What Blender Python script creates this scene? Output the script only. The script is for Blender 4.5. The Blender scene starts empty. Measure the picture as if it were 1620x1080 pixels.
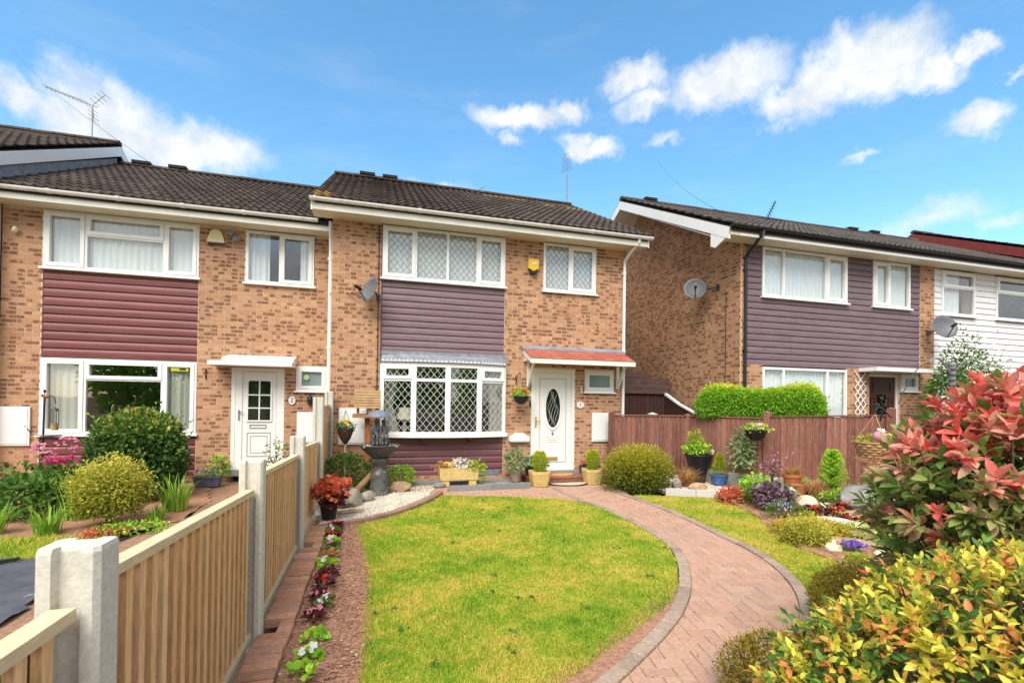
import bpy, bmesh, math, random
import numpy as np
from mathutils import Vector, Matrix, noise

random.seed(7)
RNG = np.random.default_rng(11)
R = math.radians
sc = bpy.context.scene
col = sc.collection

# ---------------------------------------------------------------- camera
CAM = Vector((0.799, -9.838, 1.65))
cd = bpy.data.cameras.new('camera')
cam = bpy.data.objects.new('camera', cd)
col.objects.link(cam)
cd.sensor_fit = 'HORIZONTAL'
cd.sensor_width = 36.0
cd.lens = 36.0 * 765.0 / 1620.0
cd.shift_y = (629.0 - 540.0) / 1620.0
cd.clip_start = 0.05
cd.clip_end = 3000.0
cd.dof.use_dof = True
cd.dof.focus_distance = 7.5
cd.dof.aperture_fstop = 5.6
_yaw, _pitch, _roll = R(16.0), R(0.5), R(0.8)
fw = Vector((math.sin(_yaw) * math.cos(_pitch), math.cos(_yaw) * math.cos(_pitch), math.sin(_pitch)))
rt = Vector((math.cos(_yaw), -math.sin(_yaw), 0))
up = rt.cross(fw)
r2 = rt * math.cos(_roll) + up * math.sin(_roll)
u2 = -rt * math.sin(_roll) + up * math.cos(_roll)
cam.matrix_world = Matrix(((r2.x, u2.x, -fw.x, CAM.x), (r2.y, u2.y, -fw.y, CAM.y), (r2.z, u2.z, -fw.z, CAM.z), (0, 0, 0, 1)))
sc.camera = cam

# ---------------------------------------------------------------- light and sky
SUN_EL, SUN_AZ = R(50.0), R(209.0)      # azimuth clockwise from +Y: the sun stands behind the camera on the left, thinly veiled
SUN_STRENGTH, SUN_ANGLE = 1.3, R(40.0)
SKY_STRENGTH, EXPOSURE = 0.15, 1.95
sd = bpy.data.lights.new('sun', 'SUN')
sd.energy = SUN_STRENGTH
sd.angle = SUN_ANGLE
sd.color = (1.0, 0.94, 0.85)
sun = bpy.data.objects.new('sun', sd)
col.objects.link(sun)
sdir = Vector((math.sin(SUN_AZ) * math.cos(SUN_EL), math.cos(SUN_AZ) * math.cos(SUN_EL), math.sin(SUN_EL)))
sun.rotation_euler = sdir.to_track_quat('Z', 'Y').to_euler()
sun.location = sdir * 40

sc.render.engine = 'CYCLES'
sc.view_settings.view_transform = 'Standard'
sc.view_settings.look = 'None'
sc.view_settings.gamma = 1.0
sc.view_settings.exposure = EXPOSURE
sc.view_settings.use_curve_mapping = False
sc.cycles.use_denoising = True
sc.cycles.max_bounces = 7
sc.cycles.transparent_max_bounces = 12
sc.cycles.sample_clamp_indirect = 6.0

world = bpy.data.worlds.new('World')
sc.world = world
world.use_nodes = True


class NT:
    """small helper for node trees"""
    def __init__(self, tree):
        self.t = tree
        self.n = tree.nodes
        self.l = tree.links

    def node(self, typ, **kw):
        nd = self.n.new(typ)
        for k, v in kw.items():
            setattr(nd, k, v)
        return nd

    def put(self, sock, v):
        if isinstance(v, bpy.types.NodeSocket):
            self.l.new(v, sock)
        elif v is not None:
            sock.default_value = v

    def m(self, op, a, b=None, c=None, clamp=False):
        nd = self.node('ShaderNodeMath', operation=op, use_clamp=clamp)
        for i, v in enumerate((a, b, c)):
            self.put(nd.inputs[i], v)
        return nd.outputs[0]

    def v(self, op, a, b=None, scale=None):
        nd = self.node('ShaderNodeVectorMath', operation=op)
        self.put(nd.inputs[0], a)
        if b is not None:
            self.put(nd.inputs[1], b)
        if scale is not None:
            self.put(nd.inputs['Scale'], scale)
        return nd.outputs['Value'] if op in ('LENGTH', 'DOT_PRODUCT', 'DISTANCE') else nd.outputs[0]

    def mix(self, fac, a, b, blend='MIX'):
        nd = self.node('ShaderNodeMix', data_type='RGBA', blend_type=blend)
        self.put(nd.inputs[0], fac)
        self.put(nd.inputs[6], a)
        self.put(nd.inputs[7], b)
        return nd.outputs[2]

    def noise(self, vec, scale, detail=4.0, rough=0.55, out='Fac'):
        nd = self.node('ShaderNodeTexNoise')
        self.put(nd.inputs['Vector'], vec)
        nd.inputs['Scale'].default_value = scale
        nd.inputs['Detail'].default_value = detail
        nd.inputs['Roughness'].default_value = rough
        return nd.outputs[out]

    def ramp(self, fac, stops, interp='LINEAR'):
        nd = self.node('ShaderNodeValToRGB')
        nd.color_ramp.interpolation = interp
        e = nd.color_ramp.elements
        while len(e) < len(stops):
            e.new(0.5)
        for el, (p, c) in zip(e, stops):
            el.position = p
            el.color = (c[0], c[1], c[2], 1.0)
        self.put(nd.inputs[0], fac)
        return nd.outputs['Color']

    def rng(self, v, a, b, c=0.0, d=1.0, smooth=False):
        nd = self.node('ShaderNodeMapRange')
        if smooth:
            nd.interpolation_type = 'SMOOTHSTEP'
        self.put(nd.inputs['Value'], v)
        for k, x in zip(('From Min', 'From Max', 'To Min', 'To Max'), (a, b, c, d)):
            self.put(nd.inputs[k], x)
        return nd.outputs[0]


def build_world():
    w = NT(world.node_tree)
    w.n.clear()
    out = w.node('ShaderNodeOutputWorld')
    bg = w.node('ShaderNodeBackground')
    sky = w.node('ShaderNodeTexSky', sky_type='NISHITA', sun_disc=False)
    sky.sun_elevation = SUN_EL
    sky.sun_rotation = SUN_AZ
    sky.altitude = 60
    sky.air_density = 1.0
    sky.dust_density = 0.9
    sky.ozone_density = 2.2
    hs = w.node('ShaderNodeHueSaturation')
    hs.inputs['Hue'].default_value = 0.487
    hs.inputs['Saturation'].default_value = 1.19
    hs.inputs['Value'].default_value = 0.53
    w.l.new(sky.outputs[0], hs.inputs['Color'])
    tc = w.node('ShaderNodeTexCoord')
    d = w.v('NORMALIZE', tc.outputs['Generated'])
    sep = w.node('ShaderNodeSeparateXYZ')
    w.l.new(d, sep.inputs[0])
    az = w.m('ARCTAN2', sep.outputs[0], sep.outputs[1])
    el = w.m('ARCSINE', sep.outputs[2])
    cmb = w.node('ShaderNodeCombineXYZ')
    w.l.new(az, cmb.inputs[0]); w.l.new(el, cmb.inputs[1])
    # billowing edges: the direction is jostled by noise before it meets the cloud shapes
    n1 = w.noise(d, 9.0, 7.0, 0.6, 'Color')
    n2 = w.noise(d, 38.0, 6.0, 0.6, 'Color')
    j1 = w.v('SCALE', w.v('SUBTRACT', n1, (0.5, 0.5, 0.5)), scale=0.12)
    j2 = w.v('SCALE', w.v('SUBTRACT', n2, (0.5, 0.5, 0.5)), scale=0.04)
    p = w.v('ADD', w.v('ADD', cmb.outputs[0], j1), j2)
    best = None
    for (a, e, ra, re, op) in CLOUDS:
        q = w.v('MULTIPLY', w.v('SUBTRACT', p, (a, e, 0)), (1 / ra, 1 / re, 0))
        f = w.m('MULTIPLY', w.m('SUBTRACT', 1.0, w.v('LENGTH', q)), op)
        best = f if best is None else w.m('MAXIMUM', best, f)
    # outside the view: denser unseen cloud, added to lift and whiten the ambient light
    away = w.rng(w.m('ABSOLUTE', w.m('SUBTRACT', az, 0.24)), 0.85, 1.15)
    gen = w.noise(w.v('MULTIPLY', d, (1, 1, 2.4)), 3.2, 8.0, 0.58)
    gen = w.m('MULTIPLY', w.rng(gen, 0.26, 0.50), away)
    best = w.m('MAXIMUM', best, w.m('SUBTRACT', gen, 0.25))
    dens = w.rng(best, -0.12, 0.70, smooth=True)
    wisps = w.noise(w.v('MULTIPLY', d, (1.0, 1.0, 5.0)), 4.0, 8.0, 0.62)
    wisps = w.m('MULTIPLY', w.rng(wisps, 0.5, 0.8), 0.14)
    dens = w.m('MAXIMUM', dens, wisps)
    dens = w.m('MULTIPLY', dens, w.rng(sep.outputs[2], -0.02, 0.1, 0.0, 0.96))
    shade = w.noise(w.v('ADD', d, (3.1, 0.4, 1.7)), 17.0, 6.0, 0.6)
    ccol = w.ramp(w.rng(shade, 0.36, 0.58), [(0.0, CLOUD_DARK), (1.0, CLOUD_LIGHT)])
    colr = w.mix(dens, hs.outputs[0], ccol)
    w.l.new(colr, bg.inputs['Color'])
    bg.inputs['Strength'].default_value = SKY_STRENGTH
    w.l.new(bg.outputs[0], out.inputs[0])


# cloud centres as azimuth / elevation with their angular half sizes and thickness
CLOUDS = [(-0.409, 0.413, 0.121, 0.064, 1.0), (-0.479, 0.386, 0.068, 0.043, 0.9), (-0.532, 0.398, 0.036, 0.04, 0.85), (-0.284, 0.419, 0.118, 0.046, 0.85), (-0.347, 0.405, 0.067, 0.047, 0.9), (0.291, 0.533, 0.139, 0.035, 1.0), (0.395, 0.549, 0.048, 0.031, 0.9), (0.435, 0.484, 0.067, 0.026, 0.9), (0.285, 0.49, 0.033, 0.014, 0.6), (0.117, 0.413, 0.089, 0.019, 0.6), (0.521, 0.586, 0.073, 0.031, 0.9), (0.681, 0.555, 0.122, 0.057, 1.1), (0.541, 0.546, 0.063, 0.031, 0.85), (0.782, 0.513, 0.067, 0.032, 0.95), (0.925, 0.529, 0.103, 0.057, 1.15), (0.845, 0.521, 0.079, 0.047, 1.0), (0.996, 0.499, 0.054, 0.028, 0.9), (1.043, 0.504, 0.04, 0.019, 0.85), (1.033, 0.412, 0.054, 0.027, 0.95), (0.578, 0.472, 0.05, 0.012, 0.5), (0.909, 0.399, 0.032, 0.011, 0.5), (0.986, 0.288, 0.085, 0.026, 0.45), (1.082, 0.456, 0.02, 0.008, 0.6), (1.067, 0.268, 0.047, 0.015, 0.4)]
CLOUD_DARK = (1.42, 1.52, 1.62)
CLOUD_LIGHT = (1.86, 1.87, 1.88)
build_world()

# ---------------------------------------------------------------- mesh helpers
MATS = {}


def tag(o, label=None, cat=None, group=None, kind=None):
    for k, v in (('label', label), ('category', cat), ('group', group), ('kind', kind)):
        if v:
            o[k] = v
    return o


def obj(name, me, parent=None, loc=None, rot=None):
    o = bpy.data.objects.new(name, me)
    col.objects.link(o)
    if parent is not None:
        o.parent = parent
        if parent.type == 'EMPTY':
            o.matrix_parent_inverse = Matrix.Translation(-parent.location)
    if loc is not None:
        o.location = loc
    if rot is not None:
        o.rotation_euler = rot
    return o


def thing(name, label, cat, loc=(0, 0, 0), group=None):
    o = bpy.data.objects.new(name, None)
    col.objects.link(o)
    o.location = loc
    o.empty_display_size = 0.1
    return tag(o, label, cat, group)


def npmesh(name, V, F, tone=None, mat=None, smooth=False):
    """F: (m,k) int array, all faces with k corners"""
    V = np.asarray(V, dtype=np.float32).reshape(-1, 3)
    F = np.asarray(F, dtype=np.int32)
    me = bpy.data.meshes.new(name)
    m, k = F.shape
    me.vertices.add(len(V)); me.vertices.foreach_set('co', V.ravel())
    me.loops.add(m * k); me.loops.foreach_set('vertex_index', F.ravel())
    me.polygons.add(m)
    me.polygons.foreach_set('loop_start', np.arange(0, m * k, k, dtype=np.int32))
    me.polygons.foreach_set('loop_total', np.full(m, k, dtype=np.int32))
    me.polygons.foreach_set('use_smooth', np.full(m, bool(smooth)))
    if tone is not None:
        at = me.attributes.new('tone', 'FLOAT', 'FACE')
        at.data.foreach_set('value', np.asarray(tone, dtype=np.float32))
    me.update(calc_edges=True)
    if mat:
        me.materials.append(MATS[mat])
    return me


class MB:
    """collects shapes into one mesh"""
    def __init__(self):
        self.v, self.f, self.t = [], [], []
        self.tone = 0.0

    def add(self, V, F, tone=None):
        b = len(self.v)
        self.v += [tuple(p) for p in V]
        self.f += [tuple(i + b for i in f) for f in F]
        self.t += [self.tone if tone is None else tone] * len(F)
        return self

    def box(self, x0, x1, y0, y1, z0, z1, tone=None):
        V = [(x0, y0, z0), (x1, y0, z0), (x1, y1, z0), (x0, y1, z0), (x0, y0, z1), (x1, y0, z1), (x1, y1, z1), (x0, y1, z1)]
        return self.add(V, [(0, 3, 2, 1), (4, 5, 6, 7), (0, 1, 5, 4), (1, 2, 6, 5), (2, 3, 7, 6), (3, 0, 4, 7)], tone)

    def obox(self, M, sx, sy, sz, tone=None):
        """box of full sizes sx, sy, sz centred at the matrix origin"""
        V = [M @ Vector((x * sx / 2, y * sy / 2, z * sz / 2)) for z in (-1, 1) for x, y in ((-1, -1), (1, -1), (1, 1), (-1, 1))]
        return self.add(V, [(0, 3, 2, 1), (4, 5, 6, 7), (0, 1, 5, 4), (1, 2, 6, 5), (2, 3, 7, 6), (3, 0, 4, 7)], tone)

    def bar(self, a, b, w, h, up=(0, 0, 1), tone=None):
        a, b = Vector(a), Vector(b)
        d = (b - a)
        L = d.length
        d.normalize()
        u = Vector(up)
        s = d.cross(u)
        if s.length < 1e-4:
            s = d.cross(Vector((1, 0, 0)))
        s.normalize()
        u = s.cross(d)
        M = Matrix(((d.x, s.x, u.x, 0), (d.y, s.y, u.y, 0), (d.z, s.z, u.z, 0), (0, 0, 0, 1)))
        M.translation = (a + b) / 2
        return self.obox(M, L, w, h, tone)

    def prism(self, poly, axis, a, b, tone=None):
        """poly of 2-D points extruded along axis 'x','y' or 'z' from a to b"""
        def P(p, h):
            return {'x': (h, p[0], p[1]), 'y': (p[0], h, p[1]), 'z': (p[0], p[1], h)}[axis]
        n = len(poly)
        V = [P(p, a) for p in poly] + [P(p, b) for p in poly]
        F = [tuple(range(n - 1, -1, -1)), tuple(range(n, 2 * n))] + [(i, (i + 1) % n, n + (i + 1) % n, n + i) for i in range(n)]
        return self.add(V, F, tone)

    def tube(self, pts, r, n=8, tone=None, r1=None, cap=True):
        pts = [Vector(p) for p in pts]
        m = len(pts)
        V = []
        prev = None
        for i, p in enumerate(pts):
            d = (pts[min(i + 1, m - 1)] - pts[max(i - 1, 0)]).normalized()
            if prev is None:
                s = d.cross(Vector((0, 0, 1)))
                if s.length < 0.05:
                    s = d.cross(Vector((0, 1, 0)))
                s.normalize()
            else:
                s = (prev - d * prev.dot(d)).normalized()
            prev = s
            t = d.cross(s)
            rr = r if r1 is None else r + (r1 - r) * i / max(1, m - 1)
            V += [p + (s * math.cos(2 * math.pi * k / n) + t * math.sin(2 * math.pi * k / n)) * rr for k in range(n)]
        F = [(i * n + k, i * n + (k + 1) % n, (i + 1) * n + (k + 1) % n, (i + 1) * n + k) for i in range(m - 1) for k in range(n)]
        if cap:
            F += [tuple(range(n - 1, -1, -1)), tuple(range((m - 1) * n, m * n))]
        return self.add(V, F, tone)

    def lathe(self, prof, c=(0, 0, 0), n=20, flute=0.0, nf=8, tone=None, sx=1.0, sy=1.0):
        V = []
        for (r, z) in prof:
            for k in range(n):
                a = 2 * math.pi * k / n
                rr = r * (1 + flute * math.cos(nf * a))
                V.append((c[0] + rr * math.cos(a) * sx, c[1] + rr * math.sin(a) * sy, c[2] + z))
        m = len(prof)
        F = [(i * n + k, i * n + (k + 1) % n, (i + 1) * n + (k + 1) % n, (i + 1) * n + k) for i in range(m - 1) for k in range(n)]
        F += [tuple(range(n - 1, -1, -1)), tuple(range((m - 1) * n, m * n))]
        return self.add(V, F, tone)

    def ball(self, c, rx, ry, rz, n=10, m=6, tone=None):
        prof = []
        V = []
        for i in range(1, m):
            t = math.pi * i / m - math.pi / 2
            for k in range(n):
                a = 2 * math.pi * k / n
                V.append((c[0] + rx * math.cos(t) * math.cos(a), c[1] + ry * math.cos(t) * math.sin(a), c[2] + rz * math.sin(t)))
        b = len(V)
        V += [(c[0], c[1], c[2] - rz), (c[0], c[1], c[2] + rz)]
        F = [(i * n + k, i * n + (k + 1) % n, (i + 1) * n + (k + 1) % n, (i + 1) * n + k) for i in range(m - 2) for k in range(n)]
        F += [(b, (k + 1) % n, k) for k in range(n)] + [(b + 1, (m - 2) * n + k, (m - 2) * n + (k + 1) % n) for k in range(n)]
        return self.add(V, F, tone)

    def mesh(self, name, mat, smooth=False):
        me = bpy.data.meshes.new(name)
        me.from_pydata(self.v, [], self.f)
        at = me.attributes.new('tone', 'FLOAT', 'FACE')
        at.data.foreach_set('value', np.array(self.t, dtype=np.float32))
        if smooth:
            me.polygons.foreach_set('use_smooth', np.ones(len(self.f), dtype=bool))
        me.materials.append(MATS[mat])
        me.update()
        return me

    def build(self, name, mat, parent=None, smooth=False):
        o = obj(name, self.mesh(name, mat, smooth), parent)
        if smooth:
            try:
                o.data.set_sharp_from_angle(angle=R(45))
            except Exception:
                pass
        return o


# ---------------------------------------------------------------- materials
GAIN = {'leaf_bright': 2.2, 'leaf_lime': 1.6, 'leaf_gold': 1.5, 'leaf_variegated': 1.3, 'leaf_iris': 1.5, 'leaf_mid': 1.5, 'leaf_dark': 1.9, 'leaf_golden_dome': 1.6, 'leaf_heather': 1.7,
        'leaf_sedum': 1.35, 'leaf_coral': 1.2, 'leaf_sage': 1.4, 'leaf_rust': 1.3, 'leaf_purple': 1.4, 'leaf_photinia': 1.25, 'wood_brown': 1.7, 'soil': 1.15}


def mat(name, stops, rough=0.7, spec=0.3, nscale=0.0, namt=0.25, bump=0.0, bscale=60.0, transl=0.0, metal=0.0, rnd=True, coat=0.0,
        stain=None, stretch=(1, 1, 1), alpha=1.0):
    """procedural material: 'tone' of each face plus the object's own random picks from the colour stops; noise gives grain"""
    if name in GAIN:
        if isinstance(stops[0], (int, float)):
            stops = [(0.0, stops)]
        stops = [(p, tuple(min(0.85, v * GAIN[name]) for v in c)) for p, c in stops]
    m = bpy.data.materials.new(name)
    m.use_nodes = True
    t = NT(m.node_tree)
    t.n.clear()
    out = t.node('ShaderNodeOutputMaterial')
    b = t.node('ShaderNodeBsdfPrincipled')
    geo = t.node('ShaderNodeNewGeometry')
    pos = t.v('MULTIPLY', geo.outputs['Position'], stretch)
    if len(stops) == 1 and not isinstance(stops[0][0], (int, float)):
        stops = [(0.0, stops[0])]
    if isinstance(stops[0], (int, float)):
        stops = [(0.0, stops)]
    if len(stops) > 1:
        at = t.node('ShaderNodeAttribute', attribute_name='tone')
        f = at.outputs['Fac']
        if rnd:
            oi = t.node('ShaderNodeObjectInfo')
            f = t.m('FRACT', t.m('ADD', f, oi.outputs['Random']))
        c = t.ramp(f, stops)
    else:
        rgb = t.node('ShaderNodeRGB')
        rgb.outputs[0].default_value = (*stops[0][1], 1)
        c = rgb.outputs[0]
    if nscale:
        n = t.noise(pos, nscale, 6.0, 0.62)
        g = t.rng(n, 0.28, 0.72, 1.0 - namt, 1.0 + namt * 0.7)
        cc = t.node('ShaderNodeCombineColor')
        for i in range(3):
            t.l.new(g, cc.inputs[i])
        c = t.mix(1.0, c, cc.outputs[0], 'MULTIPLY')
    if stain:
        sc_, lo, hi, scol = stain
        n = t.noise(pos, sc_, 5.0, 0.6)
        c = t.mix(t.rng(n, lo, hi), c, (*scol, 1))
    t.l.new(c, b.inputs['Base Color'])
    b.inputs['Roughness'].default_value = rough
    b.inputs['Specular IOR Level'].default_value = spec
    b.inputs['Metallic'].default_value = metal
    b.inputs['Coat Weight'].default_value = coat
    if bump:
        bn = t.node('ShaderNodeBump')
        bn.inputs['Strength'].default_value = bump
        bn.inputs['Distance'].default_value = 0.01
        t.l.new(t.noise(pos, bscale, 5.0, 0.6), bn.inputs['Height'])
        t.l.new(bn.outputs[0], b.inputs['Normal'])
    sh = b.outputs[0]
    if transl:
        tr = t.node('ShaderNodeBsdfTranslucent')
        t.l.new(c, tr.inputs['Color'])
        mx = t.node('ShaderNodeMixShader')
        mx.inputs[0].default_value = transl
        t.l.new(sh, mx.inputs[1]); t.l.new(tr.outputs[0], mx.inputs[2])
        sh = mx.outputs[0]
    t.l.new(sh, out.inputs[0])
    MATS[name] = m
    return m


def mat_brick(name, stops, dark, frac=0.26):
    m = bpy.data.materials.new(name)
    m.use_nodes = True
    t = NT(m.node_tree)
    t.n.clear()
    out = t.node('ShaderNodeOutputMaterial')
    b = t.node('ShaderNodeBsdfPrincipled')
    geo = t.node('ShaderNodeNewGeometry')
    at = t.node('ShaderNodeAttribute', attribute_name='tone')
    oi = t.node('ShaderNodeObjectInfo')
    f = t.m('FRACT', t.m('ADD', at.outputs['Fac'], oi.outputs['Random']))
    c = t.ramp(f, stops)
    sp = t.node('ShaderNodeSeparateXYZ')
    t.l.new(geo.outputs['Position'], sp.inputs[0])
    # dark kiln-burnt halves of single bricks
    u = t.m('FLOOR', t.m('MULTIPLY', t.m('ADD', t.m('ADD', sp.outputs[0], sp.outputs[1]), 45.0), 1 / 0.1125))
    w = t.m('FLOOR', t.m('MULTIPLY', t.m('ADD', sp.outputs[2], 9.0), 1 / 0.075))
    cb = t.node('ShaderNodeCombineXYZ')
    t.l.new(u, cb.inputs[0]); t.l.new(w, cb.inputs[1])
    wn = t.node('ShaderNodeTexWhiteNoise', noise_dimensions='2D')
    t.l.new(cb.outputs[0], wn.inputs['Vector'])
    k = t.m('LESS_THAN', wn.outputs['Value'], frac)
    u3 = t.m('FLOOR', t.m('MULTIPLY', t.m('ADD', t.m('ADD', sp.outputs[0], sp.outputs[1]), 67.5), 1 / 0.075))
    cb3 = t.node('ShaderNodeCombineXYZ')
    t.l.new(u3, cb3.inputs[0]); t.l.new(w, cb3.inputs[1])
    wn3 = t.node('ShaderNodeTexWhiteNoise', noise_dimensions='2D')
    t.l.new(cb3.outputs[0], wn3.inputs['Vector'])
    k = t.m('MAXIMUM', k, t.m('MULTIPLY', t.m('LESS_THAN', wn3.outputs['Value'], 0.19), 0.85))
    zf = t.m('ABSOLUTE', t.m('SUBTRACT', t.m('FRACT', t.m('MULTIPLY', t.m('ADD', sp.outputs[2], 9.0), 1 / 0.075)), 0.5))
    k = t.m('MULTIPLY', k, t.rng(zf, 0.27, 0.40, 1.0, 0.0))
    bl = t.rng(t.noise(geo.outputs['Position'], 30.0, 4.0), 0.3, 0.6, 0.25, 0.9)
    c = t.mix(t.m('MULTIPLY', k, bl), c, (*dark, 1))
    big = t.noise(geo.outputs['Position'], 0.9, 3.0)
    fine = t.noise(geo.outputs['Position'], 70.0, 5.0)
    g = t.m('MULTIPLY', t.rng(big, 0.3, 0.7, 0.85, 1.12), t.rng(fine, 0.25, 0.75, 0.78, 1.15))
    cc = t.node('ShaderNodeCombineColor')
    for i in range(3):
        t.l.new(g, cc.inputs[i])
    c = t.mix(1.0, c, cc.outputs[0], 'MULTIPLY')
    t.l.new(c, b.inputs['Base Color'])
    b.inputs['Roughness'].default_value = 0.9
    b.inputs['Specular IOR Level'].default_value = 0.15
    bn = t.node('ShaderNodeBump')
    bn.inputs['Strength'].default_value = 0.35
    bn.inputs['Distance'].default_value = 0.006
    t.l.new(fine, bn.inputs['Height']); t.l.new(bn.outputs[0], b.inputs['Normal'])
    t.l.new(b.outputs[0], out.inputs[0])
    MATS[name] = m


def mat_glass(name, tint=(0.98, 1.0, 1.0), rough=0.0, frost=0.0):
    m = bpy.data.materials.new(name)
    m.use_nodes = True
    t = NT(m.node_tree)
    t.n.clear()
    out = t.node('ShaderNodeOutputMaterial')
    lw = t.node('ShaderNodeLayerWeight')
    lw.inputs['Blend'].default_value = 0.5
    refl = t.m('ADD', 0.11, t.m('MULTIPLY', t.m('POWER', lw.outputs['Facing'], 4.0), 0.9))
    tr = t.node('ShaderNodeBsdfTransparent')
    tr.inputs[0].default_value = (*tint, 1)
    gl = t.node('ShaderNodeBsdfGlossy')
    gl.inputs['Roughness'].default_value = rough
    geo = t.node('ShaderNodeNewGeometry')
    bn = t.node('ShaderNodeBump')
    bn.inputs['Strength'].default_value = 0.05
    bn.inputs['Distance'].default_value = 0.02
    t.l.new(t.noise(geo.outputs['Position'], 2.2, 1.0), bn.inputs['Height'])
    t.l.new(bn.outputs[0], gl.inputs['Normal'])
    mx = t.node('ShaderNodeMixShader')
    t.l.new(refl, mx.inputs[0])
    t.l.new(tr.outputs[0], mx.inputs[1]); t.l.new(gl.outputs[0], mx.inputs[2])
    sh = mx.outputs[0]
    if frost:
        df = t.node('ShaderNodeBsdfDiffuse')
        df.inputs[0].default_value = (0.35, 0.45, 0.45, 1)
        m2 = t.node('ShaderNodeMixShader')
        m2.inputs[0].default_value = frost
        t.l.new(sh, m2.inputs[1]); t.l.new(df.outputs[0], m2.inputs[2])
        sh = m2.outputs[0]
    t.l.new(sh, out.inputs[0])
    MATS[name] = m


def mat_lawn(name, kind):
    m = bpy.data.materials.new(name)
    m.use_nodes = True
    t = NT(m.node_tree)
    t.n.clear()
    out = t.node('ShaderNodeOutputMaterial')
    b = t.node('ShaderNodeBsdfPrincipled')
    geo = t.node('ShaderNodeNewGeometry')
    pos = t.v('MULTIPLY', geo.outputs['Position'], (1, 1, 0))
    at = t.node('ShaderNodeAttribute', attribute_name='tone')
    n = t.noise(pos, 1.5, 5.0, 0.6)
    n2 = t.noise(pos, 9.0, 3.0, 0.6)
    f = t.m('ADD', t.m('MULTIPLY', n, 0.62), t.m('MULTIPLY', n2, 0.38))
    f = t.m('ADD', f, t.m('MULTIPLY', t.m('SUBTRACT', at.outputs['Fac'], 0.5), 0.16))
    f = t.m('ADD', f, DRY[kind])
    c = t.ramp(f, LAWN_STOPS)
    t.l.new(c, b.inputs['Base Color'])
    b.inputs['Roughness'].default_value = 0.75
    b.inputs['Specular IOR Level'].default_value = 0.2
    sh = b.outputs[0]
    if kind != 'soil':
        tr = t.node('ShaderNodeBsdfTranslucent')
        t.l.new(c, tr.inputs['Color'])
        mx = t.node('ShaderNodeMixShader')
        mx.inputs[0].default_value = 0.3
        t.l.new(sh, mx.inputs[1]); t.l.new(tr.outputs[0], mx.inputs[2])
        sh = mx.outputs[0]
    t.l.new(sh, out.inputs[0])
    MATS[name] = m


LAWN_STOPS = [(0.32, (0.14, 0.31, 0.02)), (0.44, (0.28, 0.43, 0.035)), (0.53, (0.45, 0.49, 0.055)), (0.62, (0.63, 0.54, 0.10)), (0.72, (0.72, 0.56, 0.17))]
DRY = {'main': 0.035, 'right': 0.065, 'left': 0.05}
mat_lawn('grass_main', 'main'); mat_lawn('grass_right', 'right'); mat_lawn('grass_left', 'left')

BRICK = [(0.0, (0.46, 0.25, 0.14)), (0.3, (0.52, 0.295, 0.165)), (0.5, (0.43, 0.22, 0.135)), (0.7, (0.54, 0.325, 0.185)), (1.0, (0.45, 0.235, 0.145))]
mat_brick('brick', BRICK, (0.125, 0.056, 0.03), 0.21)
mat('mortar', (0.70, 0.56, 0.42), 0.95, 0.1, 25, 0.2)
mat('brick_plain', [(0, (0.5, 0.27, 0.15))], 0.9, 0.1, 9, 0.3)
mat('upvc', (0.80, 0.80, 0.79), 0.35, 0.4, 2.0, 0.06, stain=(4.0, 0.62, 0.9, (0.62, 0.60, 0.54)))
mat('upvc_cream', (0.76, 0.75, 0.68), 0.4, 0.4, 2.5, 0.08, stain=(6.0, 0.62, 0.85, (0.5, 0.45, 0.33)))
mat('gutter_white', (0.78, 0.78, 0.76), 0.4, 0.4, 2.5, 0.1, stain=(5.0, 0.58, 0.8, (0.42, 0.38, 0.3)))
mat('soffit_paint', (0.70, 0.66, 0.52), 0.5, 0.3, 2.5, 0.1)
mat('door_white', (0.80, 0.80, 0.77), 0.35, 0.4, 2.0, 0.04)
mat('groove_grey', (0.42, 0.42, 0.40), 0.6)
mat('black_plastic', (0.015, 0.016, 0.019), 0.4, 0.4, 20, 0.3)
mat('dark_metal', (0.05, 0.052, 0.058), 0.45, 0.4, 30, 0.3)
mat('grey_metal', (0.22, 0.23, 0.25), 0.45, 0.5, 20, 0.2)
mat('alu', (0.30, 0.31, 0.33), 0.4, 0.5, 20, 0.2, metal=0.6)
mat('dish_grey', (0.13, 0.135, 0.15), 0.5, 0.4, 12, 0.2)
mat('lead', (0.24, 0.26, 0.30), 0.5, 0.4, 8, 0.35, bump=0.3, bscale=20)
mat('lead_light', (0.50, 0.50, 0.50), 0.5, 0.4)
mat('lead_came', (0.16, 0.17, 0.18), 0.5, 0.4)
mat('brass', (0.55, 0.42, 0.16), 0.35, 0.5, metal=0.6)
mat('siding_mauve', [(0, (0.185, 0.118, 0.135)), (0.5, (0.20, 0.128, 0.146)), (1, (0.172, 0.108, 0.124))], 0.45, 0.4, 7, 0.18, stretch=(0.35, 1, 1.6), stain=(1.3, 0.60, 0.9, (0.26, 0.19, 0.20)))
mat('siding_plum', [(0, (0.155, 0.062, 0.068)), (0.5, (0.17, 0.068, 0.075)), (1, (0.145, 0.058, 0.064))], 0.42, 0.4, 7, 0.18, stretch=(0.35, 1, 1.6), stain=(1.5, 0.6, 0.9, (0.23, 0.13, 0.13)))
mat('siding_red', [(0, (0.165, 0.042, 0.04)), (0.5, (0.18, 0.046, 0.044)), (1, (0.15, 0.038, 0.037))], 0.42, 0.4, 7, 0.2, stretch=(0.35, 1, 1.6), stain=(1.4, 0.6, 0.9, (0.24, 0.09, 0.085)))
mat('siding_grey', [(0, (0.165, 0.112, 0.132)), (0.5, (0.182, 0.124, 0.145)), (1, (0.152, 0.102, 0.12))], 0.48, 0.4, 7, 0.2, stretch=(0.35, 1, 1.6), stain=(1.3, 0.60, 0.9, (0.24, 0.19, 0.20)))
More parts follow.
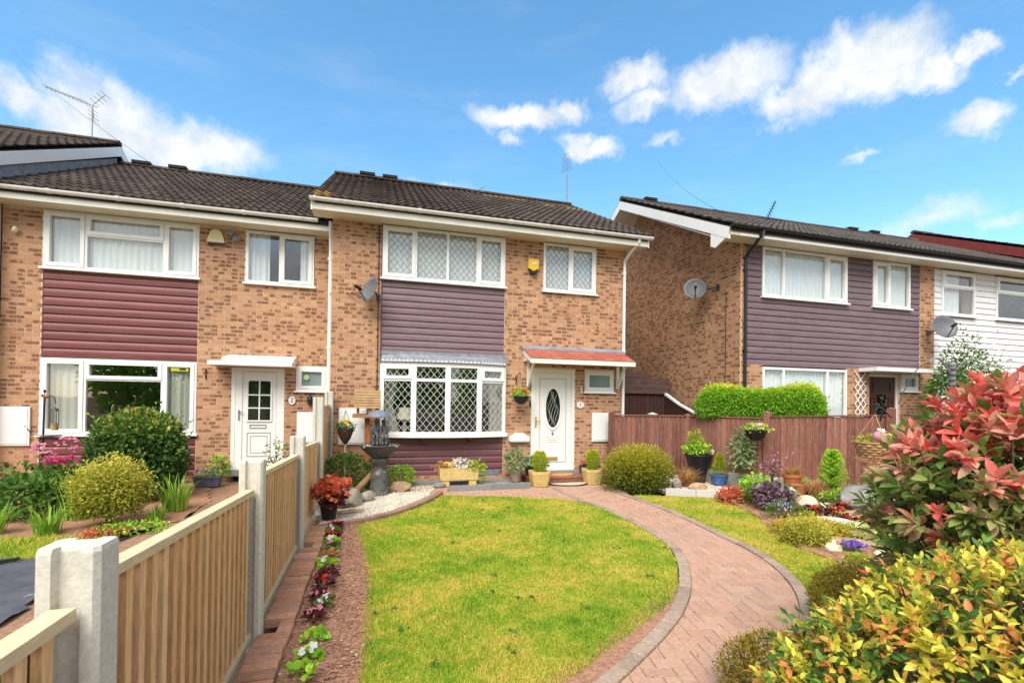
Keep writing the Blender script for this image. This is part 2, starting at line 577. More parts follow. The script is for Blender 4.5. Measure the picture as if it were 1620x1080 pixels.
mat('siding_white', [(0, (0.78, 0.77, 0.77)), (1, (0.74, 0.73, 0.74))], 0.45, 0.4, 6, 0.08)
mat('tile_brown', [(0, (0.062, 0.048, 0.04)), (0.3, (0.085, 0.066, 0.054)), (0.6, (0.05, 0.039, 0.034)), (0.85, (0.105, 0.08, 0.065)), (1, (0.066, 0.052, 0.044))], 0.9, 0.15, 14, 0.35,
    bump=0.3, bscale=90, stain=(2.6, 0.62, 0.8, (0.15, 0.125, 0.10)))
mat('tile_lichen', [(0, (0.20, 0.13, 0.06)), (0.5, (0.30, 0.18, 0.05)), (1, (0.14, 0.10, 0.07))], 0.9, 0.1, 14, 0.4)
mat('tile_grey', [(0, (0.08, 0.07, 0.064)), (0.4, (0.105, 0.09, 0.08)), (0.7, (0.068, 0.06, 0.056)), (1, (0.12, 0.102, 0.09))], 0.9, 0.15, 14, 0.3, bump=0.3, bscale=90)
mat('felt', (0.03, 0.028, 0.027), 0.95, 0.1)
mat('tile_red', [(0, (0.36, 0.115, 0.078)), (0.5, (0.42, 0.14, 0.098)), (1, (0.32, 0.10, 0.07))], 0.75, 0.2, 12, 0.2)
mat('barge_red', (0.20, 0.035, 0.03), 0.5, 0.3, 6, 0.2)
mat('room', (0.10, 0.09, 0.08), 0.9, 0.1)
mat('net_curtain', (0.84, 0.86, 0.86), 0.95, 0.05, 60, 0.1, transl=0.1, stretch=(1, 1, 0.15))
mat('curtain', [(0, (0.60, 0.60, 0.52)), (1, (0.66, 0.65, 0.58))], 0.95, 0.05, 30, 0.1, transl=0.15)
mat('lamp_cream', (0.75, 0.68, 0.5), 0.9, 0.1)
mat('door_brown', (0.07, 0.025, 0.02), 0.4, 0.4, 12, 0.3)
mat('concrete', [(0, (0.58, 0.56, 0.50)), (1, (0.64, 0.615, 0.54))], 0.9, 0.15, 55, 0.18, bump=0.25, bscale=120, stain=(3.0, 0.58, 0.8, (0.40, 0.38, 0.31)))
mat('concrete_grey', [(0, (0.20, 0.20, 0.20)), (1, (0.26, 0.26, 0.25))], 0.95, 0.15, 40, 0.3, bump=0.4, bscale=100)
mat('wood_new', [(0, (0.79, 0.48, 0.24)), (0.4, (0.84, 0.56, 0.31)), (0.7, (0.70, 0.39, 0.18)), (1, (0.81, 0.51, 0.26))], 0.75, 0.2, 11, 0.3, stretch=(7, 7, 0.8), stain=(7.0, 0.66, 0.75, (0.30, 0.15, 0.06)))
mat('wood_back', [(0, (0.22, 0.09, 0.032)), (0.5, (0.26, 0.11, 0.04)), (1, (0.19, 0.078, 0.028))], 0.8, 0.15, 11, 0.3, stretch=(7, 7, 0.8))
mat('wood_cap', [(0, (0.66, 0.53, 0.33)), (1, (0.72, 0.60, 0.39))], 0.75, 0.2, 9, 0.22, stretch=(6, 1, 6))
mat('wood_brown', [(0, (0.135, 0.058, 0.042)), (0.35, (0.175, 0.078, 0.056)), (0.7, (0.115, 0.05, 0.038)), (1, (0.20, 0.095, 0.07))], 0.85, 0.15, 9, 0.4, stretch=(7, 7, 0.7), stain=(3.0, 0.55, 0.78, (0.34, 0.23, 0.20)))
mat('wood_dark', [(0, (0.055, 0.028, 0.024)), (0.5, (0.075, 0.038, 0.032)), (1, (0.05, 0.026, 0.022))], 0.85, 0.15, 9, 0.35, stretch=(6, 6, 0.8))
mat('shed_felt', (0.11, 0.07, 0.06), 0.95, 0.1, 5, 0.35, stretch=(1, 4, 6), stain=(3.0, 0.66, 0.72, (0.45, 0.38, 0.32)))
mat('wood_orange', [(0, (0.33, 0.11, 0.035)), (1, (0.40, 0.15, 0.05))], 0.6, 0.3, 10, 0.3, stretch=(5, 5, 1))
mat('wood_pale', [(0, (0.33, 0.21, 0.10)), (0.5, (0.40, 0.26, 0.13)), (1, (0.28, 0.17, 0.08))], 0.8, 0.2, 10, 0.3)
mat('paver', [(0, (0.46, 0.275, 0.195)), (0.3, (0.50, 0.31, 0.22)), (0.6, (0.43, 0.26, 0.195)), (0.85, (0.51, 0.33, 0.235)), (1, (0.46, 0.275, 0.20))], 0.92, 0.12, 38, 0.22, bump=0.35, bscale=110,
    stain=(1.4, 0.54, 0.74, (0.36, 0.265, 0.215)))
mat('paver_joint', (0.36, 0.24, 0.15), 0.95, 0.1, 50, 0.4, stain=(2.2, 0.52, 0.7, (0.16, 0.15, 0.07)))
mat('kerb_block', [(0, (0.33, 0.25, 0.195)), (0.5, (0.41, 0.31, 0.24)), (1, (0.29, 0.22, 0.175))], 0.92, 0.12, 40, 0.3, bump=0.35, bscale=110)
mat('edging_brick', [(0, (0.46, 0.23, 0.14)), (0.4, (0.55, 0.30, 0.19)), (0.7, (0.38, 0.20, 0.135)), (1, (0.60, 0.36, 0.24))], 0.92, 0.12, 30, 0.25, bump=0.35, bscale=110)
mat('edging_brown', [(0, (0.27, 0.16, 0.12)), (0.5, (0.34, 0.20, 0.15)), (1, (0.24, 0.15, 0.12))], 0.92, 0.12, 40, 0.3)
mat('soil', (0.34, 0.185, 0.12), 0.97, 0.08, 35, 0.45, bump=0.8, bscale=60)
mat('clod', [(0, (0.24, 0.125, 0.08)), (0.5, (0.36, 0.20, 0.13)), (0.93, (0.40, 0.23, 0.155)), (1, (0.6, 0.48, 0.38))], 0.97, 0.08, 60, 0.3, rnd=False)
mat('mulch', (0.33, 0.20, 0.13), 0.97, 0.08, 22, 0.4, bump=0.6, bscale=50)
mat('pebble_white', [(0, (0.50, 0.45, 0.35)), (0.4, (0.60, 0.57, 0.50)), (0.8, (0.42, 0.36, 0.27)), (1, (0.58, 0.56, 0.50))], 0.75, 0.2, rnd=False)
mat('pebble_buff', [(0, (0.55, 0.45, 0.35)), (0.5, (0.66, 0.57, 0.46)), (0.85, (0.45, 0.36, 0.28)), (1, (0.70, 0.64, 0.55))], 0.8, 0.2, rnd=False)
mat('gravel_bed', (0.36, 0.30, 0.22), 0.95, 0.1, 80, 0.4)
mat('stone_grey', (0.33, 0.29, 0.235), 0.9, 0.15, 9, 0.4, bump=0.6, bscale=30, stain=(4.0, 0.55, 0.7, (0.24, 0.23, 0.15)))
mat('stone_dark', (0.30, 0.28, 0.27), 0.9, 0.15, 7, 0.45, bump=0.6, bscale=26)
mat('stone_cream', (0.62, 0.54, 0.38), 0.9, 0.15, 9, 0.3, bump=0.5, bscale=30)
mat('stone_tan', (0.42, 0.29, 0.18), 0.9, 0.15, 9, 0.4, bump=0.5, bscale=30)
mat('stone_white', (0.72, 0.66, 0.54), 0.85, 0.2, 9, 0.2, bump=0.4, bscale=30)
mat('bronze_resin', (0.085, 0.08, 0.076), 0.55, 0.4, 14, 0.55, bump=0.4, bscale=50, stain=(9.0, 0.58, 0.75, (0.28, 0.25, 0.21)))
mat('bronze_dark', (0.055, 0.06, 0.07), 0.4, 0.5, 20, 0.4)
mat('slate_blue', (0.17, 0.19, 0.25), 0.5, 0.4, 14, 0.3)
mat('sandstone', (0.62, 0.45, 0.18), 0.9, 0.12, 16, 0.22, bump=0.5, bscale=45, stain=(5.0, 0.6, 0.8, (0.48, 0.36, 0.17)))
mat('terracotta', (0.45, 0.17, 0.075), 0.85, 0.15, 14, 0.25)
mat('blue_glaze', (0.055, 0.14, 0.38), 0.25, 0.5, 9, 0.35, stain=(8.0, 0.62, 0.7, (0.35, 0.42, 0.5)))
mat('pot_grey', (0.30, 0.23, 0.19), 0.9, 0.15, 14, 0.25)
mat('trough_blue', (0.045, 0.055, 0.09), 0.5, 0.4, 14, 0.3)
mat('trough_slate', (0.13, 0.14, 0.20), 0.5, 0.4, 14, 0.3)
mat('wicker', [(0, (0.36, 0.22, 0.10)), (0.5, (0.48, 0.31, 0.15)), (1, (0.28, 0.16, 0.07))], 0.8, 0.2, 30, 0.3)
mat('coir', (0.11, 0.06, 0.045), 0.95, 0.1, 40, 0.5, bump=0.6, bscale=80)
mat('mat_orange', (0.58, 0.30, 0.09), 0.95, 0.05, 60, 0.3)
mat('mat_black', (0.03, 0.03, 0.032), 0.9, 0.1)
mat('step_tile', [(0, (0.24, 0.10, 0.075)), (1, (0.29, 0.125, 0.09))], 0.8, 0.2, 16, 0.3)
mat('membrane', (0.085, 0.095, 0.12), 0.55, 0.35, 4, 0.4, bump=0.5, bscale=9, stain=(3.0, 0.64, 0.7, (0.32, 0.28, 0.26)))
mat('yellow_plastic', (0.72, 0.47, 0.03), 0.4, 0.4)
mat('cream_plastic', (0.70, 0.62, 0.36), 0.45, 0.4)
mat('sticker', (0.50, 0.52, 0.03), 0.6, 0.2)
mat('sticker_green', (0.42, 0.55, 0.25), 0.6, 0.2)
mat('bark', (0.12, 0.085, 0.06), 0.95, 0.1, 20, 0.4)
mat('stem_green', (0.10, 0.16, 0.04), 0.8, 0.2)
mat('grime', (0.03, 0.025, 0.02), 0.95, 0.1)
mat('ground', (0.17, 0.13, 0.09), 0.97, 0.05, 3, 0.3)
mat_glass('glass'); mat_glass('glass_frost', (0.7, 0.8, 0.8), 0.15, 0.45); mat_glass('glass_dark', (0.35, 0.4, 0.38), 0.03)

LEAF = dict(rough=0.5, spec=0.35, rnd=False)
mat('leaf_dark', [(0, (0.020, 0.055, 0.012)), (0.5, (0.045, 0.10, 0.018)), (0.8, (0.10, 0.16, 0.025)), (1, (0.28, 0.24, 0.05))], transl=0.25, **LEAF)
mat('leaf_mid', [(0, (0.03, 0.085, 0.014)), (0.5, (0.07, 0.15, 0.022)), (1, (0.15, 0.24, 0.045))], transl=0.3, **LEAF)
mat('leaf_bright', [(0, (0.055, 0.14, 0.012)), (0.45, (0.13, 0.26, 0.02)), (0.85, (0.26, 0.38, 0.03)), (1, (0.38, 0.30, 0.05))], transl=0.35, **LEAF)
mat('leaf_lime', [(0, (0.09, 0.16, 0.012)), (0.5, (0.22, 0.30, 0.02)), (1, (0.42, 0.42, 0.03))], transl=0.3, **LEAF)
mat('leaf_gold', [(0, (0.11, 0.14, 0.015)), (0.4, (0.27, 0.28, 0.03)), (0.8, (0.44, 0.40, 0.06)), (1, (0.55, 0.46, 0.14))], transl=0.3, **LEAF)
mat('leaf_golden_dome', [(0, (0.05, 0.075, 0.008)), (0.4, (0.14, 0.15, 0.012)), (0.8, (0.28, 0.26, 0.02)), (1, (0.42, 0.36, 0.03))], transl=0.25, **LEAF)
mat('leaf_heather', [(0, (0.06, 0.045, 0.008)), (0.5, (0.14, 0.115, 0.012)), (1, (0.26, 0.18, 0.02))], transl=0.2, **LEAF)
mat('leaf_iris', [(0, (0.09, 0.20, 0.02)), (0.5, (0.17, 0.32, 0.03)), (1, (0.30, 0.42, 0.06))], transl=0.35, **LEAF)
mat('leaf_purple', [(0, (0.06, 0.03, 0.05)), (0.5, (0.14, 0.085, 0.115)), (1, (0.26, 0.19, 0.22))], transl=0.2, **LEAF)
mat('leaf_maroon', [(0, (0.07, 0.015, 0.02)), (1, (0.15, 0.03, 0.035))], transl=0.2, **LEAF)
mat('leaf_coral', [(0, (0.35, 0.05, 0.03)), (0.5, (0.55, 0.12, 0.06)), (1, (0.62, 0.24, 0.13))], transl=0.3, **LEAF)
mat('leaf_sedum', [(0, (0.20, 0.20, 0.02)), (0.5, (0.40, 0.32, 0.03)), (1, (0.55, 0.28, 0.04))], transl=0.3, **LEAF)
mat('leaf_rust', [(0, (0.22, 0.09, 0.03)), (0.5, (0.38, 0.19, 0.06)), (1, (0.48, 0.29, 0.11))], transl=0.25, **LEAF)
mat('leaf_sage', [(0, (0.10, 0.16, 0.06)), (1, (0.24, 0.33, 0.15))], transl=0.25, **LEAF)
mat('leaf_variegated', [(0, (0.03, 0.09, 0.015)), (0.28, (0.07, 0.17, 0.03)), (0.45, (0.26, 0.34, 0.05)), (0.6, (0.56, 0.48, 0.05)), (0.82, (0.72, 0.60, 0.10)), (0.87, (0.60, 0.25, 0.06)), (1, (0.62, 0.22, 0.07))], transl=0.35, nscale=45, namt=0.28, **LEAF)
mat('leaf_photinia', [(0, (0.64, 0.10, 0.08)), (0.2, (0.72, 0.25, 0.20)), (0.35, (0.64, 0.34, 0.24)), (0.5, (0.46, 0.33, 0.18)), (0.62, (0.28, 0.28, 0.09)), (0.8, (0.18, 0.27, 0.06)), (1, (0.08, 0.17, 0.03))],
    transl=0.32, rough=0.48, spec=0.4, rnd=False, nscale=38, namt=0.32)
for nm, c0, c1 in (('red', (0.50, 0.02, 0.02), (0.65, 0.06, 0.04)), ('pink', (0.62, 0.16, 0.26), (0.74, 0.36, 0.44)), ('white', (0.78, 0.76, 0.72), (0.82, 0.80, 0.78)),
                   ('orange', (0.62, 0.16, 0.03), (0.72, 0.26, 0.06)), ('yellow', (0.70, 0.50, 0.03), (0.78, 0.62, 0.08)), ('violet', (0.12, 0.05, 0.42), (0.24, 0.12, 0.60)),
                   ('crimson', (0.42, 0.02, 0.12), (0.60, 0.06, 0.20)), ('pale_pink', (0.68, 0.34, 0.44), (0.80, 0.55, 0.60)), ('lilac', (0.34, 0.30, 0.50), (0.5, 0.44, 0.62)), ('scarlet', (0.68, 0.07, 0.03), (0.75, 0.2, 0.1))):
    mat('petal_' + nm, [(0, c0), (1, c1)], 0.6, 0.2, transl=0.3, rnd=False)

# ---------------------------------------------------------------- masonry, roofs, siding
BRICK_CACHE = {}


def brick_mesh(L, H=0.065, D=0.05, material='brick'):
    k = (round(L, 3), H, D, material)
    if k not in BRICK_CACHE:
        mb = MB()
        mb.box(-L / 2, L / 2, 0, D, -H / 2, H / 2)
        BRICK_CACHE[k] = mb.mesh('brick', material)
    return BRICK_CACHE[k]


BOXF = np.array([(0, 3, 2, 1), (4, 5, 6, 7), (0, 1, 5, 4), (1, 2, 6, 5), (2, 3, 7, 6), (3, 0, 4, 7)], dtype=np.int32)


def boxes_np(cs, half, ang, tones):
    """many boxes turned by one angle about z: centres (n,3), half sizes (n,3)"""
    sg = np.array([(-1, -1, -1), (1, -1, -1), (1, 1, -1), (-1, 1, -1), (-1, -1, 1), (1, -1, 1), (1, 1, 1), (-1, 1, 1)], dtype=float)
    P = half[:, None, :] * sg[None]
    c, s = math.cos(ang), math.sin(ang)
    X = P[..., 0] * c - P[..., 1] * s
    Y = P[..., 0] * s + P[..., 1] * c
    V = np.stack([X, Y, P[..., 2]], -1) + cs[:, None, :]
    n = len(cs)
    F = (BOXF[None] + (np.arange(n) * 8)[:, None, None]).reshape(-1, 4)
    return V.reshape(-1, 3), F, np.repeat(tones, 6)


def lay_bricks(parent, origin, ang, u0, u1, z0, z1, holes=(), limit=None, keep=300, vis=None):
    """stretcher bond on a wall whose outside faces local -y; u runs along local x from the origin"""
    ca, sa = math.cos(ang), math.sin(ang)
    out = []
    k = 0
    z = z0
    while z + 0.075 <= z1 + 1e-6:
        zc = z + 0.0375
        hi = u1 if limit is None else min(u1, limit(zc)[1])
        lo = u0 if limit is None else max(u0, limit(zc)[0])
        spans = [(lo, hi)]
        for (a, b, c, d) in holes:
            if c < zc < d:
                nx = []
                for (p, q) in spans:
                    if b <= p or a >= q:
                        nx.append((p, q))
                    else:
                        if a > p: nx.append((p, a))
                        if b < q: nx.append((b, q))
                spans = nx
        row = int(round(z / 0.075))
        off = 0.1125 if row % 2 else 0.0
        for (p, q) in spans:
            i = math.floor((p - off) / 0.225) - 1
            while True:
                a = off + i * 0.225
                b = a + 0.225
                i += 1
                if a >= q: break
                a2, b2 = max(a, p), min(b, q)
                if b2 - a2 < 0.03: continue
                out.append(((a2 + b2) / 2, zc, b2 - a2 - 0.010))
        z += 0.075
    if not out:
        return
    A = np.array(out)
    rs = np.random.default_rng(int(abs(origin[0] * 100) + abs(origin[1] * 10)) + 3)
    dep = -0.004 - rs.uniform(0, 0.003, len(A))
    W = np.stack([origin[0] + A[:, 0] * ca - dep * sa, origin[1] + A[:, 0] * sa + dep * ca, A[:, 1]], -1)
    dist = np.linalg.norm(W - np.array(CAM), axis=1)
    score = A[:, 2] / dist ** 2
    if vis is not None:
        score = score * np.array([1.0 if vis(a[0], a[1]) else 0.01 for a in A])
    order = np.argsort(-score)
    mine, rest = order[:keep], order[keep:]
    for i in mine:
        L = round(float(A[i, 2]) / 0.005) * 0.005
        obj('brick', brick_mesh(L), parent, loc=tuple(W[i]), rot=(0, 0, ang))
    if len(rest):
        cs = W[rest].copy()
        cs[:, 0] += -0.025 * sa
        cs[:, 1] += 0.025 * ca
        half = np.stack([A[rest, 2] / 2, np.full(len(rest), 0.025), np.full(len(rest), 0.0325)], -1)
        V, F, T = boxes_np(cs, half, ang, rs.uniform(0, 1, len(rest)))
        tag(obj('brickwork', npmesh('brickwork', V, F, T, 'brick'), parent), kind='stuff')


def wall_slab(mb, u0, u1, z0, z1, holes, y0, y1):
    us = sorted({u0, u1, *[h[0] for h in holes], *[h[1] for h in holes]})
    zs = sorted({z0, z1, *[h[2] for h in holes], *[h[3] for h in holes]})
    us = [u for u in us if u0 <= u <= u1]
    zs = [z for z in zs if z0 <= z <= z1]
    for a, b in zip(us, us[1:]):
        run = None
        for c, d in zip(zs, zs[1:]):
            um, zm = (a + b) / 2, (c + d) / 2
            solid = not any(h[0] < um < h[1] and h[2] < zm < h[3] for h in holes)
            if solid:
                run = (run[0], d) if run else (c, d)
            elif run:
                mb.box(a, b, y0, y1, *run); run = None
        if run:
            mb.box(a, b, y0, y1, *run)


def tile_mesh(cover, length, material, seed=0):
    k = ('tile', round(cover, 4), length, material, seed)
    if k in BRICK_CACHE:
        return BRICK_CACHE[k]
    rr = random.Random(seed)
    n = 13
    us = np.linspace(0, 1, n)
    h = 0.034 * (0.5 + 0.5 * np.cos(4 * np.pi * us)) ** 1.6
    lift = 0.032
    V = []
    for (y, zo) in ((0, lift), (length, 0.0)):
        for u, hh in zip(us, h):
            V.append((u * cover * 0.995, y, hh + zo + 0.012))
    for u, hh in zip(us, h):
        V.append((u * cover * 0.995, 0.002, hh * 0.6 + lift - 0.016))
    F = []
    for i in range(n - 1):
        F.append((i, i + 1, n + i + 1, n + i))
        F.append((2 * n + i, 2 * n + i + 1, i + 1, i))
    me = bpy.data.meshes.new('tile')
    me.from_pydata(V, [], F)
    at = me.attributes.new('tone', 'FLOAT', 'FACE')
    at.data.foreach_set('value', np.zeros(len(F), dtype=np.float32))
    me.polygons.foreach_set('use_smooth', [True] * len(F))
    me.materials.append(MATS[material])
    me.update()
    try:
        me.set_sharp_from_angle(angle=R(50))
    except Exception:
        pass
    BRICK_CACHE[k] = me
    return me


def lay_tiles(parent, x0, x1, ye, ze, yr, zr, material='tile_brown', cover=0.32, gauge=0.335, keep=300, special=None, xmin=None):
    pitch = math.atan2(zr - ze, yr - ye)
    S = math.hypot(yr - ye, zr - ze)
    nx = max(1, round((x1 - x0) / cover)); cw = (x1 - x0) / nx
    ny = max(1, round(S / gauge)); g = S / ny
    items = []
    for j in range(ny):
        for i in range(nx):
            s = j * g - (0.03 if j == 0 else 0)
            items.append((x0 + i * cw, ye + s * math.cos(pitch), ze + s * math.sin(pitch), i, j))
    A = np.array(items)
    dist = np.linalg.norm(A[:, :3] + np.array([cw / 2, 0, 0]) - np.array(CAM), axis=1)
    if xmin is not None:
        dist = dist + (A[:, 0] > xmin) * 50
    order = np.argsort(dist)
    rr = random.Random(5)
    for k in order[:keep]:
        x, y, z, i, j = items[k]
        mt = material
        if special and special(x, y, z, i / nx, j / ny):
            mt = 'tile_lichen'
        obj('tile', tile_mesh(cw, g + 0.07, mt), parent, loc=(x, y, z + rr.uniform(0, 0.004)), rot=(pitch + rr.uniform(-0.006, 0.006), rr.uniform(-0.006, 0.006), 0))
    rest = order[keep:]
    if len(rest):
        me = tile_mesh(cw, g + 0.07, material)
        v0 = np.array([v.co[:] for v in me.vertices])
        f0 = np.array([p.vertices[:] for p in me.polygons])
        cp, sp = math.cos(pitch), math.sin(pitch)
        vr = np.stack([v0[:, 0], v0[:, 1] * cp - v0[:, 2] * sp, v0[:, 1] * sp + v0[:, 2] * cp], -1)
        V = (vr[None] + A[rest][:, None, :3]).reshape(-1, 3)
        F = (f0[None] + (np.arange(len(rest)) * len(v0))[:, None, None]).reshape(-1, 4)
        T = np.repeat(RNG.uniform(0, 1, len(rest)), len(f0))
        tag(obj('tiling', npmesh('tiling', V, F, T, material, True), parent), kind='stuff')


def gable_roof(parent, x0, x1, ye, ze, yr, zr, yb, material='tile_brown', keep=300, special=None, ridge_vents=(), xmin=None):
    """roof part with a solid body under loose tiles on the front slope; returns the part"""
    mb = MB()
    slope = (zr - ze) / (yr - ye)
    zb = zr - slope * (yb - yr)
    t = 0.10
    mb.prism([(ye, ze - 0.01), (yr, zr - 0.01), (yb, zb - 0.01), (yb, zb - t), (yr, zr - t - 0.03), (ye, ze - t)], 'x', x0 + 0.02, x1 - 0.02)
    rf = mb.build('roof', 'felt', parent)
    lay_tiles(rf, x0, x1, ye, ze, yr, zr, material, keep=keep, special=special, xmin=xmin)
    mb = MB()
    for k in range(14):
        pass
    S = math.hypot(yb - yr, zr - zb)
    mb.prism([(yr, zr + 0.02), (yb, zb + 0.02), (yb, zb - 0.005), (yr, zr - 0.005)], 'x', x0, x1)
    mb.build('rear_tiling', material, rf)
    n = max(1, round((x1 - x0) / 0.45)); w = (x1 - x0) / n
    mr = MB()
    prof = [(0.115 * math.cos(a), 0.085 * math.sin(a)) for a in np.linspace(math.pi, 0, 9)]
    mr.prism(prof + [(0.09, -0.02), (-0.09, -0.02)], 'x', -w / 2 + 0.006, w / 2 - 0.006)
    rm = mr.mesh('ridge_tile', material)
    for i in range(n):
        obj('ridge_tile', rm, rf, loc=(x0 + (i + 0.5) * w, yr, zr + 0.035 + random.uniform(-0.004, 0.004)))
    for xv in ridge_vents:
        v = MB()
        v.box(xv - 0.2, xv + 0.2, yr - 0.13, yr + 0.13, zr + 0.09, zr + 0.16)
        v.build('ridge_vent', 'felt', rf)
    return rf


def eaves(parent, x0, x1, yw, zs, over, fh, gutter='gutter_white', soffit='soffit_paint', fascia='upvc_cream', gx0=None, gx1=None, joints=()):
    mb = MB(); mb.box(x0, x1, yw - over, yw + 0.02, zs, zs + 0.03); mb.build('soffit', soffit, parent)
    mb = MB(); mb.box(x0, x1, yw - over - 0.022, yw - over - 0.001, zs - 0.02, zs + fh); mb.build('fascia', fascia, parent)
    gx0 = x0 if gx0 is None else gx0
    gx1 = x1 if gx1 is None else gx1
    r = 0.056
    cy, cz = yw - over - 0.024 - r, zs + fh + 0.02
    pr = [(cy + r * math.cos(a), cz + r * math.sin(a)) for a in np.linspace(math.pi, 2 * math.pi, 11)]
    pi = [(cy + (r - 0.006) * math.cos(a), cz + (r - 0.006) * math.sin(a)) for a in np.linspace(2 * math.pi, math.pi, 11)]
    mb = MB()
    n = len(pr)
    V = [(gx0, *p) for p in pr + pi] + [(gx1, *p) for p in pr + pi]
    m2 = 2 * n
    F = [(i, (i + 1) % m2, m2 + (i + 1) % m2, m2 + i) for i in range(m2)]
    mb.add(V, F)
    for xe in (gx0, gx1):
        mb.prism(pr, 'x', xe - 0.004, xe + 0.004)
    g = mb.build('gutter', gutter, parent)
    for xj in joints:
        mj = MB()
        pj = [(cy + (r + 0.007) * math.cos(a), cz + (r + 0.007) * math.sin(a)) for a in np.linspace(math.pi * 0.97, 2.03 * math.pi, 11)]
        mj.prism(pj, 'x', xj - 0.03, xj + 0.03)
        mj.build('gutter_joint', gutter, g)
    return cy, cz


BOARD_CACHE = {}


def siding(parent, name, x0, x1, z0, z1, y, pitch, material, label=None, split=None, holes=()):
    """shiplap boards, each its own piece, lying on a dark backing"""
    mb = MB(); wall_slab(mb, x0, x1, z0, z1, list(holes), y - 0.004, y + 0.02)
    bk = mb.build(name, 'felt', parent)
    if label:
        bk['label'] = label
    n = max(1, round((z1 - z0) / pitch)); p = (z1 - z0) / n
    for i in range(n):
        za = z0 + i * p
        spans = [(x0, x1)]
        if split:
            spans = [(x0, split - 0.002), (split + 0.002, x1)]
        for (a, b, c, d) in holes:
            if c < za + p / 2 < d:
                nx = []
                for (s, e) in spans:
                    if b <= s or a >= e: nx.append((s, e))
                    else:
                        if a > s: nx.append((s, a))
                        if b < e: nx.append((b, e))
                spans = nx
        for (a, b) in spans:
            if b - a < 0.03: continue
            key = (round(b - a, 3), round(p, 4), material)
            if key not in BOARD_CACHE:
                q = p - 0.004
                prof = [(0.0, 0.0), (-0.026, 0.0), (-0.030, 0.006), (-0.029, q * 0.45), (-0.024, q * 0.68), (-0.013, q * 0.83), (-0.009, q), (0.0, q)]
                m2 = MB(); m2.prism(prof, 'x', 0.0, b - a)
                BOARD_CACHE[key] = m2.mesh('board', material)
            obj('board', BOARD_CACHE[key], bk, loc=(a, y - 0.005, za + 0.002))
    return bk


# ---------------------------------------------------------------- windows and doors
def frame_bars(mb, x0, x1, z0, z1, w, y0, y1):
    mb.box(x0, x1, y0, y1, z0, z0 + w)
    mb.box(x0, x1, y0, y1, z1 - w, z1)
    mb.box(x0, x0 + w, y0, y1, z0 + w, z1 - w)
    mb.box(x1 - w, x1, y0, y1, z0 + w, z1 - w)


def lattice(parent, x0, x1, z0, z1, y, material, dx=0.125, dz=0.15, w=0.009):
    """diamond leading: two families of slanting strips clipped to the pane"""
    mb = MB()
    W, H = x1 - x0, z1 - z0
    k = dz / dx
    for sgn in (1, -1):
        n = int((W * k + H) / dz) + 3
        for i in range(-n, n + 1):
            c = i * dz
            # line z = sgn*k*x + c  in pane coordinates
            pts = []
            for x in (0, W):
                z = sgn * k * x + c
                if 0 <= z <= H: pts.append((x, z))
            for z in (0, H):
                x = (z - c) / (sgn * k)
                if 0 < x < W: pts.append((x, z))
            if len(pts) >= 2:
                (a, b), (c2, d) = sorted(pts)[0], sorted(pts)[-1]
                if math.hypot(c2 - a, d - b) > 0.02:
                    mb.bar((x0 + a, y - (0.001 if sgn > 0 else 0.002), z0 + b), (x0 + c2, y - (0.001 if sgn > 0 else 0.002), z0 + d), 0.003, w, up=(0, 0, 1))
    return mb.build('lead_lattice', material, parent)


def curtain(parent, x0, x1, z0, z1, y, material='curtain', name='curtain', amp=0.02, wave=0.11, taper=0.0):
    n = max(6, int((x1 - x0) / 0.02))
    V = []
    for zz, tt in ((z0, 1.0), ((z0 * 0.6 + z1 * 0.4), 1 - taper), (z1, 1.0)):
        for i in range(n + 1):
            u = i / n
            x = x0 + (x1 - x0) * u * (tt if taper >= 0 else 1)
            V.append((x, y + amp * math.sin(u * (x1 - x0) / wave * 2 * math.pi) + amp * 0.4 * math.sin(u * 37), zz))
    F = [(r * (n + 1) + i, r * (n + 1) + i + 1, (r + 1) * (n + 1) + i + 1, (r + 1) * (n + 1) + i) for r in range(2) for i in range(n)]
    mb = MB(); mb.add(V, F)
    return mb.build(name, material, parent, smooth=True)


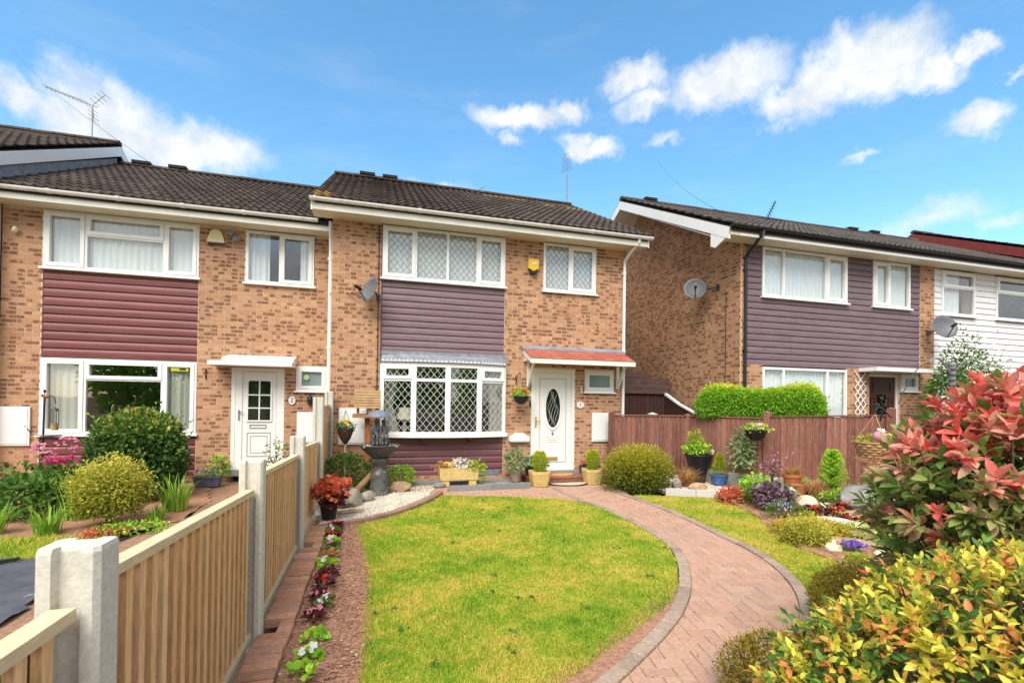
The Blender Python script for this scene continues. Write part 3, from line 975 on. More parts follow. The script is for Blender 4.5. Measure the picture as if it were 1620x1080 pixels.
def window(parent, y, x0, x1, z0, z1, cuts=(), transoms=None, sashes=(), leads=None, sill=True, frame='upvc', glass='glass', curtains=None, M=None, name='window', fw_=0.052, drop=0.03):
    """y is the outer wall plane; cuts are mullion fractions; transoms {column: fraction from the bottom}; sashes (column,row) open lights"""
    fr = MB()
    y0, y1 = y + drop - 0.045, y + drop + 0.02
    frame_bars(fr, x0, x1, z0, z1, fw_, y0, y1)
    xs = [x0] + [x0 + (x1 - x0) * c for c in cuts] + [x1]
    for c in xs[1:-1]:
        fr.box(c - fw_ * 0.5, c + fw_ * 0.5, y0 + 0.002, y1, z0 + fw_, z1 - fw_)
    panes = []
    for i, (a, b) in enumerate(zip(xs, xs[1:])):
        l = a + (fw_ if i == 0 else fw_ * 0.5)
        r = b - (fw_ if i == len(xs) - 2 else fw_ * 0.5)
        zz = [z0 + fw_, z1 - fw_]
        if transoms and i in transoms:
            zt = z0 + (z1 - z0) * transoms[i]
            fr.box(l, r, y0 + 0.002, y1, zt - fw_ * 0.42, zt + fw_ * 0.42)
            cells = [(zz[0], zt - fw_ * 0.42, 0), (zt + fw_ * 0.42, zz[1], 1)]
        else:
            cells = [(zz[0], zz[1], 0)]
        for (c, d, rw) in cells:
            L_, R_, c2, d2 = l, r, c, d
            if (i, rw) in sashes:
                frame_bars(fr, l - 0.012, r + 0.012, c - 0.012, d + 0.012, 0.062, y0 - 0.016, y1 - 0.004)
                L_, R_, c2, d2 = l + 0.05, r - 0.05, c + 0.05, d - 0.05
            panes.append((L_, R_, c2, d2, i, rw))
    w = fr.build(name, frame, parent)
    objs = [w]
    for (a, b, c, d, i, rw) in panes:
        pm_ = MB(); pm_.box(a, b, y0 + 0.032, y0 + 0.036, c, d)
        objs.append(pm_.build('pane', glass, w))
        if leads:
            lead_mat, only = leads if isinstance(leads, tuple) else (leads, None)
            if only is None or (i, rw) in only:
                objs.append(lattice(w, a, b, c, d, y0 + 0.030, lead_mat))
    if sill:
        s = MB(); s.prism([(y + 0.03, z0), (y - 0.06, z0), (y - 0.065, z0 - 0.012), (y - 0.065, z0 - 0.034), (y + 0.03, z0 - 0.034)], 'x', x0 - 0.035, x1 + 0.035)
        objs.append(s.build('sill', frame, w))
    for cu in (curtains or ()):
        objs.append(curtain(w, cu[0], cu[1], z0 + 0.04, z1 - 0.05, y + 0.085, *cu[2:]))
    if M is not None:
        w.matrix_basis = M
    return w


def downpipe(parent, x, y, zt, zb, material, offset=0.25, r=0.034, swan=True, dx=0.0, name='downpipe'):
    mb = MB()
    pts = []
    if swan:
        pts += [(x + dx, y - offset, zt), (x + dx, y - offset, zt - 0.10), (x + dx * 0.3, y - offset * 0.45, zt - 0.28), (x, y, zt - 0.42)]
    pts += [(x, y, zt - 0.55), (x, y, zb)]
    mb.tube(pts, r, 10)
    p = mb.build(name, material, parent, smooth=True)
    z = zt - 0.7
    while z > zb + 0.2:
        m2 = MB(); m2.tube([(x, y, z - 0.03), (x, y, z + 0.03)], r + 0.007, 10); m2.box(x - 0.055, x + 0.055, y + 0.015, y + 0.03, z - 0.018, z + 0.018)
        m2.build('pipe_clip', material, p)
        z -= 1.75
    return p


def bargeboard(parent, x, ya, za, yb_, zb, depth, th, material, name='bargeboard'):
    mb = MB()
    mb.prism([(ya, za), (yb_, zb), (yb_, zb - depth), (ya, za - depth)], 'x', x - th / 2, x + th / 2)
    return mb.build(name, material, parent)


def ball_ring(cx, cz, rx, rz, n=40):
    return [(cx + rx * math.cos(2 * math.pi * k / n), cz + rz * math.sin(2 * math.pi * k / n)) for k in range(n)]


def ring_mesh(mb, outer, inner, y0, y1):
    n = len(outer)
    V = [(p[0], y0, p[1]) for p in outer] + [(p[0], y0, p[1]) for p in inner] + [(p[0], y1, p[1]) for p in outer] + [(p[0], y1, p[1]) for p in inner]
    F = []
    for i in range(n):
        j = (i + 1) % n
        F += [(i, n + i, n + j, j), (2 * n + i, 2 * n + j, 3 * n + j, 3 * n + i), (i, j, 2 * n + j, 2 * n + i), (n + i, 3 * n + i, 3 * n + j, n + j)]
    mb.add(V, F)


# ================================================================ the semi in the middle
house = thing('brick_house', 'middle brick house with mauve siding, leaded bow window and white oval-glass door', 'house', (3.1, 0, 0))
HOLES = [(0.93, 3.43, 0.12, 5.12), (4.05, 5.05, 0.0, 2.37), (5.28, 6.0, 1.88, 2.37), (4.28, 5.53, 4.05, 5.12)]
mb = MB()
wall_slab(mb, 0.0, 6.27, -0.1, 5.14, HOLES, 0.0, 0.25)
mb.box(0.93, 3.43, 0.06, 0.25, 2.42, 4.06)       # block wall behind the siding
mb.box(0.93, 3.43, 0.06, 0.25, 0.0, 0.93)
mb.box(0.0, 0.25, 0.2502, 8.2, -0.1, 5.14)
mb.box(6.02, 6.27, 0.2502, 8.2, -0.1, 5.14)
mb.box(0.2502, 6.0198, 7.95, 8.2, -0.1, 5.14)
for xg in (0.0, 6.02):
    mb.prism([(0.0, 5.1402), (8.2, 5.1402), (4.1, 7.45)], 'x', xg, xg + 0.25)
wall = mb.build('wall', 'mortar', house)
lay_bricks(wall, (0, 0), 0.0, 0.0, 6.27, 0.0, 5.14, HOLES)
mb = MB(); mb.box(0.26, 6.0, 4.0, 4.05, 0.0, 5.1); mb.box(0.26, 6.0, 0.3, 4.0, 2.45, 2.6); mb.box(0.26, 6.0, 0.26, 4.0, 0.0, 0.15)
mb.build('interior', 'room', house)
rf = gable_roof(house, -0.30, 6.56, -0.47, 5.31, 4.0, 7.70, 8.5, 'tile_brown', special=lambda x, y, z, u, v: (v > 0.86 and u > 0.55 and random.random() < 0.55 + 0.4 * u) or (u < 0.02 and v < 0.12) or (u > 0.8 and v > 0.6 and random.random() < 0.12),
                ridge_vents=(0.55, 1.15))
eaves(house, -0.34, 6.58, 0.0, 5.12, 0.42, 0.15, gx0=-0.36, gx1=6.64, joints=(1.6, 3.4, 5.2))
for xb in (-0.33, 6.57):
    bargeboard(house, xb, -0.45, 5.28, 4.0, 7.66, 0.2, 0.03, 'upvc_cream')
    bargeboard(house, xb, 4.0, 7.66, 8.4, 5.30, 0.2, 0.03, 'upvc_cream')
window(house, 0.0, 0.93, 3.43, 4.06, 5.10, cuts=(0.258, 0.514, 0.763), sashes=((0, 0), (3, 0)), leads='lead_came',
       curtains=[(0.98, 1.54, 'net_curtain', 'net_curtain'), (2.85, 3.38, 'net_curtain', 'net_curtain'), (1.56, 2.83, 'net_curtain', 'net_curtain', 0.01)])
window(house, 0.0, 4.285, 5.525, 4.06, 5.10, cuts=(0.49,), sashes=((1, 0),), leads='lead_came', curtains=[(4.32, 5.5, 'net_curtain', 'net_curtain', 0.012)])
siding(house, 'siding_panel', 0.93, 3.43, 2.60, 4.02, 0.04, 0.134, 'siding_mauve')
siding(house, 'siding_panel', 0.93, 3.43, 0.13, 0.93, 0.04, 0.134, 'siding_plum', 'plum shiplap boards under the bow window')
# bow window of four facets
bow_pts = [(0.95, -0.04), (1.56, -0.19), (2.22, -0.24), (2.87, -0.19), (3.44, -0.04)]
bw = MB()
for i in range(4):
    (ax, ay), (bx, by) = bow_pts[i], bow_pts[i + 1]
mb = MB()
mb.prism([(p[0], p[1]) for p in [(0.90, 0.05)] + [(x + (x - 2.2) * 0.03, y - 0.05) for x, y in bow_pts] + [(3.50, 0.05)]], 'z', 0.925, 0.985)
bow = mb.build('bow_window', 'upvc', house)
mb = MB()
mb.prism([(0.93, 0.05)] + [(x, y - 0.02) for x, y in bow_pts] + [(3.46, 0.05)], 'z', 2.37, 2.41)
mb.build('head_board', 'upvc', bow)
for (vx, vy) in bow_pts:
    m2 = MB(); m2.tube([(vx, vy + 0.005, 0.985), (vx, vy + 0.005, 2.37)], 0.036, 8); m2.build('corner_post', 'upvc', bow)
for i in range(4):
    a, b = Vector((*bow_pts[i], 0)), Vector((*bow_pts[i + 1], 0))
    L = (b - a).length
    ang = math.atan2(b.y - a.y, b.x - a.x)
    Mx = Matrix.Translation(a) @ Matrix.Rotation(ang, 4, 'Z')
    f = MB()
    y0, y1 = -0.03, 0.03
    frame_bars(f, 0.0, L, 0.987, 2.368, 0.05, y0, y1)
    zt = 2.06
    f.box(0.05, L - 0.05, y0 + 0.002, y1, zt - 0.03, zt + 0.03)
    cells = [(0.05, L - 0.05, 1.037, zt - 0.03), (0.05, L - 0.05, zt + 0.03, 2.318)]
    if i in (0, 3):
        frame_bars(f, 0.035, L - 0.035, zt + 0.015, 2.333, 0.062, y0 - 0.018, y1 - 0.004)
        cells[1] = (0.095, L - 0.095, zt + 0.075, 2.273)
    fo = f.build('facet_frame', 'upvc', bow)
    fo.matrix_basis = Mx
    for (l, r, c, d) in cells:
        pm_ = MB(); pm_.box(l, r, 0.0, 0.004, c, d)
        p = obj('pane', pm_.mesh('pane', 'glass'), bow); p.matrix_basis = Mx
        lt = lattice(bow, l, r, c, d, -0.002, 'lead_light', 0.135, 0.165, 0.009); lt.matrix_basis = Mx
curtain(bow, 1.0, 1.32, 1.0, 2.36, 0.16, 'curtain', 'curtain', 0.02, 0.09, 0.45)
cu = curtain(bow, 3.16, 3.42, 1.0, 2.36, 0.16, 'curtain', 'curtain', 0.02, 0.09, 0.0)
mb = MB()
prof = [(0.93 - 0.04, 0.04, 2.60)]
ring0 = [(0.90, 0.03)] + [(x, y - 0.07) for x, y in bow_pts] + [(3.48, 0.03)]
ring1 = [(0.90, 0.03)] + [(0.95, 0.01), (1.55, -0.02), (2.21, -0.03), (2.87, -0.02), (3.44, 0.01)] + [(3.48, 0.03)]
n = len(ring0)
V = [(x, y, 2.43) for x, y in ring0] + [(x, y, 2.57) for x, y in ring1] + [(x, y, 2.411) for x, y in ring0]
F = [(i, i + 1, n + i + 1, n + i) for i in range(n - 1)] + [(2 * n + i, 2 * n + i + 1, i + 1, i) for i in range(n - 1)] + [tuple(range(2 * n, 3 * n))[::-1], tuple(range(n, 2 * n))]
mb.add(V, F)
mb.box(0.86, 3.52, -0.012, 0.02, 2.56, 2.63)
mb.build('lead_roof', 'lead', bow)
mb = MB()
for i in range(4):
    a, b = Vector((*bow_pts[i], 0)), Vector((*bow_pts[i + 1], 0))
    d = (b - a).normalized(); nrm = Vector((d.y, -d.x, 0))
    k = 8
    for j in range(k):
        p0, p1 = a + (b - a) * (j / k) + nrm * 0.075, a + (b - a) * ((j + 1) / k) + nrm * 0.075
        pm2 = (p0 + p1) / 2
        mb.add([(p0.x, p0.y, 2.415), (p1.x, p1.y, 2.415), (pm2.x, pm2.y, 2.455), (p0.x - nrm.x * .008, p0.y - nrm.y * .008, 2.415), (p1.x - nrm.x * .008, p1.y - nrm.y * .008, 2.415), (pm2.x - nrm.x * .008, pm2.y - nrm.y * .008, 2.455)],
               [(0, 1, 2), (5, 4, 3), (0, 3, 4, 1), (1, 4, 5, 2), (2, 5, 3, 0)])
mb.build('scalloped_trim', 'upvc', bow)
for xb in (1.75, 2.72):
    mb = MB(); mb.prism([(0.0, 0.92), (-0.16, 0.92), (-0.15, 0.87), (-0.06, 0.84), (-0.02, 0.80), (0.0, 0.80)], 'x', xb - 0.035, xb + 0.035)
    mb.build('bracket', 'siding_red', bow)
mb = MB(); mb.box(2.80, 3.36, -0.02, 0.005, 0.135, 0.235); mb.build('air_vent', 'slate_blue', house)

# door
dr = MB()
frame_bars(dr, 4.05, 5.05, 0.19, 2.37, 0.075, 0.0, 0.07)
door = dr.build('front_door', 'door_white', house)
mb = MB(); mb.box(4.127, 4.973, 0.02, 0.06, 0.267, 2.293); leaf = mb.build('door_leaf', 'door_white', door)
mb = MB(); frame_bars(mb, 4.24, 4.86, 0.36, 2.17, 0.012, 0.012, 0.022); mb.build('moulding', 'groove_grey', door)
mb = MB(); frame_bars(mb, 4.115, 4.985, 0.255, 2.305, 0.012, 0.012, 0.0195); mb.build('leaf_joint', 'groove_grey', door)
mb = MB(); ring_mesh(mb, ball_ring(4.55, 1.53, 0.215, 0.475), ball_ring(4.55, 1.53, 0.165, 0.42), 0.0, 0.022); mb.build('oval_frame', 'door_white', door, smooth=True)
mb = MB(); mb.prism(ball_ring(4.55, 1.53, 0.168, 0.423), 'y', 0.008, 0.016); og = mb.build('oval_glass', 'glass_dark', door)
mb = MB()
for s in range(5):
    pts = [(4.55 + (-0.10 + s * 0.05) * (1 - 0.3 * t) + 0.035 * math.sin(t * 9 + s), 0.006, 1.53 + (t - 0.5) * 0.75 * math.sqrt(max(0.05, 1 - ((-0.10 + s * 0.05) / 0.165) ** 2))) for t in np.linspace(0, 1, 12)]
    mb.tube(pts, 0.004, 5)
mb.build('glass_leading', 'lead_light', door)
for q in range(3):
    mb = MB(); pts = [(4.55 + 0.17 * math.sin(a), 0.017, 0.92 - q * 0.05 - 0.05 * math.cos(a) + 0.02) for a in np.linspace(-1.2, 1.2, 9)]
    mb.tube(pts, 0.004, 5); mb.build('moulding', 'groove_grey', door)
mb = MB(); mb.box(4.43, 4.67, 0.004, 0.022, 0.40, 0.475); mb.build('letter_plate', 'brass', door)
mb = MB(); mb.box(4.15, 4.175, -0.004, 0.021, 1.12, 1.34); mb.tube([(4.162, -0.03, 1.25), (4.26, -0.03, 1.25)], 0.009, 6); mb.tube([(4.162, 0.0, 1.25), (4.162, -0.03, 1.25)], 0.009, 6); mb.build('handle', 'brass', door)
mb = MB(); mb.ball((4.55, 0.012, 0.985), 0.026, 0.012, 0.045); mb.build('knocker', 'grey_metal', door)
mb = MB(); mb.box(3.98, 5.12, -0.12, 0.02, 0.125, 0.19); mb.build('threshold', 'concrete_grey', door)
# porch roof
mb = MB()
mb.prism([(-0.012, 2.80), (-0.60, 2.545), (-0.60, 2.515), (-0.012, 2.515)], 'x', 3.86, 6.14)
can = mb.build('door_canopy', 'upvc_cream', house)
for k in range(4):
    ya, yb2 = -0.02 - k * 0.1475, -0.02 - (k + 1) * 0.1475 - 0.02
    za, zb2 = 2.80 - (k) * 0.064, 2.80 - (k + 1) * 0.064 - 0.009
    for i in range(10):
        xa = 3.83 + i * 0.234
        m2 = MB(); m2.prism([(ya, za + 0.006), (yb2, zb2 + 0.020), (yb2, zb2 - 0.004), (ya, za - 0.004)], 'x', xa + 0.002, xa + 0.231)
        m2.build('canopy_tile', 'tile_red', can)
mb = MB(); mb.box(3.82, 6.18, -0.63, -0.602, 2.44, 2.53); mb.build('canopy_fascia', 'upvc_cream', can)
for xs_ in (3.835, 6.145):
    mb = MB(); mb.prism([(-0.602, 2.44), (-0.602, 2.53), (-0.012, 2.785), (-0.012, 2.69)], 'x', xs_, xs_ + 0.02); mb.build('canopy_side', 'upvc_cream', can)
mb = MB(); mb.prism([(-0.014, 2.86), (-0.03, 2.86), (-0.12, 2.79), (-0.12, 2.765), (-0.014, 2.81)], 'x', 3.80, 6.2); mb.build('canopy_flashing', 'lead', can)
for xs_ in (3.93, 6.04):
    mb = MB()
    mb.box(xs_, xs_ + 0.06, -0.07, -0.012, 1.98, 2.51)
    arc = [(-0.07, 2.10), (-0.16, 2.22), (-0.28, 2.38), (-0.42, 2.51), (-0.50, 2.51), (-0.34, 2.36), (-0.22, 2.18), (-0.13, 2.04), (-0.07, 2.0)]
    mb.prism(arc, 'x', xs_ + 0.01, xs_ + 0.05)
    mb.build('canopy_bracket', 'upvc_cream', can)
window(house, 0.0, 5.285, 5.995, 1.90, 2.37, sashes=((0, 0),), glass='glass_frost', name='cloakroom_window')
downpipe(house, 6.21, -0.05, 5.28, 0.05, 'upvc', offset=0.42, dx=0.12)
downpipe(house, -0.055, 0.30, 5.12, 0.05, 'upvc', offset=0.10)
mb = MB(); mb.box(0.905, 0.93, -0.02, 0.0, 0.2, 5.1); mb.build('corner_trim', 'siding_plum', house)
mb = MB(); mb.tube([(0.86, -0.02, 5.05), (0.865, -0.02, 3.6), (0.86, -0.02, 1.5), (0.86, -0.02, 0.3)], 0.008, 6); mb.build('cable', 'felt', house)
# ground-floor lamp in the bow window
lampm = MB(); lampm.lathe([(0.17, 0.0), (0.10, 0.24), (0.098, 0.24), (0.0, 0.235)], (1.42, 0.28, 1.27), 16)
lamp = thing('table_lamp', 'cream table lamp behind the left pane of the bow window', 'lamp', (1.42, 0.28, 0.95))
lampm.build('lamp_shade', 'lamp_cream', lamp, smooth=True)
mb = MB(); mb.lathe([(0.07, 0.0), (0.07, 0.02), (0.025, 0.05), (0.045, 0.15), (0.02, 0.3), (0.015, 0.34)], (1.42, 0.28, 0.94), 12); mb.build('lamp_base', 'lamp_cream', lamp, smooth=True)
mb = MB(); mb.box(0.98, 3.40, 0.12, 0.42, 0.88, 0.92); mb.build('window_board', 'upvc', house)

# ================================================================ the terrace house on the left
lh = thing('brick_house', 'left brick house with dark red siding and half-glazed white door', 'house', (-2.7, 0.8, 0))
LY = 0.8
LHOLES = [(-4.93, -2.48, 0.12, 5.0), (-1.88, -0.93, 0.0, 2.25), (-0.71, -0.12, 1.80, 2.31), (-1.67, -0.40, 3.93, 5.0)]
mb = MB()
wall_slab(mb, -5.53, -0.002, -0.1, 5.02, LHOLES, LY, LY + 0.25)
mb.box(-4.93, -2.48, LY + 0.06, LY + 0.25, 2.34, 3.94)
mb.box(-4.93, -2.48, LY + 0.06, LY + 0.25, 0.0, 0.92)
mb.box(-5.53, -5.28, LY + 0.2502, 8.9, -0.1, 5.02)
mb.box(-5.2798, -0.002, 8.65, 8.9, -0.1, 5.02)
lw = mb.build('wall', 'mortar', lh)
lay_bricks(lw, (0, LY), 0.0, -5.53, -0.005, 0.0, 5.02, LHOLES)
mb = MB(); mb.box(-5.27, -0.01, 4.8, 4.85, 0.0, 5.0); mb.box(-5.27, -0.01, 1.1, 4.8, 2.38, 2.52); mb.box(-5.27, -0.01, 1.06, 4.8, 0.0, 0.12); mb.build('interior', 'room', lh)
gable_roof(lh, -5.42, -0.06, LY - 0.47, 5.18, LY + 3.8, 7.46, LY + 8.3, 'tile_brown', ridge_vents=(-4.95, -4.15))
eaves(lh, -5.6, -0.03, LY, 5.0, 0.42, 0.15, gx0=-5.75, gx1=-0.30, joints=(-4.6, -3.6, -2.6, -1.6))
window(lh, LY, -4.93, -2.48, 3.95, 4.99, cuts=(0.258, 0.765), transoms={1: 0.62}, sashes=((0, 0), (2, 0), (1, 1)), curtains=[(-4.88, -4.3, 'net_curtain', 'net_curtain', 0.012), (-3.1, -2.53, 'net_curtain', 'net_curtain', 0.012), (-4.28, -3.12, 'net_curtain', 'net_curtain', 0.012)])
window(lh, LY, -1.67, -0.41, 3.94, 4.98, cuts=(0.5,), sashes=((1, 0),), curtains=[(-1.63, -1.25, 'net_curtain', 'net_curtain'), (-0.68, -0.45, 'net_curtain', 'net_curtain')])
window(lh, LY, -4.93, -2.48, 0.95, 2.33, cuts=(0.268, 0.77), transoms={1: 0.73}, sashes=((0, 0), (2, 0), (1, 1)), curtains=[(-4.88, -4.32, 'curtain', 'curtain'), (-2.98, -2.52, 'curtain', 'curtain')])
siding(lh, 'siding_panel', -4.93, -2.48, 2.36, 3.90, LY + 0.04, 0.155, 'siding_red')
siding(lh, 'siding_panel', -4.93, -2.48, 0.13, 0.90, LY + 0.04, 0.155, 'siding_red')
window(lh, LY, -0.71, -0.125, 1.82, 2.31, sashes=((0, 0),), glass='glass_frost', name='cloakroom_window')
mb = MB(); mb.prism(ball_ring(-0.52, 2.09, 0.055, 0.055, 20), 'y', LY - 0.012, LY - 0.008); mb.build('round_sticker', 'sticker_green', lh)
mb = MB(); mb.box(-2.91, -2.62, LY - 0.012, LY - 0.008, 2.15, 2.22); mb.build('window_sticker', 'sticker', lh)
mb = MB(); mb.box(-2.77, -2.66, LY - 0.014, LY - 0.0125, 2.168, 2.203); mb.build('sticker_print', 'felt', lh)
mb = MB(); mb.box(-5.535, -5.52, LY - 0.012, LY + 0.01, 0.1, 5.0); mb.build('party_joint', 'grime', lh)
# its door
mb = MB(); frame_bars(mb, -1.88, -0.93, 0.25, 2.25, 0.065, LY, LY + 0.07); mb.box(-1.815, -1.69, LY + 0.01, LY + 0.06, 0.315, 2.185); mb.box(-1.07, -0.995, LY + 0.01, LY + 0.06, 0.315, 2.185)
ld = mb.build('front_door', 'door_white', lh)
mb = MB(); mb.box(-1.685, -1.075, LY + 0.02, LY + 0.055, 0.32, 2.18); mb.build('door_leaf', 'door_white', ld)
mb = MB(); frame_bars(mb, -1.692, -1.068, 0.315, 2.185, 0.01, LY + 0.012, LY + 0.0195); mb.build('leaf_joint', 'groove_grey', ld)
arch = [(-1.58, 1.22), (-1.18, 1.22), (-1.18, 1.97)] + [(-1.38 + 0.20 * math.cos(a), 1.97 + 0.055 * math.sin(a)) for a in np.linspace(0.3, math.pi - 0.3, 7)] + [(-1.58, 1.97)]
mb = MB(); mb.prism(arch, 'y', LY + 0.006, LY + 0.012); mb.build('door_glass', 'glass_dark', ld)
mb = MB(); frame_bars(mb, -1.61, -1.15, 1.19, 2.03, 0.03, LY - 0.004, LY + 0.02)
mb.box(-1.392, -1.368, LY - 0.004, LY + 0.02, 1.2201, 1.9999)
for zz in (1.46, 1.72): mb.box(-1.58, -1.18, LY - 0.002, LY + 0.0199, zz - 0.012, zz + 0.012)
mb.build('glazing_bars', 'door_white', ld)
mb = MB(); frame_bars(mb, -1.60, -1.17, 0.50, 0.98, 0.014, LY + 0.010, LY + 0.0198); frame_bars(mb, -1.54, -1.23, 0.57, 0.91, 0.01, LY + 0.012, LY + 0.0197); mb.build('moulding', 'groove_grey', ld)
mb = MB(); frame_bars(mb, -1.55, -1.25, 1.06, 1.13, 0.01, LY + 0.006, LY + 0.0199); mb.build('letter_plate', 'grey_metal', ld)
mb = MB(); mb.box(-1.755, -1.73, LY - 0.01, LY + 0.011, 1.22, 1.42); mb.tube([(-1.742, LY - 0.03, 1.38), (-1.66, LY - 0.03, 1.38)], 0.009, 6); mb.tube([(-1.742, LY, 1.38), (-1.742, LY - 0.03, 1.38)], 0.009, 6); mb.build('handle', 'grey_metal', ld)
mb = MB(); mb.box(-1.95, -0.87, LY - 0.14, LY + 0.02, 0.14, 0.25); mb.build('threshold', 'concrete_grey', ld)
mb = MB(); mb.box(-2.16, -0.72, LY - 0.52, LY - 0.012, 2.27, 2.345); lc = mb.build('door_canopy', 'upvc', lh)
mb = MB(); mb.prism([(LY - 0.50, 2.346), (LY - 0.012, 2.346), (LY - 0.012, 2.50), (LY - 0.44, 2.42)], 'x', -1.93, -0.70); mb.build('canopy_top', 'upvc', lc)
mb = MB(); mb.tube([(-2.32, LY - 0.012, 2.22), (-2.32, LY - 0.012, 2.0)], 0.01, 6); mb.tube([(-2.32, LY - 0.012, 2.18)] + [(-2.32, LY - 0.05 - 0.18 * t, 2.16 + 0.05 * math.sin(t * 3)) for t in np.linspace(0, 1, 6)], 0.008, 6)
mb.tube([(-2.32, LY - 0.02, 2.02), (-2.32, LY - 0.16, 2.14)], 0.006, 6)
tag(mb.build('basket_bracket', 'black_plastic'), 'empty black iron basket bracket on left house wall', 'bracket')

# ================================================================ far-left neighbour, only its roof edge and a sliver of wall
fl = thing('brick_house', 'far left house showing only its raised roof edge and white bargeboard', 'house', (-8.0, 0.7, 0))
mb = MB(); mb.box(-11.0, -5.536, LY - 0.25, LY + 0.1, -0.1, 5.3); mb.box(-5.80, -5.56, LY + 0.1001, 8.8, -0.1, 5.3)
mb.prism([(0.5, 5.3002), (4.5, 7.55), (8.5, 5.3002)], 'x', -5.80, -5.56)
fw2 = mb.build('wall', 'mortar', fl)
lay_bricks(fw2, (0, LY - 0.25), 0.0, -6.6, -5.536, 0.0, 5.3, (), keep=120)
gable_roof(fl, -11.2, -5.40, -0.05, 5.55, 4.5, 7.93, 9.2, 'tile_brown', keep=160)
for (ya, za, yb2, zb2) in ((-0.05, 5.52, 4.5, 7.90), (4.5, 7.90, 9.2, 5.5)):
    bargeboard(fl, -5.385, ya, za, yb2, zb2, 0.23, 0.03, 'upvc')
mb = MB(); mb.prism([(0.2, 5.40), (4.45, 7.58), (4.45, 7.34), (0.2, 5.18)], 'x', -5.50, -5.44); mb.build('lead_flashing', 'lead', fl)

# ================================================================ right-hand house
rh = thing('brick_house', 'right brick house with grey-purple siding, black gutter and brick gable end', 'house', (11.3, -1.15, 0))
RY = -1.15
RHOLES = [(8.53, 13.74, 2.53, 5.18), (9.0, 11.4, 0.95, 2.53), (12.1, 13.08, 0.0, 2.45), (13.1, 13.68, 2.03, 2.47)]
mb = MB()
wall_slab(mb, 8.42, 14.22, -0.1, 5.18, RHOLES, RY, RY + 0.25)
mb.box(8.53, 8.97, RY + 0.06, RY + 0.25, 2.53, 5.18)
mb.box(11.4, 12.19, RY + 0.06, RY + 0.25, 2.53, 5.18)
mb.box(13.4, 13.74, RY + 0.06, RY + 0.25, 2.53, 5.18)
mb.box(8.97, 11.4, RY + 0.06, RY + 0.25, 2.53, 4.03)
mb.box(12.19, 13.4, RY + 0.06, RY + 0.25, 2.53, 4.03)
rw = mb.build('wall', 'mortar', rh)
mb = MB(); mb.box(8.671, 14.2, 6.95, 7.2, -0.1, 5.2); mb.build('rear_wall', 'brick_plain', rh)
lay_bricks(rw, (0, RY), 0.0, 8.42, 14.22, 0.0, 5.18, RHOLES, keep=160)
gw = MB(); gw.box(8.42, 8.67, RY + 0.2502, 7.2, -0.1, 5.2); gw.prism([(RY, 5.2002), (7.2, 5.2002), (3.0, 7.42)], 'x', 8.42, 8.67)
gwall = gw.build('gable_wall', 'mortar', rh)


def gable_limit(z):
    if z < 5.2:
        return (-5.5, -RY)
    dz = (7.42 - z) / (7.42 - 5.2)
    return (-3.0 - 2.5 * dz, -3.0 + (3.0 - RY) * dz)


lay_bricks(gwall, (8.42, 0), -math.pi / 2, -5.5, -RY, 0.0, 7.4, (), limit=gable_limit, keep=300, vis=lambda u, z: z > 2.0 and u > -3.2)
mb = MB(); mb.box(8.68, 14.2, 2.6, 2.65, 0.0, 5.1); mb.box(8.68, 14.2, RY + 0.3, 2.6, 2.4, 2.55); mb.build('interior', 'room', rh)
gable_roof(rh, 7.74, 19.75, RY - 0.47, 5.31, 3.0, 7.66, 7.6, 'tile_grey', xmin=14.0, ridge_vents=(8.7, 16.6, 17.6))
eaves(rh, 8.0, 19.8, RY, 5.16, 0.42, 0.15, gutter='black_plastic', fascia='upvc', gx0=7.74, gx1=19.8, joints=(9.8, 11.6, 13.4, 15.2))
bargeboard(rh, 7.73, RY - 0.45, 5.28, 3.0, 7.62, 0.24, 0.03, 'upvc')
bargeboard(rh, 7.73, 3.0, 7.62, 7.5, 5.3, 0.24, 0.03, 'upvc')
mb = MB(); mb.prism([(RY - 0.45, 5.27), (RY - 0.45, 5.13), (RY - 0.02, 4.98), (RY + 0.12, 5.05), (RY + 0.12, 5.55)], 'x', 7.72, 7.75); mb.build('eaves_box', 'upvc', rh)
mb = MB(); mb.prism([(RY - 0.44, 5.27), (RY - 0.44, 5.14), (RY - 0.02, 5.14), (RY + 0.12, 5.16), (RY + 0.12, 5.5)], 'x', 7.755, 8.0); mb.build('eaves_box', 'soffit_paint', rh)
mb = MB(); mb.prism([(RY + 0.13, 5.30), (3.0, 7.40), (3.0, 7.37), (RY + 0.13, 5.27)], 'x', 7.755, 8.43); mb.prism([(3.0, 7.40), (7.2, 5.22), (7.2, 5.19), (3.0, 7.37)], 'x', 7.755, 8.43); mb.build('verge_soffit', 'upvc', rh)
NC = 'net_curtain'
SH = [(8.97, 11.4, 4.03, 5.2), (12.19, 13.4, 4.03, 5.2)]
siding(rh, 'siding_panel', 8.53, 13.74, 2.53, 5.16, RY + 0.04, 0.135, 'siding_grey', split=9.78, holes=SH)
window(rh, RY, 8.975, 11.395, 4.05, 5.14, cuts=(0.24, 0.74), sashes=((2, 0),), curtains=[(9.02, 11.35, NC, NC, 0.015)])
window(rh, RY, 12.195, 13.395, 4.05, 5.14, cuts=(0.44,), sashes=((0, 0),), curtains=[(12.24, 13.36, NC, NC, 0.015)])
window(rh, RY, 9.0, 11.4, 0.95, 2.50, cuts=(0.24, 0.76), curtains=[(9.05, 11.35, NC, NC, 0.02)])
window(rh, RY, 13.105, 13.675, 2.05, 2.46, sashes=((0, 0),), glass='glass_frost', name='cloakroom_window')
mb = MB(); frame_bars(mb, 12.1, 13.08, 0.15, 2.44, 0.06, RY + 0.05, RY + 0.12); rd = mb.build('front_door', 'upvc', rh)
mb = MB(); mb.box(12.165, 13.015, RY + 0.07, RY + 0.11, 0.21, 2.38); mb.build('door_leaf', 'door_brown', rd)
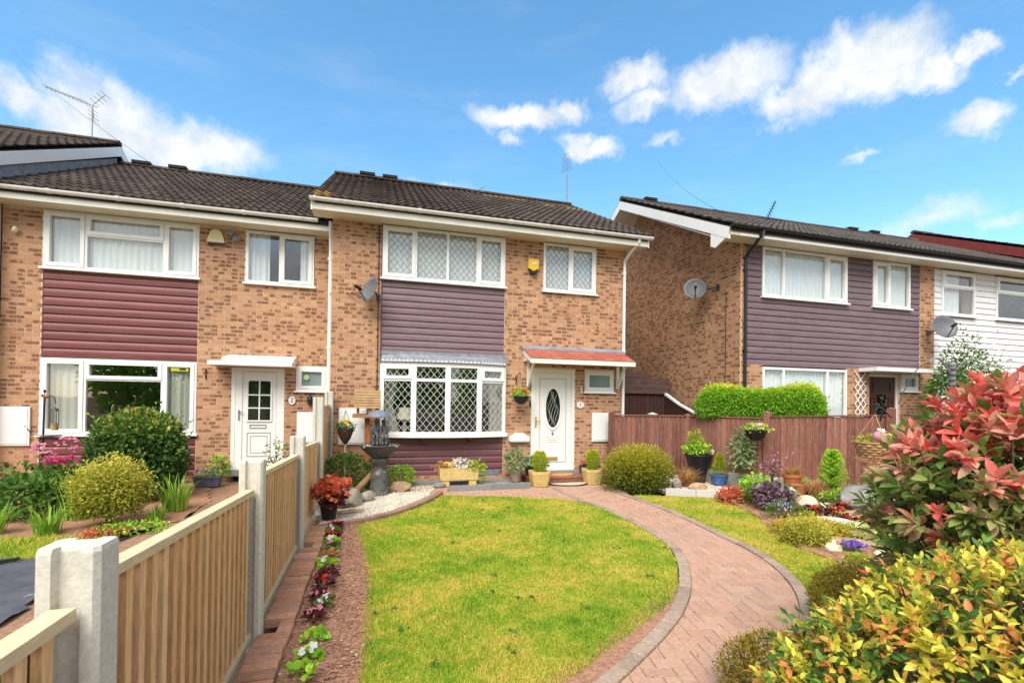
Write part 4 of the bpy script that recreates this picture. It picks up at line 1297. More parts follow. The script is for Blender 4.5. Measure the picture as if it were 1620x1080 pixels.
mb = MB(); mb.box(12.44, 12.74, RY + 0.062, RY + 0.069, 1.35, 1.95); mb.build('door_glass', 'glass_dark', rd)
for (a, b, c, d) in ((12.24, 12.38, 0.6, 1.9), (12.8, 12.94, 0.6, 1.9), (12.3, 12.88, 2.02, 2.28)):
    mb = MB(); frame_bars(mb, a, b, c, d, 0.02, RY + 0.055, RY + 0.0695); mb.build('moulding', 'door_brown', rd)
mb = MB(); mb.box(11.75, 13.75, RY - 0.45, RY - 0.012, 2.475, 2.56); mb.build('door_canopy', 'upvc', rh)
downpipe(rh, 8.50, RY - 0.045, 5.28, 0.05, 'black_plastic', offset=0.42)
mb = MB()
mb.tube([(8.408, RY + 0.45, 4.2), (8.408, RY + 0.46, 2.0), (8.408, RY + 0.45, 0.3)], 0.008, 6); mb.build('cable', 'felt', rh)

# white-sided house further right
wh = thing('terraced_house', 'white-sided house at the right edge beyond the brick pillar', 'house', (17, -1.15, 0))
WH = [(14.48, 15.68, 3.98, 5.2), (16.47, 18.2, 3.98, 5.2)]
mb = MB(); wall_slab(mb, 14.222, 19.9, -0.1, 5.16, WH, RY + 0.06, RY + 0.3); mb.build('wall', 'mortar', wh)
mb = MB(); mb.box(14.3, 19.8, 2.2, 2.25, 0, 5.1); mb.box(14.3, 19.8, RY + 0.32, 2.2, 2.4, 2.5); mb.build('interior', 'room', wh)
siding(wh, 'siding_panel', 14.222, 19.9, 2.45, 5.15, RY + 0.04, 0.15, 'siding_white', holes=WH)
siding(wh, 'siding_panel', 14.222, 19.9, 0.05, 2.43, RY + 0.04, 0.15, 'siding_white')
window(wh, RY, 14.485, 15.675, 4.0, 5.12, transoms={0: 0.62}, sashes=((0, 1),), curtains=[(14.55, 15.2, NC, NC)])
window(wh, RY, 16.475, 18.195, 4.0, 5.12, transoms={0: 0.62}, sashes=((0, 1),))

rr_ = thing('terraced_house', 'farthest right house showing only a dark red bargeboard above the roofs', 'house', (22, -1.0, 0))
mb = MB(); mb.box(20.0, 26.0, RY - 0.3, 7.4, -0.1, 5.5); mb.prism([(RY - 0.3, 5.501), (7.4, 5.501), (3.1, 7.8)], 'x', 20.0, 26.0); mb.build('wall', 'brick_plain', rr_)
gable_roof(rr_, 19.7, 26.2, RY - 0.9, 5.62, 3.1, 8.02, 7.8, 'tile_grey', keep=80)
bargeboard(rr_, 19.69, RY - 0.9, 5.60, 3.1, 7.99, 0.28, 0.03, 'barge_red')
bargeboard(rr_, 19.69, 3.1, 7.99, 7.8, 5.5, 0.28, 0.03, 'barge_red')

# ================================================================ ground, lawns, path
def inside(P, poly):
    x, y = P[:, 0], P[:, 1]
    n = len(poly)
    c = np.zeros(len(P), dtype=bool)
    j = n - 1
    for i in range(n):
        xi, yi = poly[i]; xj, yj = poly[j]
        hit = ((yi > y) != (yj > y)) & (x < (xj - xi) * (y - yi) / (yj - yi + 1e-12) + xi)
        c ^= hit
        j = i
    return c


def smooth_line(pts, step=0.05):
    """Catmull-Rom through the points, resampled evenly"""
    P = [Vector((*p, 0)) for p in pts]
    Q = []
    for i in range(len(P) - 1):
        p0, p1, p2, p3 = P[max(0, i - 1)], P[i], P[i + 1], P[min(len(P) - 1, i + 2)]
        for k in range(16):
            t = k / 16
            Q.append(0.5 * ((2 * p1) + (p2 - p0) * t + (2 * p0 - 5 * p1 + 4 * p2 - p3) * t * t + (3 * p1 - p0 - 3 * p2 + p3) * t ** 3))
    Q.append(P[-1])
    out = [Q[0]]
    acc = 0.0
    for a, b in zip(Q, Q[1:]):
        L = (b - a).length
        while acc + L >= step:
            f = (step - acc) / L
            a = a + (b - a) * f
            out.append(a.copy())
            L = (b - a).length
            acc = 0.0
        acc += L
    return out


def sheet(name, poly, z, material, kind='structure', label=None):
    mb = MB(); mb.prism(poly, 'z', z - 0.05, z)
    o = mb.build(name, material)
    return tag(o, label, kind=kind)


def area_points(poly, n, near=True, seed=1):
    rs = np.random.default_rng(seed)
    P = np.array(poly)
    lo, hi = P.min(0), P.max(0)
    out = []
    tot = 0
    while tot < n:
        q = rs.uniform(lo, hi, (n * 2, 2))
        q = q[inside(q, poly)]
        if near:
            d = np.linalg.norm(q - np.array([CAM.x, CAM.y]), axis=1)
            q = q[rs.uniform(0, 1, len(q)) < np.clip((3.2 / d) ** 1.2, 0.12, 1)]
        out.append(q)
        tot += len(q)
    return np.concatenate(out)[:n]


def grass(name, poly, n, material, label, h=(0.013, 0.026), seed=1, near=True, z=0.0):
    rs = np.random.default_rng(seed)
    P = area_points(poly, n, near, seed) + rs.normal(0, 0.014, (n, 2))
    d = np.linalg.norm(P - np.array([CAM.x, CAM.y]), axis=1)
    clump = np.array([noise.noise((x * 5.0, y * 5.0, 1.7)) for x, y in P])
    hgt = rs.uniform(*h, n) * (1 + 0.55 * clump)
    wid = rs.uniform(0.0025, 0.0045, n) * np.clip(d / 3.5, 1, 2.2)
    a = rs.uniform(0, 2 * np.pi, n)
    lean = rs.normal(0, 0.45, (n, 2)) * hgt[:, None]
    V = np.zeros((n, 3, 3))
    V[:, 0] = np.stack([P[:, 0] - np.cos(a) * wid, P[:, 1] - np.sin(a) * wid, np.full(n, z)], -1)
    V[:, 1] = np.stack([P[:, 0] + np.cos(a) * wid, P[:, 1] + np.sin(a) * wid, np.full(n, z)], -1)
    V[:, 2] = np.stack([P[:, 0] + lean[:, 0], P[:, 1] + lean[:, 1], z + hgt], -1)
    F = np.arange(n * 3).reshape(n, 3)
    return tag(obj(name, npmesh(name, V.reshape(-1, 3), F, rs.uniform(0, 1, n), material)), label, kind='stuff')


gp = MB(); gp.add([(-600, -600, -0.09), (600, -600, -0.09), (600, 1500, -0.09), (-600, 1500, -0.09)], [(0, 1, 2, 3)])
tag(gp.build('ground', 'ground'), kind='structure')

KL = [(4.16, -1.02), (4.17, -2.08), (4.26, -2.60), (4.28, -3.67), (4.22, -4.49), (4.11, -4.98), (3.86, -5.48), (3.52, -5.99), (3.18, -6.38), (2.81, -6.70), (2.47, -6.95), (2.10, -7.20), (1.5, -7.55), (0.75, -7.9), (-0.2, -8.3)]
KR = [(5.24, -1.84), (5.28, -2.49), (5.29, -3.44), (5.14, -4.62), (5.06, -5.21), (4.91, -5.74), (4.71, -6.15), (4.50, -6.47), (4.15, -6.85), (3.65, -7.22), (3.0, -7.58), (2.3, -7.95), (1.5, -8.35), (0.4, -8.85)]
kl = smooth_line(KL, 0.05)
kr = smooth_line(KR, 0.05)

LAWN = [(p.x - 0.02, p.y) for p in kl if p.x > 0.7 and p.y < -2.6][::1]
LAWN = [(1.90, -1.30), (2.35, -1.50), (2.94, -1.68), (3.5, -1.89), (3.88, -2.05), (4.08, -2.27), (4.2, -2.62)] + LAWN[2:] + [(0.70, -7.95), (0.74, -6.9), (0.78, -5.4), (0.74, -4.4), (0.64, -3.5), (0.62, -3.15), (1.12, -2.75), (1.55, -2.15)]
# soil shows between the near lawn edge and the kerb
LAWN2 = []
for (x, y) in LAWN:
    if x > 0.9 and y < -6.15:
        k = min(0.13, (-6.15 - y) * 0.16)
        LAWN2.append((x - k * 0.75, y + k * 0.6))
    else:
        LAWN2.append((x, y))
LAWN = LAWN2
sheet('lawn', LAWN, -0.012, 'grass_main', label='main lawn beside the curved path')
grass('grass', LAWN, 150000, 'grass_main', 'short patchy green and yellow grass of the main lawn', seed=3)

RLAWN = [(p.x + 0.02, p.y) for p in kr if p.y < -2.1 and p.y > -7.0] + [(4.75, -6.95), (5.1, -6.75), (5.45, -6.3), (5.62, -5.7), (5.62, -5.3), (5.95, -4.6), (6.25, -4.1), (6.45, -3.65), (6.6, -3.1), (6.62, -2.62), (6.1, -2.34), (5.45, -2.08)]
sheet('lawn_verge', RLAWN, -0.012, 'grass_right', label='strip of lawn right of the path')
grass('grass', RLAWN, 40000, 'grass_right', 'dry yellow-green grass strip right of the path', seed=4)
LLAWN = [(-7.5, -4.3), (-2.25, -3.85), (-2.15, -3.2), (-2.6, -2.95), (-7.5, -2.6)]
sheet('lawn_left', LLAWN, -0.012, 'grass_left', label='small lawn in the left garden')
grass('grass', LLAWN, 14000, 'grass_left', 'rough yellow grass in the left garden', h=(0.03, 0.07), seed=5, near=False)

# path bed and pavers
pth = [(p.x + 0.06, p.y) for p in kl] + [(p.x - 0.06, p.y) for p in kr][::-1]
PATH = [(2.02, -0.98), (1.96, -1.2), (2.35, -1.46), (2.94, -1.64), (3.5, -1.86), (3.9, -2.02), (4.12, -2.24)] + [(p.x, p.y) for p in kl if p.y < -2.3] + [(p.x, p.y) for p in kr][::-1] + [(5.35, -1.65), (5.38, -0.62), (3.8, -0.62), (3.8, -0.90)]
path = sheet('path', PATH, -0.0135, 'paver_joint', label='curved block-paved garden path')


def clip(poly, a, n):
    """keep the side of the line through a where (p-a).n >= 0"""
    out = []
    for i in range(len(poly)):
        p, q = poly[i], poly[(i + 1) % len(poly)]
        dp = (p[0] - a[0]) * n[0] + (p[1] - a[1]) * n[1]
        dq = (q[0] - a[0]) * n[0] + (q[1] - a[1]) * n[1]
        if dp >= 0: out.append(p)
        if dp * dq < 0:
            t = dp / (dp - dq)
            out.append((p[0] + (q[0] - p[0]) * t, p[1] + (q[1] - p[1]) * t))
    return out


def parea(p):
    return 0.5 * sum(p[i][0] * p[(i + 1) % len(p)][1] - p[(i + 1) % len(p)][0] * p[i][1] for i in range(len(p)))


def slab_mesh(name, poly, top, depth, cham, material, tilt=(0, 0)):
    """a block of any convex outline with a chamfered top edge, about its own centre"""
    n = len(poly)
    cx = sum(p[0] for p in poly) / n; cy = sum(p[1] for p in poly) / n
    V = []
    for f, z in ((None, 0.0), (1.0, -cham), (1.0, -depth)):
        for (x, y) in poly:
            dx, dy = x - cx, y - cy
            L = math.hypot(dx, dy)
            k = 1.0 if f else max(0.0, 1 - cham * 1.3 / max(L, 1e-4))
            V.append((dx * k, dy * k, z + (dx * tilt[0] + dy * tilt[1])))
    F = [tuple(range(n))] + [(n + i, n + (i + 1) % n, (i + 1) % n, i) for i in range(n)] + [(2 * n + i, 2 * n + (i + 1) % n, n + (i + 1) % n, n + i) for i in range(n)]
    return V, F, (cx, cy, top)


def edge_clip(poly, line, side, inset):
    """cut a paver along the nearest stretch of the kerb"""
    cx = sum(p[0] for p in poly) / len(poly); cy = sum(p[1] for p in poly) / len(poly)
    i = min(range(1, len(line) - 1), key=lambda k: (line[k].x - cx) ** 2 + (line[k].y - cy) ** 2)
    t = (line[i + 1] - line[i - 1]).normalized()
    nrm = (-t.y * side, t.x * side)
    a = (line[i].x + nrm[0] * inset, line[i].y + nrm[1] * inset)
    return clip(poly, a, nrm)


pav = []
U = 0.1
angp = R(-12)
ca_, sa_ = math.cos(angp), math.sin(angp)
g_ = 0.002
POLY = np.array(PATH)
for n_ in range(-40, 40):
    for m_ in range(-60, 90):
        ox, oy = m_ + 4 * n_, m_
        for (w_, h_, dx, dy) in ((2, 1, 0, 0), (1, 2, 0, 1)):
            x, y = (ox + dx) * U, (oy + dy) * U
            q = [(x + g_, y + g_), (x + w_ * U - g_, y + g_), (x + w_ * U - g_, y + h_ * U - g_), (x + g_, y + h_ * U - g_)]
            q = [(px * ca_ - py * sa_ + 3.0, px * sa_ + py * ca_ - 4.5) for px, py in q]
            c = np.array([[sum(p[0] for p in q) / 4, sum(p[1] for p in q) / 4]])
            if c[0, 0] < -0.2 or c[0, 0] > 5.6 or c[0, 1] > -0.5 or c[0, 1] < -8.8: continue
            corners = np.array(q + [(c[0, 0], c[0, 1])])
            if not inside(corners, PATH).any(): continue
            yy = c[0, 1]
            if yy < -2.25:
                q = edge_clip(q, kl, 1, 0.109)
                if len(q) < 3: continue
            if yy < -1.84:
                q = edge_clip(q, kr, -1, 0.109)
                if len(q) < 3: continue
            if yy >= -2.3 and c[0, 0] < 4.2:
                # paving strip behind the lawn: trim along its straight edges
                for (a, b) in (((1.96, -1.2), (2.94, -1.66)), ((2.94, -1.66), (4.12, -2.24))):
                    if a[0] - 0.2 <= c[0, 0] <= b[0] + 0.2:
                        tx, ty = b[0] - a[0], b[1] - a[1]
                        L = math.hypot(tx, ty)
                        q = clip(q, a, (-ty / L, tx / L))
                        if len(q) < 3: break
                if len(q) >= 3: q = clip(q, (2.02, -1.0), (0.0, -1.0)) if c[0, 0] < 3.75 else q
            if len(q) >= 3: q = clip(q, (0, -0.64), (0, -1))
            if len(q) >= 3: q = clip(q, (5.40, 0), (-1, 0))
            if len(q) >= 3: q = clip(q, (1.97, 0), (1, 0)) if c[0, 1] > -2 else q
            if len(q) < 3 or parea(q) < 0.0012: continue
            if yy > -1.0 and c[0, 0] < 3.78: continue
            pav.append(q)
pav.sort(key=lambda q: -parea(q) / ((q[0][0] - CAM.x) ** 2 + (q[0][1] - CAM.y) ** 2) + (9 if ((q[0][1] - CAM.y) * math.cos(_yaw) + (q[0][0] - CAM.x) * math.sin(_yaw)) < 2.4 else 0))
rest = MB()
rr = random.Random(3)
for i, q in enumerate(pav):
    V, F, c = slab_mesh('paver', q, -0.004 + rr.uniform(-0.0025, 0.0025), 0.05, 0.004, 'paver', (rr.uniform(-0.006, 0.006), rr.uniform(-0.006, 0.006)))
    if i < 300:
        mb = MB(); mb.add(V, F)
        obj('paver', mb.mesh('paver', 'paver'), path, loc=c)
    else:
        rest.add([(v[0] + c[0], v[1] + c[1], v[2] + c[2]) for v in V], F, rr.random())
tag(rest.build('paving', 'paver', path), kind='stuff')


def block_line(parent, line, i0, i1, step, width, side, top, material, name='kerb_block', depth=0.1, gap=0.004, jig=0.004):
    """blocks end to end along a sampled line, each a little askew"""
    i = i0
    while i + step <= i1:
        a, b = line[i], line[i + step]
        t = (b - a).normalized()
        n = Vector((-t.y * side, t.x * side, 0))
        a2, b2 = a + t * gap, b - t * gap
        q = [(a2.x, a2.y), (b2.x, b2.y), (b2.x + n.x * width, b2.y + n.y * width), (a2.x + n.x * width, a2.y + n.y * width)]
        if parea(q) < 0: q = q[::-1]
        V, F, c = slab_mesh(name, q, top + random.uniform(-jig, jig), depth, 0.006, material)
        mb = MB(); mb.add(V, F)
        obj(name, mb.mesh(name, material), parent, loc=c)
        i += step


block_line(path, kl, 0, len(kl) - 1, 4, 0.105, 1, 0.012, 'kerb_block')
block_line(path, kr, 0, len(kr) - 1, 4, 0.105, -1, 0.012, 'kerb_block')

# soil strip with the bedding row
def soil_patch(name, poly, z, step, amp, material, label, hfun=None, kind='structure'):
    P = np.array(poly)
    lo, hi = P.min(0), P.max(0)
    xs = np.arange(lo[0] - step, hi[0] + step, step); ys = np.arange(lo[1] - step, hi[1] + step, step)
    X, Y = np.meshgrid(xs, ys)
    pts = np.stack([X.ravel(), Y.ravel()], -1)
    ins = inside(pts, poly)
    Z = np.array([z + (hfun(x, y) if hfun else 0) + amp * (noise.noise((x * 7, y * 7, 0.3)) + 0.6 * noise.noise((x * 19, y * 19, 2.3))) for x, y in pts])
    nx, ny = len(xs), len(ys)
    ii = ins.reshape(ny, nx)
    F = []
    for j in range(ny - 1):
        for i in range(nx - 1):
            if ii[j, i] or ii[j, i + 1] or ii[j + 1, i] or ii[j + 1, i + 1]:
                F.append((j * nx + i, j * nx + i + 1, (j + 1) * nx + i + 1, (j + 1) * nx + i))
    V = np.stack([pts[:, 0], pts[:, 1], Z], -1)
    return tag(obj(name, npmesh(name, V, np.array(F), None, material, True)), label, kind=kind)


OCT_V = np.array([(1, 0, 0), (-1, 0, 0), (0, 1, 0), (0, -1, 0), (0, 0, 1), (0, 0, -1)], dtype=float)
OCT_F = np.array([(0, 2, 4), (2, 1, 4), (1, 3, 4), (3, 0, 4), (2, 0, 5), (1, 2, 5), (3, 1, 5), (0, 3, 5)])
_ib = bmesh.new(); bmesh.ops.create_icosphere(_ib, subdivisions=1, radius=1.0)
ICO_V = np.array([v.co[:] for v in _ib.verts]); ICO_F = np.array([[v.index for v in f.verts] for f in _ib.faces]); _ib.free()


def scatter(name, P, size, material, label, z=0.0, flat=0.7, seed=2, smooth=False, base=None, hfun=None, cat=None):
    rs = np.random.default_rng(seed)
    n = len(P)
    bv, bf = base or (OCT_V, OCT_F)
    k = len(bv)
    s = rs.uniform(size[0], size[1], n)
    sc3 = np.stack([s * rs.uniform(0.7, 1.3, n), s * rs.uniform(0.7, 1.3, n), s * flat * rs.uniform(0.7, 1.2, n)], -1)
    a = rs.uniform(0, 2 * np.pi, n)
    B = bv[None] * (1 + rs.normal(0, 0.12, (n, k, 1)))
    B = B * sc3[:, None]
    ca, sa = np.cos(a)[:, None], np.sin(a)[:, None]
    X = B[..., 0] * ca - B[..., 1] * sa; Y = B[..., 0] * sa + B[..., 1] * ca
    zz = np.array([z + (hfun(p[0], p[1]) if hfun else 0) for p in P])
    V = np.stack([X + P[:, 0, None], Y + P[:, 1, None], B[..., 2] + zz[:, None] + (s * flat * 0.35)[:, None]], -1)
    F = (bf[None] + (np.arange(n) * k)[:, None, None]).reshape(-1, 3)
    return tag(obj(name, npmesh(name, V.reshape(-1, 3), F, np.repeat(rs.uniform(0, 1, n), len(bf)), material, smooth)), label, kind='stuff')


BED = [(0.24, -8.6), (0.24, -3.15), (0.62, -3.05), (0.66, -3.5), (0.76, -4.4), (0.80, -5.4), (0.77, -6.9), (0.72, -8.0), (0.7, -8.6)]
soil_patch('flower_bed', BED, -0.005, 0.03, 0.012, 'soil', 'narrow bed of bare brown soil along the fence')
scatter('soil_clods', area_points(BED, 5200, True, 8), (0.004, 0.014), 'clod', 'crumbs of brown soil in the fence bed', z=0.0, seed=9)
GAP = [(2.12, -7.18), (2.5, -6.93), (2.84, -6.68), (3.2, -6.36), (3.5, -6.02), (3.42, -5.98), (3.06, -6.27), (2.68, -6.55), (2.34, -6.8), (1.95, -7.05), (1.4, -7.4), (1.5, -7.5)]
soil_patch('edge_soil', GAP, -0.008, 0.03, 0.008, 'soil', 'worn soil gap between lawn and kerb')

# brick edging along the fence
edging = thing('brick_edging', 'row of flat red bricks laid along the foot of the left fence', 'edging', (0.17, -5.5, 0))
y = -9.2
i = 0
while y < -3.25:
    if not any(abs(y + 0.05 - py) < 0.12 for py in (-8.18, -6.08, -4.03)):
        q = [(-0.105, -0.0455), (0.105, -0.0455), (0.105, 0.0455), (-0.105, 0.0455)]
        V, F, c = slab_mesh('brick', q, 0, 0.065, 0.006, 'edging_brick', (random.uniform(-0.02, 0.02), random.uniform(-0.03, 0.03)))
        mb = MB(); mb.add(V, F)
        obj('brick', mb.mesh('brick', 'edging_brick'), edging, loc=(0.165 + random.uniform(-0.006, 0.006), y + 0.05, 0.045 + random.uniform(-0.004, 0.004)), rot=(0, 0, random.uniform(-0.04, 0.04)))
    else:
        q = [(-0.05, -0.0475), (0.05, -0.0475), (0.05, 0.0475), (-0.05, 0.0475)]
        V, F, c = slab_mesh('brick', q, 0, 0.065, 0.006, 'edging_brick')
        mb = MB(); mb.add(V, F)
        obj('brick', mb.mesh('brick', 'edging_brick'), edging, loc=(0.225, y + 0.05, 0.04), rot=(0, 0, random.uniform(-0.04, 0.04)))
    y += 0.101

# gravel corner by the fountain with its curved brick edge
GRAVEL = [(0.12, -3.2), (0.6, -2.92), (1.09, -2.5), (1.5, -1.95), (1.82, -1.38), (1.97, -1.0), (3.78, -0.82), (3.8, -0.02), (0.1, -0.02)]
sheet('gravel_bed', GRAVEL, 0.0, 'gravel_bed', label='gravel corner in front of the bow window')
GF = [(0.15, -3.1), (0.6, -2.82), (1.05, -2.42), (1.42, -1.9), (1.75, -1.32), (1.85, -0.98), (1.2, -1.0), (0.9, -1.4), (0.4, -2.2), (0.14, -2.8)]
scatter('gravel', area_points(GF, 3000, False, 21), (0.012, 0.028), 'pebble_white', 'bright white pebbles around the fountain', z=0.0, seed=22, base=(ICO_V, ICO_F), smooth=True)
GB = [(0.12, -2.8), (0.9, -1.35), (1.2, -0.98), (1.97, -0.96), (3.76, -0.78), (3.78, -0.06), (0.12, -0.06)]
scatter('gravel', area_points(GB, 4200, False, 23), (0.009, 0.018), 'pebble_buff', 'buff gravel strip under the bow window', z=0.0, seed=24, base=(ICO_V, ICO_F), smooth=True)
ge = thing('brick_edging', 'curved brown brick edge between gravel and lawn', 'edging', (1.1, -2.4, 0))
gl = smooth_line([(0.12, -3.22), (0.6, -2.95), (1.12, -2.55), (1.53, -2.0), (1.85, -1.4), (1.95, -1.05)], 0.05)
block_line(ge, gl, 0, len(gl) - 1, 4, 0.10, -1, 0.05, 'edging_brown', 'brick', 0.12)
kb = thing('kerb_stones', 'dark grey concrete kerb in front of the gravel strip', 'kerb', (2.9, -0.9, 0))
for (xa, xb) in ((2.08, 2.97), (2.98, 3.77)):
    mb = MB(); mb.box(xa, xb, -0.98 + (xa - 2.0) * 0.10, -0.90 + (xa - 2.0) * 0.10, -0.05, 0.085); mb.build('kerb_stone', 'concrete_grey', kb)
mb = MB(); mb.box(0.95, 3.75, -0.32, -0.06, -0.02, 0.06); tag(mb.build('stone_slab', 'concrete_grey'), 'long grey stone slab against the plum siding', 'slab')
mb = MB(); mb.box(1.9, 2.12, -1.06, -0.95, 0.0, 0.07); tag(mb.build('brick_block', 'edging_brick'), 'single red brick at the corner of the gravel kerb', 'brick')

# ================================================================ left fence: concrete posts, slatted panels
fence = thing('fence', 'new pale timber fence with white concrete posts on the left', 'fence', (0.0, -5.0, 0))


def post_mesh(h):
    k = ('post', h)
    if k not in BRICK_CACHE:
        w, d, s, t = 0.075, 0.062, 0.028, 0.026
        ch = 0.014
        poly = [(-w, -d + ch), (-w + ch, -d), (-s - 0.006, -d), (-s, -d + t), (s, -d + t), (s + 0.006, -d), (w - ch, -d), (w, -d + ch),
                (w, d - ch), (w - ch, d), (s + 0.006, d), (s, d - t), (-s, d - t), (-s - 0.006, d), (-w + ch, d), (-w, d - ch)]
        mb = MB()
        n = len(poly)
        V = [(x, y, -0.3) for x, y in poly] + [(x, y, h - 0.014) for x, y in poly] + [(x * 0.95, y * 0.92, h) for x, y in poly]
        F = [(i, (i + 1) % n, n + (i + 1) % n, n + i) for i in range(n)] + [(n + i, n + (i + 1) % n, 2 * n + (i + 1) % n, 2 * n + i) for i in range(n)] + [tuple(range(2 * n, 3 * n))]
        mb.add(V, F)
        BRICK_CACHE[k] = mb.mesh('post', 'concrete')
    return BRICK_CACHE[k]


POSTS = [(-8.18, 1.235), (-6.12, 1.225), (-4.04, 1.24), (-2.0, 1.68), (-0.18, 1.80)]
obj('post', post_mesh(1.23), fence, loc=(0.005, -10.2, 0))
for (py, h) in POSTS:
    obj('post', post_mesh(h), fence, loc=(0.005, py, 0))


def fence_panel(ya, yb, za, zb, bottom, pitch=0.1, mid=None, plain=False):
    """panel between two posts; za, zb the top heights at the near and far end"""
    mb = MB()
    mb.prism([(ya, bottom), (yb, bottom), (yb, zb - 0.04), (ya, za - 0.04)], 'x', -0.068, -0.062)
    pn = mb.build('panel', 'wood_back', fence)
    n = round((yb - ya) / pitch)
    p = (yb - ya) / n
    for i in range(n):
        y0 = ya + i * p
        f0 = (i + 0.3) / n
        zt = za + (zb - za) * f0 - 0.03
        w = p * (0.94 if plain else 0.47) * random.uniform(0.96, 1.03)
        m2 = MB()
        sl = (zb - za) / (yb - ya)
        m2.prism([(y0, bottom + 0.01), (y0 + w, bottom + 0.01), (y0 + w, zt + sl * w), (y0, zt)], 'x', -0.013, 0.006 + (0.0 if plain else 0.004))
        m2.build('slat', 'wood_new', pn)
        if not plain:
            m3 = MB()
            m3.prism([(y0 + w * 0.8, bottom + 0.01), (y0 + p * 1.15, bottom + 0.01), (y0 + p * 1.15, zt), (y0 + w * 0.8, zt)], 'x', -0.060, -0.040)
            m3.build('slat', 'wood_back', pn)
    cp = MB(); cp.prism([(ya, za - 0.035), (yb, zb - 0.035), (yb, zb), (ya, za)], 'x', -0.03, 0.032); cp.build('cap_rail', 'wood_cap', pn)
    br = MB(); br.box(-0.015, 0.028, ya, yb, bottom - 0.045, bottom + 0.008); br.build('bottom_rail', 'wood_cap', pn)
    if mid:
        m4 = MB(); m4.box(-0.012, 0.022, ya, yb, mid - 0.03, mid + 0.03); m4.build('rail', 'wood_cap', pn)
    return pn


fence_panel(-10.14, -8.245, 1.10, 1.075, 0.05)
fence_panel(-8.115, -6.185, 1.125, 1.03, 0.05)
fence_panel(-6.055, -4.105, 1.115, 1.045, 0.05)
fence_panel(-3.975, -2.065, 1.10, 1.02, 0.10, plain=True, pitch=0.14)
fence_panel(-1.935, -0.245, 1.56, 1.55, 0.30, plain=True, pitch=0.14, mid=1.27)
mb = MB(); mb.box(-0.02, 0.02, -1.935, -0.245, 0.0, 0.24); mb.build('gravel_board', 'concrete', fence)

# ================================================================ brown fence on the right
bf = thing('fence', 'weathered dark brown board fence on concrete gravel boards on the right', 'fence', (7.5, -1.5, 0))
FP = [(5.80, -0.30), (7.52, -0.60), (8.14, -2.20), (8.98, -3.92)]


def brown_panel(a, b, z0, z1, zt0, zt1, first=True):
    a, b = Vector((*a, 0)), Vector((*b, 0))
    d = (b - a).normalized(); L = (b - a).length
    ang = math.atan2(d.y, d.x)
    M = Matrix.Translation(a) @ Matrix.Rotation(ang, 4, 'Z')
    mb = MB()
    mb.box(0.05, L - 0.05, 0.02, 0.05, z0 + 0.2, z0 + 0.27); mb.box(0.05, L - 0.05, 0.02, 0.05, zt0 - 0.25, zt0 - 0.18); mb.box(0.05, L - 0.05, 0.021, 0.049, (z0 + zt0) / 2, (z0 + zt0) / 2 + 0.07)
    pn = mb.build('panel', 'wood_dark', bf)
    n = round((L - 0.1) / 0.105); p = (L - 0.1) / n
    for i in range(n):
        u0 = 0.05 + i * p
        zt = zt0 + (zt1 - zt0) * (i + 0.5) / n + random.uniform(-0.006, 0.006)
        m2 = MB()
        tw = random.uniform(-0.004, 0.004)
        V = []
        for zz in (z0, zt):
            V += [(u0 - 0.014, 0.012, zz), (u0 + p, 0.016, zz), (u0 + p, 0.004, zz), (u0 - 0.014, -0.014 + tw, zz)]
        m2.add(V, [(3, 2, 1, 0), (4, 5, 6, 7), (0, 1, 5, 4), (1, 2, 6, 5), (2, 3, 7, 6), (3, 0, 4, 7)])
        m2.build('board', 'wood_brown', pn)
    m3 = MB(); m3.prism([(0.04, zt0 + 0.008), (L - 0.04, zt1 + 0.008), (L - 0.04, zt1 + 0.03), (0.04, zt0 + 0.03)], 'y', -0.03, 0.045); m3.build('cap_rail', 'wood_brown', pn)
    m4 = MB(); m4.box(0.03, L - 0.03, -0.02, 0.03, z0 - 0.32, z0 - 0.005); m4.build('gravel_board', 'concrete', pn)
    pn.matrix_basis = M


brown_panel(FP[0], FP[1], 0.10, 1.5, 1.38, 1.38)
brown_panel(FP[1], FP[2], 0.28, 1.5, 1.38, 1.385)
brown_panel(FP[2], FP[3], 0.30, 1.5, 1.42, 1.50)
for (x, y), h in zip(FP, (1.44, 1.42, 1.52, 1.62)):
    mb = MB(); mb.box(-0.05, 0.05, -0.05, 0.05, -0.2, h); mb.add([(-0.055, -0.055, h), (0.055, -0.055, h), (0.055, 0.055, h), (-0.055, 0.055, h), (0, 0, h + 0.03)], [(0, 1, 4), (1, 2, 4), (2, 3, 4), (3, 0, 4)])
    obj('post', mb.mesh('post', 'wood_brown'), bf, loc=(x, y, 0), rot=(0, 0, 0.3))

# rockery terrain on the right
FN = Vector((-0.896, -0.445, 0))


def rock_h(x, y):
    s = (x - 8.14) * FN.x + (y + 2.22) * FN.y
    t = min(1.0, max(0.0, 1 - s / 2.1)) * min(1.0, max(0.0, (-2.15 - y) / 0.5))
    return 0.30 * t * t * (3 - 2 * t) + 0.02


ROCKERY = [(6.62, -2.62), (6.60, -3.1), (6.45, -3.65), (6.25, -4.1), (5.95, -4.6), (5.62, -5.3), (5.62, -5.7), (5.45, -6.3), (5.1, -6.75), (4.75, -6.95), (4.3, -7.0), (3.4, -7.6), (2.6, -8.0), (1.9, -8.4), (1.9, -10.5), (9.5, -10.5), (10.6, -7.2), (9.0, -3.92), (8.16, -2.2), (7.7, -2.05), (7.05, -2.45)]
soil_patch('rockery', ROCKERY, 0.0, 0.06, 0.014, 'soil', 'sloping rockery bed in front of the brown fence', hfun=rock_h)
scatter('soil_clods', area_points(ROCKERY, 5000, True, 31), (0.006, 0.018), 'clod', 'crumbs of brown soil over the rockery', z=0.005, seed=32, hfun=rock_h)
PEB = [(6.05, -1.98), (6.95, -2.38), (7.6, -1.95), (7.5, -0.75), (6.4, -0.55), (6.0, -0.9)]
